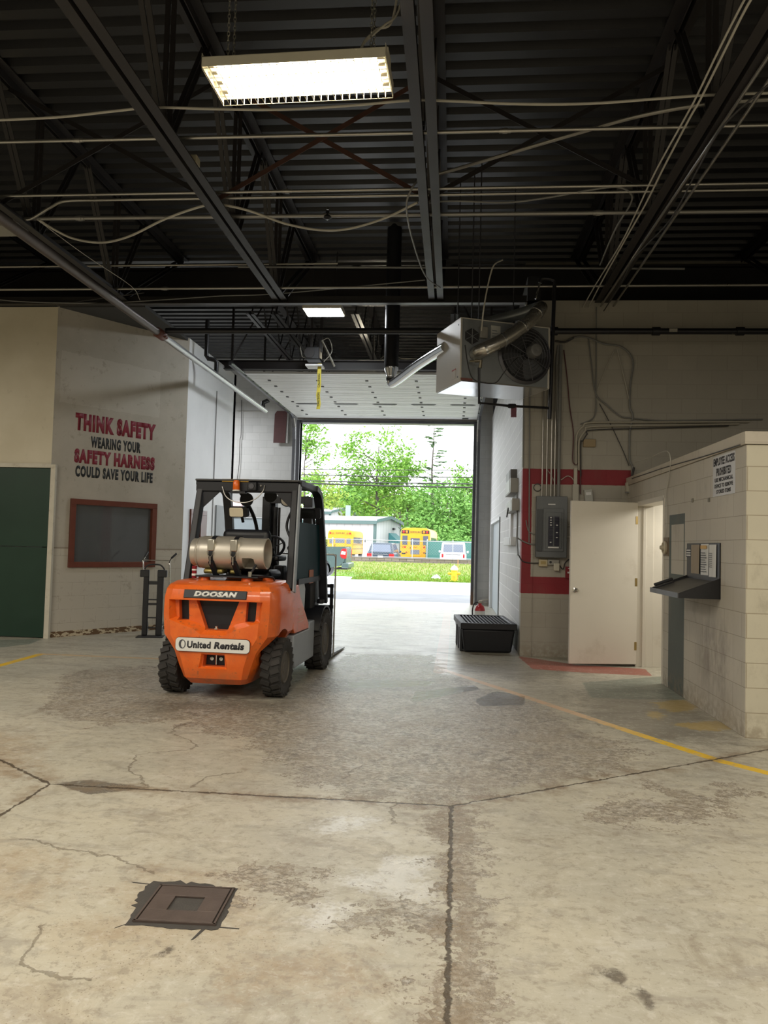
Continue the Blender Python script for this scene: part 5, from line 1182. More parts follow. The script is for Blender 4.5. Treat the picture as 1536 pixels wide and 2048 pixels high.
ks = [k1, k2, k3, k4, k5, k6, cyl(.385, .8, .43, .29, .365), cyl(-.8, -.385, .43, .29, .365)]
cut(cw, ks)
cw.parent = fk_
cw.data.polygons.foreach_set('use_smooth', [True]*len(cw.data.polygons)); cw.data.set_sharp_from_angle(angle=math.radians(22))
bv = cw.modifiers.new('bevel', 'BEVEL'); bv.width = .010; bv.segments = 2; bv.limit_method = 'ANGLE'; bv.angle_limit = math.radians(28)
MB().box((-.40, .15, .64), (.40, .165, .96)).build('recess_shade_plate', M_FBK, fk_, label='black plate standing in for shade inside the counterweight')  # black plate behind the openings, in place of their deep shade
tb_ = MB().box((-.105, .125, .325), (.105, .135, .44)).build('tow_pocket', M_FBK, fk_, label='black tow pin pocket')
for x in (-.045, .045): MB().lathe([(.018, 0), (.018, .02), (0, .022)], 10, Matrix.Translation((x, .125, .385)) @ Matrix.Rotation(PI/2, 4, 'X')).build('bolt', M_CHROME, tb_)
MB().tube([(0, .10, .33), (0, .10, .43)], .009, 8).build('tow_pin', M_CHROME, tb_)
MB().tube([(.0, .07, .668), (0, .07, .695)], .012, 10).lathe([(.022, .668), (.022, .676), (0, .676)], 10, Matrix.Translation((0, .07, 0))).build('eye_bolt', M_CHROME, fk_)
# name plate
np_ = MB().box((-.305, -.008, -.040), (.305, .02, .040)).build('name_plate', M_FBK, fk_, bevel=.004)
np_.rotation_euler = (math.radians(-16.5), 0, 0); np_.location = (0, .008, .997)
M_LW = pm('white_letters', (.78, .78, .75), .4)
lettering('text_line', 'DOOSAN', M_LW, np_, (-.205, -.008, -.026), (1, 0, 0), (0, 0, 1), .42, .052, .003, .065, .22, 1.1)
def rrect(w, h, r, n=6):
    pts = []
    for cx, cz, a0 in ((w/2-r, h/2-r, 0), (-w/2+r, h/2-r, PI/2), (-w/2+r, -h/2+r, PI), (w/2-r, -h/2+r, 1.5*PI)):
        for k in range(n+1): a = a0 + PI/2*k/n; pts.append((cx + r*math.cos(a), cz + r*math.sin(a)))
    return pts
M_PLW = pm('scuffed_white_sign', (.74, .74, .70), .45, var=.06, scale=9, dirt=(.28, .2, .12), dirt_amt=.12)
up = MB().prism([(x, z+.527) for x, z in rrect(.715, .125, .035)], 'y', -.024, -.012).build('rental_sign', M_PLW, fk_, label='white rental sign')
MB().prism([(x, z+.527) for x, z in rrect(.722, .132, .037)], 'y', -.020, -.0125).build('border', M_FBK, up)
Mr = Matrix.Translation((-.292, -.024, .529)) @ Matrix.Rotation(PI/2, 4, 'X')
m = MB(); vs = []; fs = []
for k in range(33):
    a = 2*PI*k/32; ox, oz = .034*math.cos(a), .042*math.sin(a); ix, iz = .006 + .018*math.cos(a), .034*math.sin(a)
    vs += [Mr @ Vector((ox, oz, .002)), Mr @ Vector((ix, iz, .002))]
for k in range(32): fs.append((2*k, 2*k+1, 2*k+3, 2*k+2))
m.add(vs, fs); m.build('ring_logo', pm('dark_grey_ink', (.07, .07, .08), .5), up, fix=False)
lettering('text_line', 'United', M_INK, up, (-.245, -.024, .495), (1, 0, 0), (0, 0, 1), .232, .066, .002, .042, .04, 1.06)
lettering('text_line', 'Rentals', M_INK, up, (.015, -.024, .495), (1, 0, 0), (0, 0, 1), .292, .066, .002, .050, .16, 1.06)
tl_ = MB().prism([(-.30, .09), (.27, .09), (.25, .155), (-.28, .155)], 'z', 0, .002).build('top_label', M_PLW, fk_); tl_.location = (0, .0, 1.110); tl_.rotation_euler = (math.radians(10), 0, 0); tl_.location = (0, .022, 1.079)
lettering('text_line', 'FORKLIFT', M_INK, tl_, (-.24, .10, .002), (1, 0, 0), (0, 1, 0), .46, .045, .001, .02)

# wheels
def wheel(name, x, y, R, w, mir):
    M = Matrix.Translation((x, y, R)) @ Matrix.Rotation(PI/2 if mir > 0 else -PI/2, 4, 'Y')
    h = w/2; rr_ = R*.56
    m = MB().lathe([(rr_, -h*.8), (R*.75, -h), (R*.9, -h*.98), (R*.945, -h*.82), (R*.945, h*.82), (R*.9, h*.98), (R*.75, h), (R*.62, h*.86), (rr_, h*.8)], 40, M, closed=True)
    nl = 22
    for k in range(nl):
        for s in (-1, 1):
            a = 2*PI*(k + (.5 if s > 0 else 0))/nl
            Ml = M @ Matrix.Rotation(a, 4, 'Z') @ Matrix.Translation((R*.955, 0, s*h*.52)) @ Matrix.Rotation(s*.35, 4, 'X')
            m.cbox((0, 0, 0), (R*.09, R*.155, h*.93), Ml)
            Ms = M @ Matrix.Rotation(a, 4, 'Z') @ Matrix.Translation((R*.885, 0, s*h*.93))
            m.cbox((0, 0, 0), (R*.13, R*.13, h*.16), Ms)
    t = m.build(name, M_RUB, fk_, angle=35)
    rim = MB().lathe([(rr_, h*.80), (rr_*.93, h*.92), (rr_*.86, h*.80), (rr_*.80, h*.45), (rr_*.45, h*.40), (rr_*.40, h*.75), (rr_*.34, h*.85), (0, h*.85)], 32, M).lathe([(rr_, -h*.8), (0, -h*.6)], 32, M).build('rim', M_RIM, t)
    for k in range(6):
        a = 2*PI*k/6; p = M @ Vector((rr_*.62*math.cos(a), rr_*.62*math.sin(a), h*.43)); q_ = M @ Vector((rr_*.62*math.cos(a), rr_*.62*math.sin(a), h*.56)); MB().tube([p, q_], .014, 6).build('wheel_nut', M_RIM, t)
wheel('rear_wheel', .505, .43, .285, .185, 1); wheel('rear_wheel', -.505, .43, .285, .185, -1)
wheel('front_wheel', .525, 2.18, .355, .215, 1); wheel('front_wheel', -.525, 2.18, .355, .215, -1)
# chassis, side panels, step, fenders
MB().box((-.38, .62, .20), (.38, 2.5, .58)).box((-.42, 2.08, .24), (.42, 2.28, .45)).build('chassis', M_FBK, fk_)
for s in (1, -1):
    def P(pts): return [(y, z) for y, z in pts]
    a, b = sorted((s*.56, s*.50))
    side = MB().prism([(.80, 1.06), (.80, .62), (.88, .56), (1.52, .55), (1.50, .62), (1.08, .94), (1.0, 1.06)], 'x', a, b).build('side_hood', M_OR, fk_, bevel=.008, label='orange side panel with faint printed text')
    if s > 0:
        for k in range(5): MB().box((.560, 1.0-.0*k, .80-.035*k), (.5615, 1.16 + .03*k, .812-.035*k)).build('print_line', pm('faint_print', (.80, .45, .32), .5), side)
    a, b = sorted((s*.565, s*.40))
    st = MB().prism([(.82, .545), (.82, .36), (.90, .20), (1.78, .20), (1.80, .62), (1.55, .62), (1.53, .545)], 'x', a, b).build('side_frame', M_FGR, fk_, bevel=.012, label='grey step frame between the wheels')
    a, b = sorted((s*.53, s*.40))
    MB().prism([(.95, 1.07), (1.22, .70), (1.42, .63), (1.46, 1.0), (1.38, 1.09)], 'x', a, b).build('seat_side_cover', M_FLG, fk_, bevel=.03, seg=3, label='light grey cover beside the seat')
    a, b = sorted((s*.62, s*.42)); pts = []
    for k in range(13): an = math.radians(-15 + 175*k/12); pts.append((2.18 + .41*math.cos(an), .355 + .41*math.sin(an)))
    for k in range(12, -1, -1): an = math.radians(-15 + 175*k/12); pts.append((2.18 + .385*math.cos(an), .355 + .385*math.sin(an)))
    MB().prism(pts, 'x', a, b).build('front_fender', M_FBK, fk_)
    MB().lathe([(.03, 0), (.045, .01), (.045, .05), (.03, .06), (0, .06)], 14, Matrix.Translation((s*.56, 2.12, .78))).build('turn_lamp', M_FBK, fk_)
MB().box((-.49, .78, .60), (.49, 1.50, 1.075)).build('engine_hood', M_FBK, fk_, bevel=.03)
MB().box((-.46, 1.45, .50), (.46, 2.35, .56)).build('floor_plate', M_FBK, fk_)
MB().box((-.50, 2.02, .56), (.50, 2.34, 1.16)).build('dashboard', M_FBK, fk_, bevel=.05, seg=3)
# seat
sm_ = MB().box((-.25, .98, 1.09), (.25, 1.45, 1.20)).build('seat', M_FBK, fk_, bevel=.045, seg=3)
MB().box((-.26, 0, 0), (.26, .12, .46)).build('seat_back', M_FBK, fk_, bevel=.06, seg=4).location = (-.01, .90, 1.17)
for s in (-1, 1): MB().box((s*.30-.03, 1.0, 1.30), (s*.30+.03, 1.34, 1.36)).build('armrest', M_FBK, fk_, bevel=.02)
# steering
MB().tube([(.02, 2.1, 1.1), (.02, 1.78, 1.40)], .045, 14).build('steering_column', M_FBK, fk_)
Mst = Matrix.Translation((.02, 1.74, 1.44)) @ Matrix.Rotation(math.radians(48), 4, 'X')
sw_ = MB().tube([Mst @ Vector((.17*math.cos(2*PI*k/28), .17*math.sin(2*PI*k/28), 0)) for k in range(28)], .016, 8, closed=True)
for k in range(3): a = 2*PI*k/3 + .5; sw_.bar(Mst @ Vector((0, 0, -.02)), Mst @ Vector((.165*math.cos(a), .165*math.sin(a), 0)), .03, .012)
sw_.build('steering_wheel', M_FBK, fk_)
for k, (x, h) in enumerate(((.20, .30), (.27, .28), (.34, .27), (.41, .24))):
    lv = MB().tube([(x, 1.98, 1.14), (x+.01, 1.90, 1.14+h)], .009, 8).build('hydraulic_lever', M_FBK, fk_); MB().lathe([(0, -.03), (.022, -.02), (.024, .01), (0, .03)], 10, Matrix.Translation((x+.01, 1.90, 1.14+h))).build('lever_knob', M_FBK, lv)
MB().box((.12, 1.55, .95), (.24, 1.72, 1.24)).build('control_box', M_FBK, fk_, bevel=.02)
# overhead guard
ZT = 2.155
for s in (-1, 1):
    MB().bar((s*.545, .68, 1.02), (s*.515, .93, ZT-.05), .07, .11, (0, 1, 0)).build('rear_leg', M_FBK, fk_, bevel=.012)
    if s > 0: MB().bar((s*.592, .66, 1.00), (s*.562, .91, ZT-.05), .018, .085, (0, 1, 0)).build('rear_leg_edge', M_FGR, fk_, bevel=.004, label='grey edge of the right rear leg')
    pts = spline([(s*.55, 1.62, ZT-.03), (s*.55, 1.80, ZT-.07), (s*.555, 1.88, ZT-.16), (s*.56, 1.98, 1.75), (s*.57, 2.12, 1.25), (s*.57, 2.24, .80)], 4)
    m = MB()
    for a, b in zip(pts[:-1], pts[1:]): m.bar(a, Vector(b) + (Vector(b)-Vector(a)).normalized()*.012, .065, .095, (1, 0, 0))
    m.build('front_pillar', M_FBK, fk_)
    m = MB().bar((s*.545, .90, ZT-.03), (s*.55, 1.66, ZT-.03), .065, .07); m.build('side_rail', M_FBK, fk_, bevel=.012)
MB().box((-.56, .86, ZT-.135), (.56, .95, ZT-.02)).build('rear_crossbar', M_FBK, fk_, bevel=.015)
for s in (-1, 1): MB().prism([(s*.48, ZT-.13), (s*.30, ZT-.13), (s*.48, ZT-.30)], 'y', .875, .90).build('gusset', M_FBK, fk_)
rf = MB()
for k in range(7): y = .98 + k*.115; rf.box((-.53, y, ZT-.055), (.53, y+.03, ZT-.02))
rf.build('roof_bars', M_FBK, fk_)
MB().prism([(-.56, .84), (.56, .84), (.575, .9), (.575, 1.66), (.54, 1.80), (-.54, 1.80), (-.575, 1.66), (-.575, .9)], 'z', ZT-.02, ZT).build('roof_panel', pm('dark_roof_panel', (.06, .06, .062), .35), fk_, bevel=.006)
yl = MB().box((-.27, .855, ZT-.028), (.02, .862, ZT+.002)).build('yellow_label', pm('yellow_label', (.62, .36, .03), .45), fk_); yl.location = (0, -.004, 0)
lettering('text_line', 'CLEAR', M_INK, yl, (-.15, .855, ZT-.023), (1, 0, 0), (0, 0, 1), .14, .019, .001, .02)
bc = MB().lathe([(.034, 0), (.036, .01), (.034, .085), (.026, .10), (0, .10)], 20, Matrix.Translation((-.10, .815, ZT-.115))).build('beacon', pm('amber_lens', (.72, .13, .01), .2), fk_, label='amber beacon'); MB().lathe([(.038, -.012), (.04, 0), (.034, .004), (0, .004)], 20, Matrix.Translation((-.10, .815, ZT-.118))).build('beacon_base', M_LW, bc)
MB().box((-.16, .80, ZT-.15), (.0, .87, ZT-.13)).build('beacon_bracket', M_FBK, fk_)
cm_ = MB().box((.02, .80, ZT-.12), (.12, .87, ZT-.03)).build('rear_camera', M_FBK, fk_, bevel=.01); MB().lathe([(.03, 0), (.028, .012), (0, .012)], 16, Matrix.Translation((.07, .80, ZT-.075)) @ Matrix.Rotation(PI/2, 4, 'X')).build('lens', M_DKST, cm_)
MB().tube([(.155, .855, ZT-.065), (.155, .845, ZT-.065)], .01, 8).build('bolt', M_CHROME, fk_)
MB().tube(spline([(-.265, .85, ZT-.08), (-.22, .84, ZT-.18), (-.13, .83, ZT-.235), (.0, .83, ZT-.245), (.11, .84, ZT-.20), (.18, .85, ZT-.12), (.195, .85, ZT-.06)], 6), .006, 6).build('wire', M_COND, fk_)
# left front inner strut, work lights and mirrors
MB().tube(spline([(-.30, 1.5, ZT-.06), (-.26, 1.7, ZT-.2), (-.22, 1.95, 1.72), (-.19, 2.1, 1.25)], 5), .022, 8).build('inner_strut', M_FBK, fk_)
def lamp_(x, y, z, r, lens, tilt):
    M = Matrix.Translation((x, y, z)) @ Matrix.Rotation(PI/2, 4, 'X') @ Matrix.Rotation(tilt, 4, 'Y')
    b = MB().lathe([(0, -.09), (r*.6, -.08), (r, -.01), (r*1.06, 0), (r*1.06, .012), (r*.92, .012), (r*.92, .004), (0, .004)], 24, M).build('work_light', M_FBK, fk_)
    if lens: MB().lathe([(r*.92, .005), (r*.6, .016), (0, .02)], 24, M).build('lens', pm('frosted_lens', (.62, .58, .48), .15), b)
lamp_(.40, 1.0, 1.955, .070, True, .25); lamp_(-.215, 1.55, 1.98, .075, False, 0); lamp_(.05, 1.6, 2.03, .07, False, .2)
M_MIR = pm('mirror_glass', (.75, .70, .60), .06, 1.0)
for x, y in ((-.36, 1.72), (.50, 1.72)):
    b = MB().prism([(px_, pz) for px_, pz in rrect(.235, .125, .03)], 'y', -.02, .03).build('mirror', M_FBK, fk_); b.location = (x, y, 1.845); b.rotation_euler = (math.radians(12), 0, math.radians(-6))
    MB().prism([(px_-.022, pz) for px_, pz in rrect(.17, .105, .02)], 'y', -.024, -.020).build('mirror_glass', M_MIR, b); MB().tube([(.02, .03, -.05), (.02, .06, -.13)], .018, 8).build('mirror_arm', M_FBK, b)
MB().tube(spline([(.47, .98, 1.85), (.42, 1.0, 1.75), (.41, 1.0, 1.65), (.47, .98, 1.52)], 5), .014, 8).build('grab_handle', M_FBK, fk_)
# tinted side panel
MB().box((.545, .92, 1.10), (.550, 2.05, 1.72)).build('side_curtain', glass('teal_tinted_plastic', (.006, .034, .044), .95, .5), fk_, label='teal tinted side panel')
MB().box((.552, 1.50, 1.05), (.558, 1.70, 1.20)).build('orange_sticker', pm('orange_sticker', (.38, .11, .03), .5), fk_)
MB().box((.535, .99, 1.06), (.56, 2.12, 1.12)).build('door_sill', M_FBK, fk_)
bpy.data.materials['teal_tinted_plastic'].node_tree.nodes['Principled BSDF'].inputs['Specular IOR Level'].default_value = .08
# propane tank
M_TANK = pm('dull_aluminium', (.50, .465, .40), .42, .55, var=.18, scale=5, dirt=(.22, .17, .10), dirt_amt=.25)
Mt = Matrix.Translation((-.02, .42, 1.385)) @ Matrix.Rotation(PI/2, 4, 'Y')
tk = MB().lathe([(0, -.375), (.09, -.37), (.10, -.365), (.125, -.365), (.135, -.355), (.135, -.31), (.150, -.285), (.160, -.26), (.163, -.24), (.163, .10), (.158, .13), (.14, .165), (.08, .19), (0, .2)], 40, Mt).build('propane_tank', M_TANK, fk_, label='dull aluminium propane tank', angle=30)
for z in (-.29,): MB().tube([Mt @ Vector((.150*math.cos(2*PI*k/40), .150*math.sin(2*PI*k/40), z)) for k in range(40)], .006, 6, closed=True).build('bead', M_TANK, tk)
col_ = MB().lathe([(.150, .15), (.150, .385), (.154, .395), (.148, .400), (.140, .395), (.140, .15)], 40, Mt, closed=True).build('c1', M_TANK, None, keep=True)
kc = MB().prism([(.15, 1.235), (.29, 1.235), (.275, 1.33), (.255, 1.34), (.16, 1.34)], 'y', .2, .42).build('c', M_TANK, None, keep=True, smooth=False)
cut(col_, [kc]); col_.parent = tk; col_.name = 'collar'
for p_ in col_.data.polygons: p_.use_smooth = True
col_.data.set_sharp_from_angle(angle=math.radians(35))
MB().lathe([(.03, .19), (.03, .26), (.018, .27), (.018, .31), (.03, .315), (.03, .335), (0, .335)], 16, Mt).build('valve', pm('dark_brass', (.14, .11, .06), .45, .8), tk)
for x in (-.13, .10):
    m = MB().lathe([(.1645, x-.022), (.1675, x-.022), (.1675, x+.022), (.1645, x+.022)], 40, Mt, closed=True); sb = m.build('strap', M_FBK, fk_)
    MB().prism([(x-.02-.036, 1.40), (x-.02+.036, 1.40), (x-.02+.036, 1.52), (x-.02-.036, 1.52)], 'y', .245, .29).build('buckle', pm('buckle_steel', (.55, .53, .46), .3, .8), sb, bevel=.012)
    MB().tube([(x-.02 + .03*math.cos(PI + PI*k/8), .243, 1.40 + .055*math.sin(PI + PI*k/8)) for k in range(9)], .005, 6).tube([(x-.02, .243, 1.345), (x-.02, .255, 1.27)], .005, 6).build('latch_wire', M_CHROME, sb)
    MB().bar((x-.02, .27, 1.30), (x+.01, .36, 1.16), .05, .03).build('cradle_leg', M_FBK, fk_)
MB().box((-.30, .26, 1.145), (.33, .60, 1.162)).build('tank_tray', M_FBK, fk_, bevel=.004)
for x in (-.235, .20, .36): MB().lathe([(.062, 0), (.056, .045), (0, .047)], 20, Matrix.Translation((x, .34 if x < .3 else .50, 1.098))).build('tray_foot', M_OR, fk_, label='orange tray foot')
M_BRS = pm('dirty_brass', (.34, .28, .10), .4, .8)
MB().box((-.25, .33, 1.175), (-.05, .50, 1.225)).build('cradle_pad', M_BRS, fk_, bevel=.02); MB().box((.02, .33, 1.18), (.09, .5, 1.22)).build('cradle_pad', M_BRS, fk_, bevel=.015)
rl = MB().tube([(-.325, .30, 1.13), (-.325, .30, 1.25)], .024, 10).build('red_lamp', pm('dark_red_lens', (.22, .01, .02), .25), fk_); MB().tube([(-.325, .30, 1.155), (-.325, .30, 1.175)], .0255, 10).tube([(-.325, .30, 1.205), (-.325, .30, 1.22)], .0255, 10).build('white_band', M_LW, rl)
MB().tube(spline([(.30, .35, 1.32), (.27, .28, 1.22), (.24, .27, 1.18), (.36, .32, 1.17), (.42, .45, 1.15), (.40, .6, 1.12)], 6), .012, 8).build('gas_hose', M_FBK, fk_); MB().lathe([(.02, 0), (.02, .05), (0, .05)], 10, Matrix.Translation((.25, .265, 1.16))).build('hose_fitting', M_CHROME, fk_)
# mast, carriage, forks
for s in (-1, 1):
    x = s*.275
    MB().box((x-.05, 2.55, .08), (x+.05, 2.70, 2.08)).build('outer_mast', M_FBK, fk_, bevel=.006); MB().box((x-s*.055-.035, 2.66, .09), (x-s*.055+.035, 2.80, 2.10)).build('inner_mast', M_FBK, fk_, bevel=.006)
    MB().tube([(x-s*.12, 2.58, .15), (x-s*.12, 2.58, 1.95)], .030, 12).build('lift_cylinder', M_FBK, fk_); MB().bar((x-s*.13, 2.72, .4), (x-s*.13, 2.72, 1.95), .03, .012, (0, 1, 0)).build('lift_chain', M_STEEL, fk_)
    MB().tube([(s*.33, 2.0, .5), (s*.33, 2.56, .75)], .035, 12).build('tilt_cylinder', M_FBK, fk_)
    MB().box((s*.48-.06, 2.96, .03), (s*.48+.06, 3.01, .62)).add([(s*.48-.06, 2.96, .025), (s*.48+.06, 2.96, .025), (s*.48+.05, 4.02, .012), (s*.48-.05, 4.02, .012), (s*.48-.06, 2.96, .065), (s*.48+.06, 2.96, .065), (s*.48+.05, 4.02, .022), (s*.48-.05, 4.02, .022)], [(3, 2, 1, 0), (4, 5, 6, 7), (0, 1, 5, 4), (1, 2, 6, 5), (2, 3, 7, 6), (3, 0, 4, 7)]).build('fork', pm('worn_fork_steel', (.12, .11, .105), .4, .6), fk_)
for z in (2.0, 1.0, .3): MB().box((-.30, 2.56, z), (.30, 2.62, z+.09)).build('mast_crossmember', M_FBK, fk_)
cg = MB()
for z in (.18, .50): cg.box((-.55, 2.88, z), (.55, 2.95, z+.11))
cg.box((-.14, 2.80, .15), (.14, 2.88, .66)); cg.build('carriage', M_FBK, fk_, bevel=.006)
m = MB()
for z in (.66, .80, .93): m.box((-.56, 2.90, z), (.56, 2.93, z+.045))
for x in (-.55, .535): m.box((x-.02, 2.90, .2), (x+.02, 2.935, .98))
m.build('backrest_frame', M_FBK, fk_)
MB().tube(spline([(.575, 2.93, .06), (.575, 2.93, 1.25), (.572, 2.93, 1.33), (.55, 2.93, 1.36)], 4) + [Vector((-.55, 2.93, 1.36)), Vector((-.575, 2.93, 1.32)), Vector((-.575, 2.93, .2))], .011, 8).build('backrest_tube', pm('bare_bright_edge', (.55, .55, .54), .3, .8), fk_, label='bright edge of the load backrest')
# ================================================================== OUTSIDE
def gmat(name, a, b, sc, rough=.8, extra=None):
    t = NT(name); P = t.pos(); n1 = t.noise(P, sc, 6, .65)
    c = t.mix(t.ramp(n1, .3, .7), a, b)
    if extra: c = extra(t, P, c)
    return t.fin(c, rough, 0)
struct(MB().add([(-60, 20.9, -.005), (60, 20.9, -.005), (60, 24.6, -.01), (-60, 24.6, -.01)], [(0, 1, 2, 3)]).build('ground_apron', gmat('grey_asphalt', (.19, .20, .215), (.26, .27, .285), .6)), 'grey asphalt strip outside the opening')
struct(MB().add([(-60, 24.6, -.01), (60, 24.6, -.01), (60, 32.9, .0), (-60, 32.9, .0)], [(0, 1, 2, 3)]).build('ground_road', gmat('sunlit_pale_road', (.38, .385, .39), (.46, .46, .46), .5)), 'pale road outside')  # paler colour paints in the sunlit, wet look of this stretch
def lawn_x(t, P, c):
    x = t.xyz(P); pth = t.math('MULTIPLY', t.ramp(t.math('ABSOLUTE', t.math('SUBTRACT', x[1], 37.3)), .9, .3), t.ramp(t.noise(P, .9, 4), .35, .55))
    c = t.mix(t.ramp(x[1], 36.5, 40), c, (.20, .225, .045)); return t.mix(t.math('MULTIPLY', pth, .7), c, (.26, .25, .14))
vs = []; fs = []; LX = [-60, -30, -12, -8, -5.4, -4.6, -4.35, -3, 0, 3, 8, 30, 60]; NX = len(LX)-1
for j, (y, z) in enumerate(((32.9, .0), (33.4, .03), (36.5, .12), (38.5, .18), (42, .34), (45.9, .50))):
    for x in LX: vs.append((x, max(y, 35.6 + (y-32.9)*.01) if x < -4.5 else y, z))
for j in range(5):
    for i in range(NX): fs.append((j*(NX+1)+i, j*(NX+1)+i+1, (j+1)*(NX+1)+i+1, (j+1)*(NX+1)+i))
struct(MB().add(vs, fs).build('ground_lawn', gmat('lawn_green', (.105, .22, .010), (.16, .28, .016), 2.0, .9, lawn_x)), 'sloping green verge across the road')
struct(MB().add([(-90, 46.3, 0), (90, 46.3, 0), (90, 190, 0), (-90, 190, 0)], [(0, 1, 2, 3)]).build('ground_lot', gmat('lot_asphalt', (.20, .20, .20), (.27, .27, .27), .4)), 'grey parking lot behind the fence')
rng = random.Random(11)
def vz(y): return np.interp(y, [32.9, 33.4, 36.5, 38.5, 42, 45.9], [0, .03, .12, .18, .34, .50])
m = MB(); m2 = MB()
for k in range(9000):
    x = rng.uniform(-7.5, 3); y = 32.95 + (rng.random()**1.8)*12.5; z = float(vz(y)) if x > -4.4 or y > 36.5 else float(np.interp(y, [35.6, 36.5], [0, .12])); h = rng.uniform(.05, .13); a = rng.uniform(0, PI); w = .02
    if x < -4.3 and y < 35.8: continue
    dx, dy = w*math.cos(a), w*math.sin(a); lx, ly = rng.uniform(-.05, .05), rng.uniform(-.05, .05)
    (m if rng.random() < .7 else m2).add([(x-dx, y-dy, z-.01), (x+dx, y+dy, z-.01), (x+lx, y+ly, z+h)], [(0, 1, 2)])
M_GR1 = pm('grass_blade', (.17, .32, .014), .8); M_GR2 = pm('dry_grass_blade', (.30, .31, .06), .8)
tag(m.build('grass_blades', M_GR1, smooth=False, fix=False), 'bright green grass on the verge across the road', 'grass', kind='stuff'); tag(m2.build('dry_grass_blades', M_GR2, smooth=False, fix=False), 'dry yellowish grass mixed into the verge', 'grass', kind='stuff')
# low stone wall and chain link fence
tsw = NT('stone_wall'); Pp = tsw.pos(); vv = tsw.n('ShaderNodeTexBrick'); xs_ = tsw.xyz(Pp); tsw.set(vv.inputs['Vector'], tsw.comb(xs_[0], xs_[2])); vv.inputs['Scale'].default_value = 1; vv.inputs['Brick Width'].default_value = .45; vv.inputs['Row Height'].default_value = .19; vv.inputs['Mortar Size'].default_value = .015
vv.inputs['Color1'].default_value = (.20, .16, .13, 1); vv.inputs['Color2'].default_value = (.30, .25, .22, 1); vv.inputs['Mortar'].default_value = (.10, .09, .08, 1)
M_STONE = tsw.fin(vv.outputs['Color'], .85, 0)
sw_ = thing('stone_wall', 'low brownish stone wall along the top of the green verge', 'wall', (0, 46.05, .3)); sw_['kind'] = 'thing'
MB().box((-60, -.14, -.3), (60, .16, .42)).build('wall_body', M_STONE, sw_); MB().box((-60, -.18, .42), (60, .2, .47)).build('coping', pm('stone_cap', (.26, .23, .21), .8), sw_)
fn = thing('chain_link_fence', 'galvanised chain link fence above the stone wall', 'fence', (0, 46.6, 0))
M_GALV = pm('galvanised_pipe', (.42, .44, .45), .4, .6)
MB().tube([(-30, 0, 1.80), (30, 0, 1.80)], .024, 8).build('top_rail', M_GALV, fn); MB().tube([(-30, 0, .80), (30, 0, .80)], .016, 8).build('bottom_rail', M_GALV, fn)
for x in (-12.2, -9.75, -7.3, -4.86, -2.42, .02, 2.45): MB().tube([(x, 0, .01), (x, 0, 1.86)], .026, 8).lathe([(.04, 1.86), (.03, 1.90), (0, 1.91)], 8, Matrix.Translation((x, 0, 0))).build('post', M_GALV, fn)
m = MB()
for k in range(-74, 26):
    x = k*.16
    m.add([(x, -.004, .98), (x+.006, -.004, .98), (x+.826, -.004, 1.8), (x+.82, -.004, 1.8)], [(0, 1, 2, 3)]); m.add([(x+.82, .004, .98), (x+.826, .004, .98), (x+.006, .004, 1.8), (x, .004, 1.8)], [(0, 1, 2, 3)])
m.build('chain_link', M_GALV, fn, smooth=False, fix=False)['kind'] = 'stuff'
gs = thing('privacy_screen', 'teal green screened fence behind the white minivan', 'fence', (2.0, 58, 0)); MB().box((-4.0, 0, .02), (6, .04, 1.95)).build('screen', pm('teal_screen', (.06, .19, .16), .7), gs)
for x in (-3.9, -.5, 2.9): MB().tube([(x, -.04, 0), (x, -.04, 2.05)], .04, 8).build('post', M_GALV, gs)
# hydrant
M_YEL = pm('hydrant_yellow', (.72, .50, .02), .4); hy = thing('fire_hydrant', 'yellow fire hydrant at the kerb edge of the verge', 'fire hydrant', (atY(908, 1165, 33.4).x, 33.4, .03))
MB().lathe([(.0, 0), (.19, 0), (.19, .03), (.135, .05), (.13, .42), (.15, .44), (.15, .47), (0, .47)], 20).build('barrel', M_YEL, hy)
MB().lathe([(.165, .47), (.17, .50), (.15, .56), (.10, .63), (.04, .66), (.04, .71), (0, .71)], 20).build('bonnet', pm('pale_yellow_cap', (.72, .64, .38), .45), hy, label='pale domed cap')
for s in (-1, 1): MB().lathe([(.055, 0), (.055, .10), (.07, .11), (.07, .15), (.02, .16), (.02, .19), (0, .19)], 12, Matrix.Translation((s*.1, 0, .33)) @ Matrix.Rotation(s*PI/2, 4, 'Y')).build('side_outlet', M_YEL, hy)
MB().lathe([(.07, 0), (.07, .09), (.085, .10), (.085, .14), (0, .15)], 14, Matrix.Translation((0, -.1, .30)) @ Matrix.Rotation(PI/2, 4, 'X')).build('pumper_outlet', M_YEL, hy)
sk_ = thing('marker_stake', 'thin orange marker stake beside the hydrant', 'stake', (atY(915.5, 1150, 33.7).x, 33.7, .04)); MB().tube([(0, 0, 0), (0, 0, .95)], .012, 6).build('rod', pm('orange_stake', (.75, .30, .12), .6), sk_)
ltr = thing('litter_bag', 'crumpled white bag lying in the grass left of the hydrant', 'litter', (atY(872, 1157, 34.3).x, 34.3, .06)); rng2 = random.Random(4)
m = MB().lathe([(.0, 0), (.16, .01), (.20, .06), (.13, .12), (.05, .16), (0, .17)], 12); m.v = [(x*(1+rng2.uniform(-.3, .3)), y*(1+rng2.uniform(-.3, .3)), z*(1+rng2.uniform(-.2, .3))) for x, y, z in m.v]; m.build('bag', M_LW, ltr)

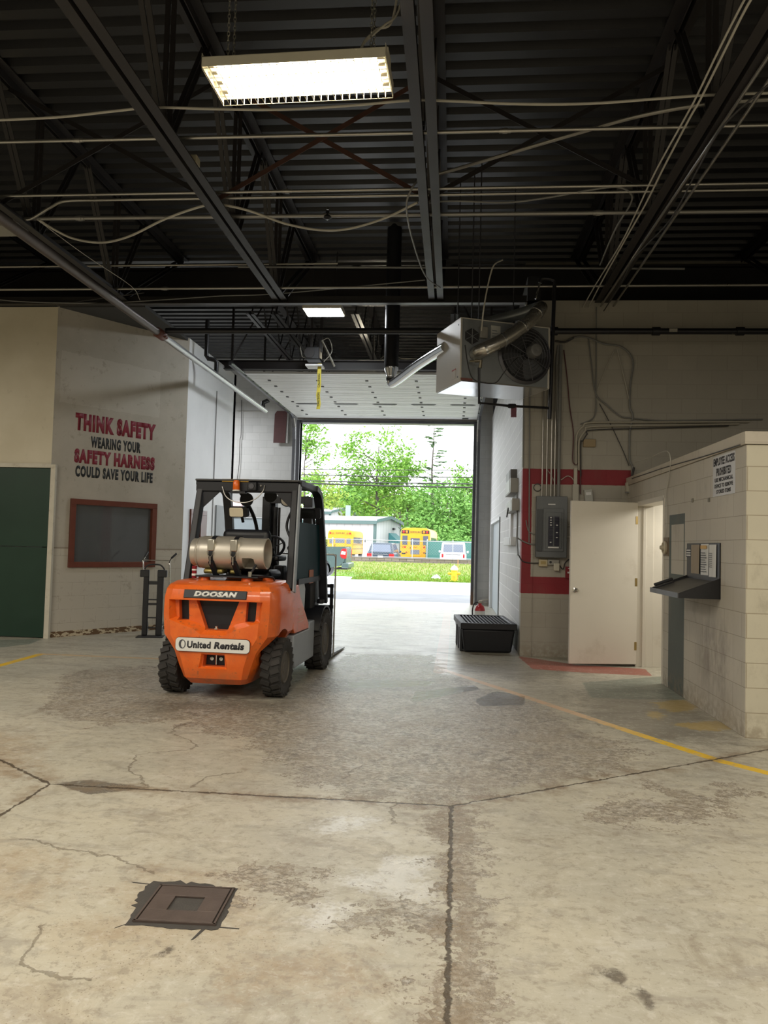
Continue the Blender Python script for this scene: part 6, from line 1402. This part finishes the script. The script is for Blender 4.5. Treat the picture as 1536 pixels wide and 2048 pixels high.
# ---- buses
M_BUS = pm('school_bus_yellow', (.72, .36, .012), .35, var=.06); M_BUSD = pm('bus_black', (.02, .02, .02), .4); M_BUSG = NT('bus_window').fin((.10, .11, .14), .1, 0, Specular_IOR_Level=.8)
M_RLENS = pm('red_lens', (.50, .02, .02), .25); M_ALENS = pm('amber_lens_small', (.62, .20, .02), .25); M_BUSGR = pm('bus_grey_panel', (.16, .17, .19), .4)
def bus(name_lab, loc, rz, W, Hb, L, high):
    t = thing('school_bus', name_lab, 'bus', loc, rz, 'yellow school buses')
    z0, zs = .55, Hb-.42
    ring = lambda y, k: [(-W/2*k, y, z0), (W/2*k, y, z0), (W/2*k, y, zs), (W/2*k*.93, y, Hb-.14), (W/2*k*.72, y, Hb-.02), (0, y, Hb), (-W/2*k*.72, y, Hb-.02), (-W/2*k*.93, y, Hb-.14), (-W/2*k, y, zs)]
    MB().loft([ring(0, .97), ring(.12, 1), ring(L, 1)]).build('body', M_BUS, t, bevel=.03)
    def f(nm, x0, x1, a, b, mt, par=t, d=.03): return MB().box((x0, -d, a), (x1, -.0, b)).build(nm, mt, par)
    f('bumper', -W/2, W/2, .42, .62, M_BUSD, d=.18)
    k = W/2.4
    if high:
        f('rear_window', -1.02*k, -.62*k, 1.58, 2.28, M_BUSG); f('rear_window', .62*k, 1.02*k, 1.58, 2.28, M_BUSG)
        dr_ = f('emergency_door', -.46*k, .46*k, .72, 2.30, M_BUS, d=.035); f('door_window', -.36*k, .36*k, 1.58, 2.10, M_BUSG, dr_, .045); f('door_window', -.36*k, .36*k, .86, 1.22, M_BUSGR, dr_, .045)
        f('handle', -.40*k, -.36*k, 1.25, 1.45, M_BUSD, dr_, .06); f('door_sticker', -.12*k, .18*k, 1.36, 1.46, M_ALENS, dr_, .045)
        for x in (-.80, -.98, .72, .96): MB().lathe([(.075, 0), (.075, .03), (0, .035)], 14, Matrix.Translation((x*k, 0, 1.42)) @ Matrix.Rotation(PI/2, 4, 'X')).build('tail_lamp', M_RLENS if abs(x) < .9 else M_ALENS, t)
        for x in (-.68, .72): MB().lathe([(.07, 0), (.07, .03), (0, .035)], 12, Matrix.Translation((x*k, 0, 1.0)) @ Matrix.Rotation(PI/2, 4, 'X')).build('reflector', pm('brown_lens', (.30, .08, .03), .3), t)
        f('print_line', -1.05*k, -.75*k, .86, .96, M_BUSD, d=.012); f('print_line', .80*k, 1.0*k, .92, 1.0, M_BUSD, d=.012)
    else:
        f('rear_window', -1.0*k, -.62*k, 1.55, 2.0, M_BUSG); f('rear_window', .62*k, 1.0*k, 1.55, 2.05, M_BUSG); dr_ = f('emergency_door', -.50*k, .50*k, .72, 2.15, M_BUS, d=.035); f('door_window', -.44*k, .44*k, 1.60, 2.05, M_BUSG, dr_, .045); f('handle', -.48*k, -.44*k, 1.25, 1.5, M_BUSD, dr_, .06)
        for x in (-.85, .80): f('tail_lamp', (x-.16)*k, (x+.16)*k, 1.10, 1.24, M_RLENS)
    zt = Hb-.40
    for s in (-1, 1):
        lb_ = f('lamp_board', s*.80*k-.30*k, s*.80*k+.30*k, zt-.05, zt+.20, M_BUSD if high else M_BUS, d=.02)
        for x, mt in ((.93, M_RLENS), (.68, M_ALENS)): MB().lathe([(.095, 0), (.095, .04), (0, .05)], 14, Matrix.Translation((s*x*k, -.02, zt+.075)) @ Matrix.Rotation(PI/2, 4, 'X')).build('flashing_lamp', mt, lb_)
    sb = f('name_board', -.46*k, .46*k, zt-.04, zt+.19, M_BUS, d=.02); lettering('text_line', 'SCHOOL BUS', M_BUSD, sb, (-.41*k, -.021, zt), (1, 0, 0), (0, 0, 1), .82*k, .15, .004, .02)
    for s in (-1, 1):
        for q in range(int(L/.85)-1): MB().box((s*W/2-.015, .55+q*.85, 1.58), (s*W/2+.015, 1.25+q*.85, 2.18)).build('side_window', M_BUSG, t)
        for z in (1.45, 1.05): MB().box((s*W/2-.012, .1, z), (s*W/2+.012, L, z+.05)).build('side_rail', M_BUSD, t)
        for y in (1.5, L-1.0): MB().lathe([(.25, -.13), (.46, -.13), (.48, -.08), (.48, .08), (.46, .13), (.25, .13), (0, .08)], 24, Matrix.Translation((s*(W/2-.14), y, .48)) @ Matrix.Rotation(s*PI/2, 4, 'Y')).build('wheel', M_RUB, t)
        MB().bar((s*W/2, L-.3, 2.0), (s*(W/2+.25), L-.1, 2.0), .03, .03).box((s*(W/2+.22)-.04, L-.16, 1.75), (s*(W/2+.22)+.04, L-.10, 2.1)).build('side_mirror', M_BUSD, t)
    return t
bA = atY(830, 1100, 59); bus('yellow school bus parked right of the dark car, its rear door facing the opening', (bA.x, 59, 0), math.radians(-3), 2.33, 2.90, 7.2, True)
bB = atY(679.5, 1100, 72); bus('yellow school bus parked far left in front of the white building', (bB.x, 72, 0), math.radians(-1), 2.42, 2.86, 7.4, False)

# ---- cars
M_CGL = NT('car_window').fin((.10, .13, .19), .08, 0, Specular_IOR_Level=1.0)
def car(nm, lab, cat, loc, rz, W, Ht, L, paint, boxy, lens_w):
    t = thing(nm, lab, cat, loc, rz)
    zb = .32; zw = Ht*.60
    rg = lambda y, w, za, zc: [(-w/2*.94, y, za), (w/2*.94, y, za), (w/2, y, za+.18), (w/2, y, zc-.12), (w/2*.95, y, zc), (-w/2*.95, y, zc), (-w/2, y, zc-.12), (-w/2, y, za+.18)]
    MB().loft([rg(0, W*.93, .36, zw-.04), rg(.12, W, zb, zw), rg(L*.72, W, zb, zw), rg(L-.15, W*.95, zb, zw-.18), rg(L, W*.85, .4, zw-.3)]).build('body', paint, t, bevel=.04)
    lean = .10 if boxy else .38; tw = .86 if boxy else .74
    cab = lambda y, w, z: [(-w/2, y, z), (w/2, y, z)]
    b0, b1 = .05, L*.74
    vs = [(-W*.47, b0, zw-.03), (W*.47, b0, zw-.03), (W*.47, b1, zw-.03), (-W*.47, b1, zw-.03), (-W*tw/2, b0+lean, Ht), (W*tw/2, b0+lean, Ht), (W*tw/2, b1-.9, Ht), (-W*tw/2, b1-.9, Ht)]
    MB().add(vs, [(0, 3, 2, 1), (4, 5, 6, 7), (0, 1, 5, 4), (1, 2, 6, 5), (2, 3, 7, 6), (3, 0, 4, 7)]).build('cabin', paint, t, bevel=.06, seg=3)
    def face(u0, u1, v0, v1, off):   # patch on the sloping back of the cabin
        P = lambda u, v: Vector((u*(W*.47*(1-v) + W*tw/2*v), b0 + lean*v - off, zw-.03 + (Ht-zw+.03)*v))
        return [P(u0, v0), P(u1, v0), P(u1, v1), P(u0, v1)]
    a = face(-.82, .82, .14, .84, .012); b = face(-.82, .82, .14, .84, -.01)
    MB().add(a+b, [(0, 1, 2, 3), (7, 6, 5, 4), (0, 4, 5, 1), (1, 5, 6, 2), (2, 6, 7, 3), (3, 7, 4, 0)]).build('rear_window', M_CGL, t)
    for s in (-1, 1):
        P = lambda y, v: Vector((s*(W*.47*(1-v) + W*tw/2*v) + s*.012, y, zw-.03 + (Ht-zw+.03)*v))
        q1 = [P(b0+.25+lean*.3, .18), P(b1-.65, .18), P(b1-1.0, .84), P(b0+.35+lean*.9, .84)]; q2 = [p - Vector((s*.02, 0, 0)) for p in q1]
        MB().add(q1+q2, [(0, 1, 2, 3), (7, 6, 5, 4), (0, 4, 5, 1), (1, 5, 6, 2), (2, 6, 7, 3), (3, 7, 4, 0)]).build('side_window', M_CGL, t)
        MB().box((s*W*.40-lens_w, -.02, zw-.30), (s*W*.40+lens_w, .10, zw-.05)).build('tail_lamp', M_RLENS, t, bevel=.02)
        for y in (.85, L-.85): MB().lathe([(.2, -.1), (.31, -.1), (.33, -.06), (.33, .06), (.31, .1), (.2, .1), (0, .06)], 22, Matrix.Translation((s*(W/2-.11), y, .33)) @ Matrix.Rotation(s*PI/2, 4, 'Y')).build('wheel', M_RUB, t)
        MB().box((s*(W/2+.09)-.09, b1-.75, zw), (s*(W/2+.09)+.06, b1-.65, zw+.16)).build('side_mirror', paint, t, bevel=.03)
    MB().box((-W*.46, -.09, .34), (W*.46, .05, .56)).build('bumper', paint, t, bevel=.04); MB().box((-.17, -.03, zw-.32), (.17, .03, zw-.18)).build('number_plate', M_LW, t); MB().box((-W*.28, -.02, zw-.12), (W*.28, .03, zw-.08)).build('trim_bar', M_BRST, t)
    return t
cA = atY(761, 1100, 50.5); car('suv', 'dark blue grey car parked behind the fence between the buses', 'car', (cA.x, 50.5, 0), math.radians(-3), 1.84, 1.66, 4.5, pm('dark_blue_grey_paint', (.055, .075, .10), .25), False, .17)
cB = atY(906.5, 1100, 52.5); car('minivan', 'white minivan parked behind the fence at the right of the opening', 'car', (cB.x, 52.5, 0), math.radians(-1), 1.80, 1.80, 4.8, pm('white_car_paint', (.68, .68, .68), .25), True, .06)
# ---- pickup on the road edge, heading left
pk = thing('pickup_truck', 'grey green pickup truck on the road edge beyond the forklift', 'pickup truck', (atY(690.5, 1158, 33.1).x, 33.1, 0))
M_PKG = pm('grey_green_paint', (.085, .13, .12), .25, var=.05)
L_, W_ = 5.6, 1.95
def arch_side(y0, y1, nm):
    pts = [(0, 1.02), (0, 1.46), (-.06, 1.50), (-1.75, 1.46), (-1.78, .55)]
    ax = -1.22; R_ = .50
    lo = [(-1.78, .50), (ax-R_, .50)] + [(ax + R_*math.cos(a), .46 + R_*math.sin(a)) for a in [PI - PI*k/14 for k in range(15)]] + [(ax+R_, .52), (-.32, .58), (-.10, .78)]
    poly = [(-.02, 1.02), (0, 1.44), (-.05, 1.50), (-1.78, 1.46)] + lo
    return MB().prism(poly, 'y', y0, y1).build(nm, M_PKG, pk, bevel=.02)
arch_side(0, .08, 'bed_side'); arch_side(W_-.08, W_, 'bed_side')
MB().box((-.10, .06, .66), (.01, W_-.06, 1.46)).build('tailgate', M_PKG, pk, bevel=.02)
for z in (.85, 1.05, 1.25): MB().box((.008, .15, z), (.016, W_-.15, z+.03)).build('tailgate_rib', M_PKG, pk)
MB().box((-1.8, .08, .78), (-.08, W_-.08, .84)).build('bed_floor', M_BUSD, pk)
MB().loft([[(-1.80, .02, .52), (-1.80, W_-.02, .52), (-1.80, W_-.02, 1.42), (-1.80, .02, 1.42)], [(-3.9, 0, .52), (-3.9, W_, .52), (-3.9, W_, 1.40), (-3.9, 0, 1.40)], [(-5.45, .03, .5), (-5.45, W_-.03, .5), (-5.45, W_-.03, 1.32), (-5.45, .03, 1.32)], [(-5.6, .15, .55), (-5.6, W_-.15, .55), (-5.6, W_-.15, 1.2), (-5.6, .15, 1.2)]]).build('front_body', M_PKG, pk, bevel=.04)
MB().loft([[(-1.84, .05, 1.40), (-1.84, W_-.05, 1.40), (-2.05, W_-.2, 1.95), (-2.05, .2, 1.95)], [(-4.1, .05, 1.40), (-4.1, W_-.05, 1.40), (-3.3, W_-.2, 1.95), (-3.3, .2, 1.95)]]).build('cab', M_PKG, pk, bevel=.04)
for y0, y1 in ((.06, .12), (W_-.12, W_-.06)): MB().prism([(-2.1, 1.45), (-3.75, 1.45), (-3.25, 1.86), (-2.2, 1.86)], 'y', y0, y1).build('side_window', M_CGL, pk)
bmp = MB().box((-.20, -.01, .50), (.14, W_+.01, .74)).build('rear_bumper', M_PKG, pk, bevel=.05, seg=3); MB().box((-.5, .3, .42), (.05, W_-.3, .50)).build('hitch', M_BUSD, pk)
for y0, y1 in ((-.015, .22), (W_-.22, W_+.015)):
    tl0 = MB().prism([(-.28, 1.06), (-.20, .96), (-.02, .92), (.02, 1.0), (.02, 1.40), (-.14, 1.42), (-.24, 1.34)], 'y', y0, y1).build('tail_lamp', M_RLENS, pk, bevel=.02); MB().prism([(-.24, 1.14), (-.03, 1.12), (-.01, 1.26), (-.20, 1.29)], 'y', y0-.006, y1+.006).build('reverse_lamp', M_LW, tl0)
for x in (-1.22, -4.55):
    for s, y in ((-1, .12), (1, W_-.12)):
        Mw = Matrix.Translation((x, y, .41)) @ Matrix.Rotation(PI/2 if s < 0 else -PI/2, 4, 'X')
        w_ = MB().lathe([(.27, -.13), (.385, -.13), (.41, -.09), (.41, .09), (.385, .13), (.27, .13), (.27, -.13)], 32, Mw).build('wheel', pm('grey_tyre', (.10, .10, .105), .8), pk)
        rm = MB().lathe([(.27, .12), (.25, .11), (.24, .07), (0, .07)], 28, Mw)
        rm.build('rim', M_BRST, w_)
        for k in range(6): a = 2*PI*k/6; MB().bar(Mw @ Vector((.06*math.cos(a), .06*math.sin(a), .085)), Mw @ Vector((.25*math.cos(a), .25*math.sin(a), .10)), .075, .03, Mw.to_3x3() @ Vector((0, 0, 1))).build('spoke', M_BRST, w_)

pk.scale = (.93, .93, .93)
# ---- white metal buildings
tws = NT('white_ribbed_siding'); Pp = tws.obj(); xs_ = tws.xyz(Pp)
rib = tws.math('FRACT', tws.math('MULTIPLY', tws.math('ADD', xs_[0], xs_[1]), 1.1)); ribm = tws.ramp(rib, .82, .9)
M_SID = tws.fin(tws.mix(ribm, (.62, .625, .63), (.50, .51, .52)), .6, 0)
M_ROOFW = pm('white_metal_roof', (.62, .62, .62), .5); M_GTR = pm('grey_green_trim', (.10, .17, .165), .5)
def shed(lab, p0, p1, back, ez, rz_, extra):
    # p0: near corner, p1: far corner of the gable, back: length of the long side leftwards
    p0 = Vector(p0); p1 = Vector(p1); g = p1 - p0; gl = g.length; g /= gl; lft = Vector((-g.y, g.x, 0)); t = thing('metal_building', lab, 'building', (p0.x, p0.y, 0), math.atan2(g.y, g.x))
    # local: x along the gable (away), y to the left
    ov = .25
    MB().prism([(0, 0), (gl, 0), (gl, ez), (gl/2, rz_), (0, ez)], 'y', 0, back).v
    m = MB(); pr = [(0, 0), (gl, 0), (gl, ez), (gl/2, rz_), (0, ez)]
    m.add([(x, 0, z) for x, z in pr] + [(x, back, z) for x, z in pr], [(4, 3, 2, 1, 0), (5, 6, 7, 8, 9), (0, 1, 6, 5), (1, 2, 7, 6), (2, 3, 8, 7), (3, 4, 9, 8), (4, 0, 5, 9)])
    m.build('wall_body', M_SID, t, smooth=False)
    sl = (rz_-ez)/(gl/2); th_ = .12
    for s, nm in ((0, 'roof_slope'), (1, 'roof_slope')):
        a = (-ov, ez-ov*sl) if s == 0 else (gl+ov, ez-ov*sl)
        MB().add([(a[0], -ov, a[1]+.02), (gl/2, -ov, rz_+.02), (gl/2, back, rz_+.02), (a[0], back, a[1]+.02), (a[0], -ov, a[1]+th_), (gl/2, -ov, rz_+th_), (gl/2, back, rz_+th_), (a[0], back, a[1]+th_)], [(0, 3, 2, 1), (4, 5, 6, 7), (0, 1, 5, 4), (1, 2, 6, 5), (2, 3, 7, 6), (3, 0, 4, 7)]).build(nm, M_ROOFW, t)
        MB().bar((a[0], -ov-.05, a[1]+.0), (gl/2, -ov-.05, rz_+.0), .10, .34).build('gable_trim', M_GTR, t)
    MB().box((-ov-.08, -ov, ez-.38), (-ov+.02, back, ez-.02)).build('gutter', M_GTR, t); MB().box((-.06, -.06, 0), (.22, .22, ez)).build('corner_trim', M_GTR, t); MB().box((gl-.2, -.06, 0), (gl+.06, .2, ez)).build('corner_trim', M_GTR, t)
    return t, gl
sA, gl = shed('white metal building with a teal awning behind the parked cars', (atY(750, 1090, 82).x, 82, 0), (atY(800, 1090, 90.5).x, 90.5, 0), 40, 4.1, 4.62, None)
MB().add([(gl*.50, -.05, 2.9), (gl*.50+2.6, -.05, 2.9), (gl*.50+2.6, -1.5, 1.75), (gl*.50, -1.5, 1.75), (gl*.50, -.05, 1.75), (gl*.50+2.6, -.05, 1.75)], [(0, 1, 2, 3), (0, 3, 4), (1, 5, 2), (3, 2, 5, 4), (0, 4, 5, 1)]).build('awning', pm('teal_awning', (.05, .20, .21), .6), sA, label='teal awning over the gable door')
MB().box((gl*.56, -.03, 0), (gl*.56+1.1, .02, 2.1)).build('door', M_GTR, sA)
wp_ = MB().box((-.2, 8.3, 3.15), (-.0, 9.6, 3.5)).build('wall_lamp', pm('pale_lamp', (.55, .55, .52), .5), sA)
MB().box((gl*.66, -.25, 3.25), (gl*.66+.4, 0, 3.5)).build('flood_lamp', M_BUSD, sA); MB().lathe([(.12, 0), (.12, .35), (.22, .4), (0, .45)], 10, Matrix.Translation((1.4, 13, 4.05))).build('roof_vent', M_BUSD, sA)
sB, gl2 = shed('taller white metal building with a low gable behind the first one', (atY(659, 1090, 112).x, 112, 0), (atY(711, 1090, 124).x, 124, 0), 30, 6.25, 7.05, None)
MB().box((-.06, 8.3, 4.6), (0, 11.3, 5.2)).build('window', M_BUSGR, sB)
po = thing('vent_pole', 'pale pole with a box top standing behind the white building roof', 'pole', (atY(696, 1030, 94).x, 94, 0)); MB().tube([(0, 0, 0), (0, 0, 6.0)], .06, 8).build('pole', M_GTR, po); MB().box((-.3, -.15, 4.9), (.3, .15, 6.3)).build('box', pm('pale_green_box', (.30, .40, .36), .5), po)

# ---- power lines
for k, (yl_, yr_, r, lab) in enumerate(((938, 940, .020, 'thinnest, topmost'), (949, 955, .024, 'second'), (961, 968, .028, 'third'), (966, 975, .036, 'lowest and thickest'))):
    a, b = atY(595, yl_, 37), atY(945, yr_, 37); d = b-a; pts = [a - d*5, a - d*2, a, a + d*.5 - Vector((0, 0, .03)), b, b + d*2, b + d*5]
    tag(MB().tube(pts, r, 6).build('power_line', M_BUSD), lab + ' of the power lines crossing above the road', 'power line', 'power lines above the road')

# ---- trees
def leafm(name, a, b):
    t = NT(name); P = t.pos(); c = t.mix(t.ramp(t.noise(P, 1.1, 3), .35, .65), a, b)
    return t.fin(c, .7, 0, Specular_IOR_Level=.2)
M_LF = [leafm('fresh_green_leaves', (.14, .31, .040), (.24, .42, .075)), leafm('mid_green_leaves', (.12, .27, .055), (.20, .38, .09)), leafm('yellow_green_leaves', (.24, .34, .050), (.34, .44, .085)), leafm('pine_needles', (.10, .20, .075), (.18, .27, .12))]
M_BARK = pm('grey_brown_bark', (.10, .085, .07), .85, var=.3)
def tree(lab, px, Y, zc, rx, rz, mt, n, seed, nm='tree', leaf=.30, clump=.9, trunk_r=.16, hole=.0, cat='tree', ncl=None, group='trees behind the parked buses'):
    R = random.Random(seed); c = atY(px, 1090, Y); t = thing(nm, lab, cat, (c.x, Y, 0), 0, group)
    ncl = ncl or max(10, n // 70); cl = []
    for _ in range(ncl):
        while True:
            p = Vector((R.uniform(-1, 1), R.uniform(-1, 1), R.uniform(-1, 1)))
            if hole < p.length < 1: break
        cl.append((p, Vector((p.x*rx, p.y*rx*.7, zc + p.z*rz))))
    m = MB()
    for k in range(n):
        _, q_ = cl[R.randrange(ncl)]
        p = q_ + Vector((R.gauss(0, clump), R.gauss(0, clump), R.gauss(0, clump*.7)))
        if p.z < .1: p.z = .1 + R.random()*.5
        a = R.uniform(0, 2*PI); b = R.uniform(-.9, .9); l = leaf*R.uniform(.6, 1.4)
        u = Vector((math.cos(a)*math.cos(b), math.sin(a)*math.cos(b), math.sin(b))); v = u.cross(Vector((R.uniform(-1, 1), R.uniform(-1, 1), R.uniform(-1, 1)))).normalized()
        m.add([p-u*l, p-v*l*.45, p+u*l, p+v*l*.45], [(0, 1, 2, 3)])
    m.build('foliage', mt, t, smooth=False, fix=False)
    m = MB(); top = zc + rz*.55; m.tube([(0, 0, 0), (.1, 0, top*.35), (-.15, .1, top*.7), (.05, 0, top)], [trunk_r, trunk_r*.8, trunk_r*.5, trunk_r*.15], 8)
    for _, q_ in cl[:16]:
        z0 = max(.8, min(q_.z-1, zc-rz*.3 + R.random()*rz*.6)); m.tube([(0, 0, z0), (q_.x*.5, q_.y*.5, z0+(q_.z-z0)*.7), tuple(q_)], [trunk_r*.35, trunk_r*.2, .02], 5)
    m.build('trunk', M_BARK, t); return t
# (label, px, Y, centre height, half width, half height, leaf, count)
tree('tall loose leaved tree at the middle of the opening, rising above the power lines', 752, 100, 11.0, 5.2, 6.5, M_LF[0], 4600, 1, leaf=.26, clump=.75, hole=.25, trunk_r=.30)
tree('tall leafy tree leaning right beside the sparse pine', 812, 104, 10.5, 3.6, 5.0, M_LF[0], 2200, 2, leaf=.26, clump=.7, hole=.2)
tree('loose tree showing only at the upper left corner of the opening', 606, 92, 12.5, 3.0, 4.2, M_LF[0], 1500, 3, leaf=.25, clump=.6)
tree('bushy mid green tree at the right of the opening', 893, 86, 4.6, 4.4, 4.4, M_LF[1], 6500, 4, leaf=.24, clump=.7)
tree('green tree cut by the right jamb of the opening', 938, 95, 6.4, 3.2, 5.6, M_LF[0], 3400, 5, leaf=.26, clump=.7)
tree('dense dark green tree behind the far white building', 672, 128, 6.5, 6.5, 6.0, M_LF[1], 4500, 6, leaf=.34, clump=1.0)
tree('yellow green tree at the left edge of the opening', 622, 118, 6.5, 5.5, 5.5, M_LF[2], 3600, 7, leaf=.32, clump=1.0)
tree('yellowish tree behind the gable of the white building', 778, 128, 5.5, 5.5, 5.6, M_LF[2], 4200, 8, leaf=.32, clump=1.0)
tree('green tree between the gable and the right bus', 836, 118, 6.0, 4.2, 5.0, M_LF[0], 3200, 9, leaf=.32, clump=.9)
tree('low yellow green bush left behind the far school bus', 642, 76, 1.3, 1.6, .9, M_LF[2], 700, 10, nm='bush', cat='bush', leaf=.16, clump=.3, trunk_r=.05)
tree('dark undergrowth bush right of the school bus', 905, 80, 1.6, 3.8, 1.6, M_LF[1], 2600, 12, nm='bush', cat='bush', leaf=.2, clump=.5, trunk_r=.06)
tree('distant green tree filling the gap behind the power lines at left', 716, 150, 7.5, 8.0, 6.5, M_LF[0], 3600, 13, leaf=.42, clump=1.3)
tree('distant green tree filling the gap behind the power lines at right', 870, 150, 6.5, 8.5, 6.0, M_LF[0], 3600, 14, leaf=.42, clump=1.3)
# sparse pine
pn_ = thing('pine_tree', 'sparse tall pine with drooping side branches at upper right of the opening', 'tree', (atY(862, 1090, 98).x, 98, 0), 0, 'trees behind the parked buses'); R = random.Random(21)
m = MB(); mb = MB(); mb.tube([(0, 0, 0), (.1, 0, 6), (-.1, 0, 11), (.1, 0, 17.3)], [.22, .18, .12, .03], 8)
for k in range(30):
    z = 6.5 + k*.36; a = R.uniform(0, 2*PI); l = (1.0 + 1.7*(1-(k/30)))*R.uniform(.6, 1.15); e = Vector((math.cos(a)*l, math.sin(a)*l, z + R.uniform(-.1, .35)))
    mb.tube([(0, 0, z), (e.x*.6, e.y*.6, z+.1), tuple(e)], [.04, .03, .012], 5)
    for q in range(34):
        f_ = R.uniform(.35, 1.05); p = Vector((e.x*f_, e.y*f_, z + (e.z-z)*f_)) + Vector((R.gauss(0, .14), R.gauss(0, .14), R.gauss(.02, .06))); u = Vector((math.cos(a+R.uniform(-.5, .5)), math.sin(a+R.uniform(-.5, .5)), R.uniform(-.1, .3)))*.34; v = Vector((-u.y, u.x, .2)).normalized()*.085
        m.add([p-u, p-v, p+u, p+v], [(0, 1, 2, 3)])
m.build('needles', M_LF[3], pn_, smooth=False, fix=False); mb.build('trunk', M_BARK, pn_)
# bare trunks
for k, (px, Y, h, lab) in enumerate(((786, 108, 9.6, 'left of two bare slender trunks behind the gable roof'), (797, 110, 9.9, 'right of two bare slender trunks behind the gable roof'))):
    t = thing('bare_tree', lab, 'tree', (atY(px, 1090, Y).x, Y, 0), 0, 'bare slender trees'); m = MB().tube([(0, 0, 0), (.15, 0, h*.5), (0, 0, h)], [.14, .11, .03], 8); R = random.Random(k)
    for q in range(10): z = h*R.uniform(.45, .9); m.tube([(0, 0, z), (R.uniform(-1, 1), R.uniform(-.6, .6), z+R.uniform(.8, 1.8))], [.04, .015], 5)
    m.build('trunk', M_BARK, t)
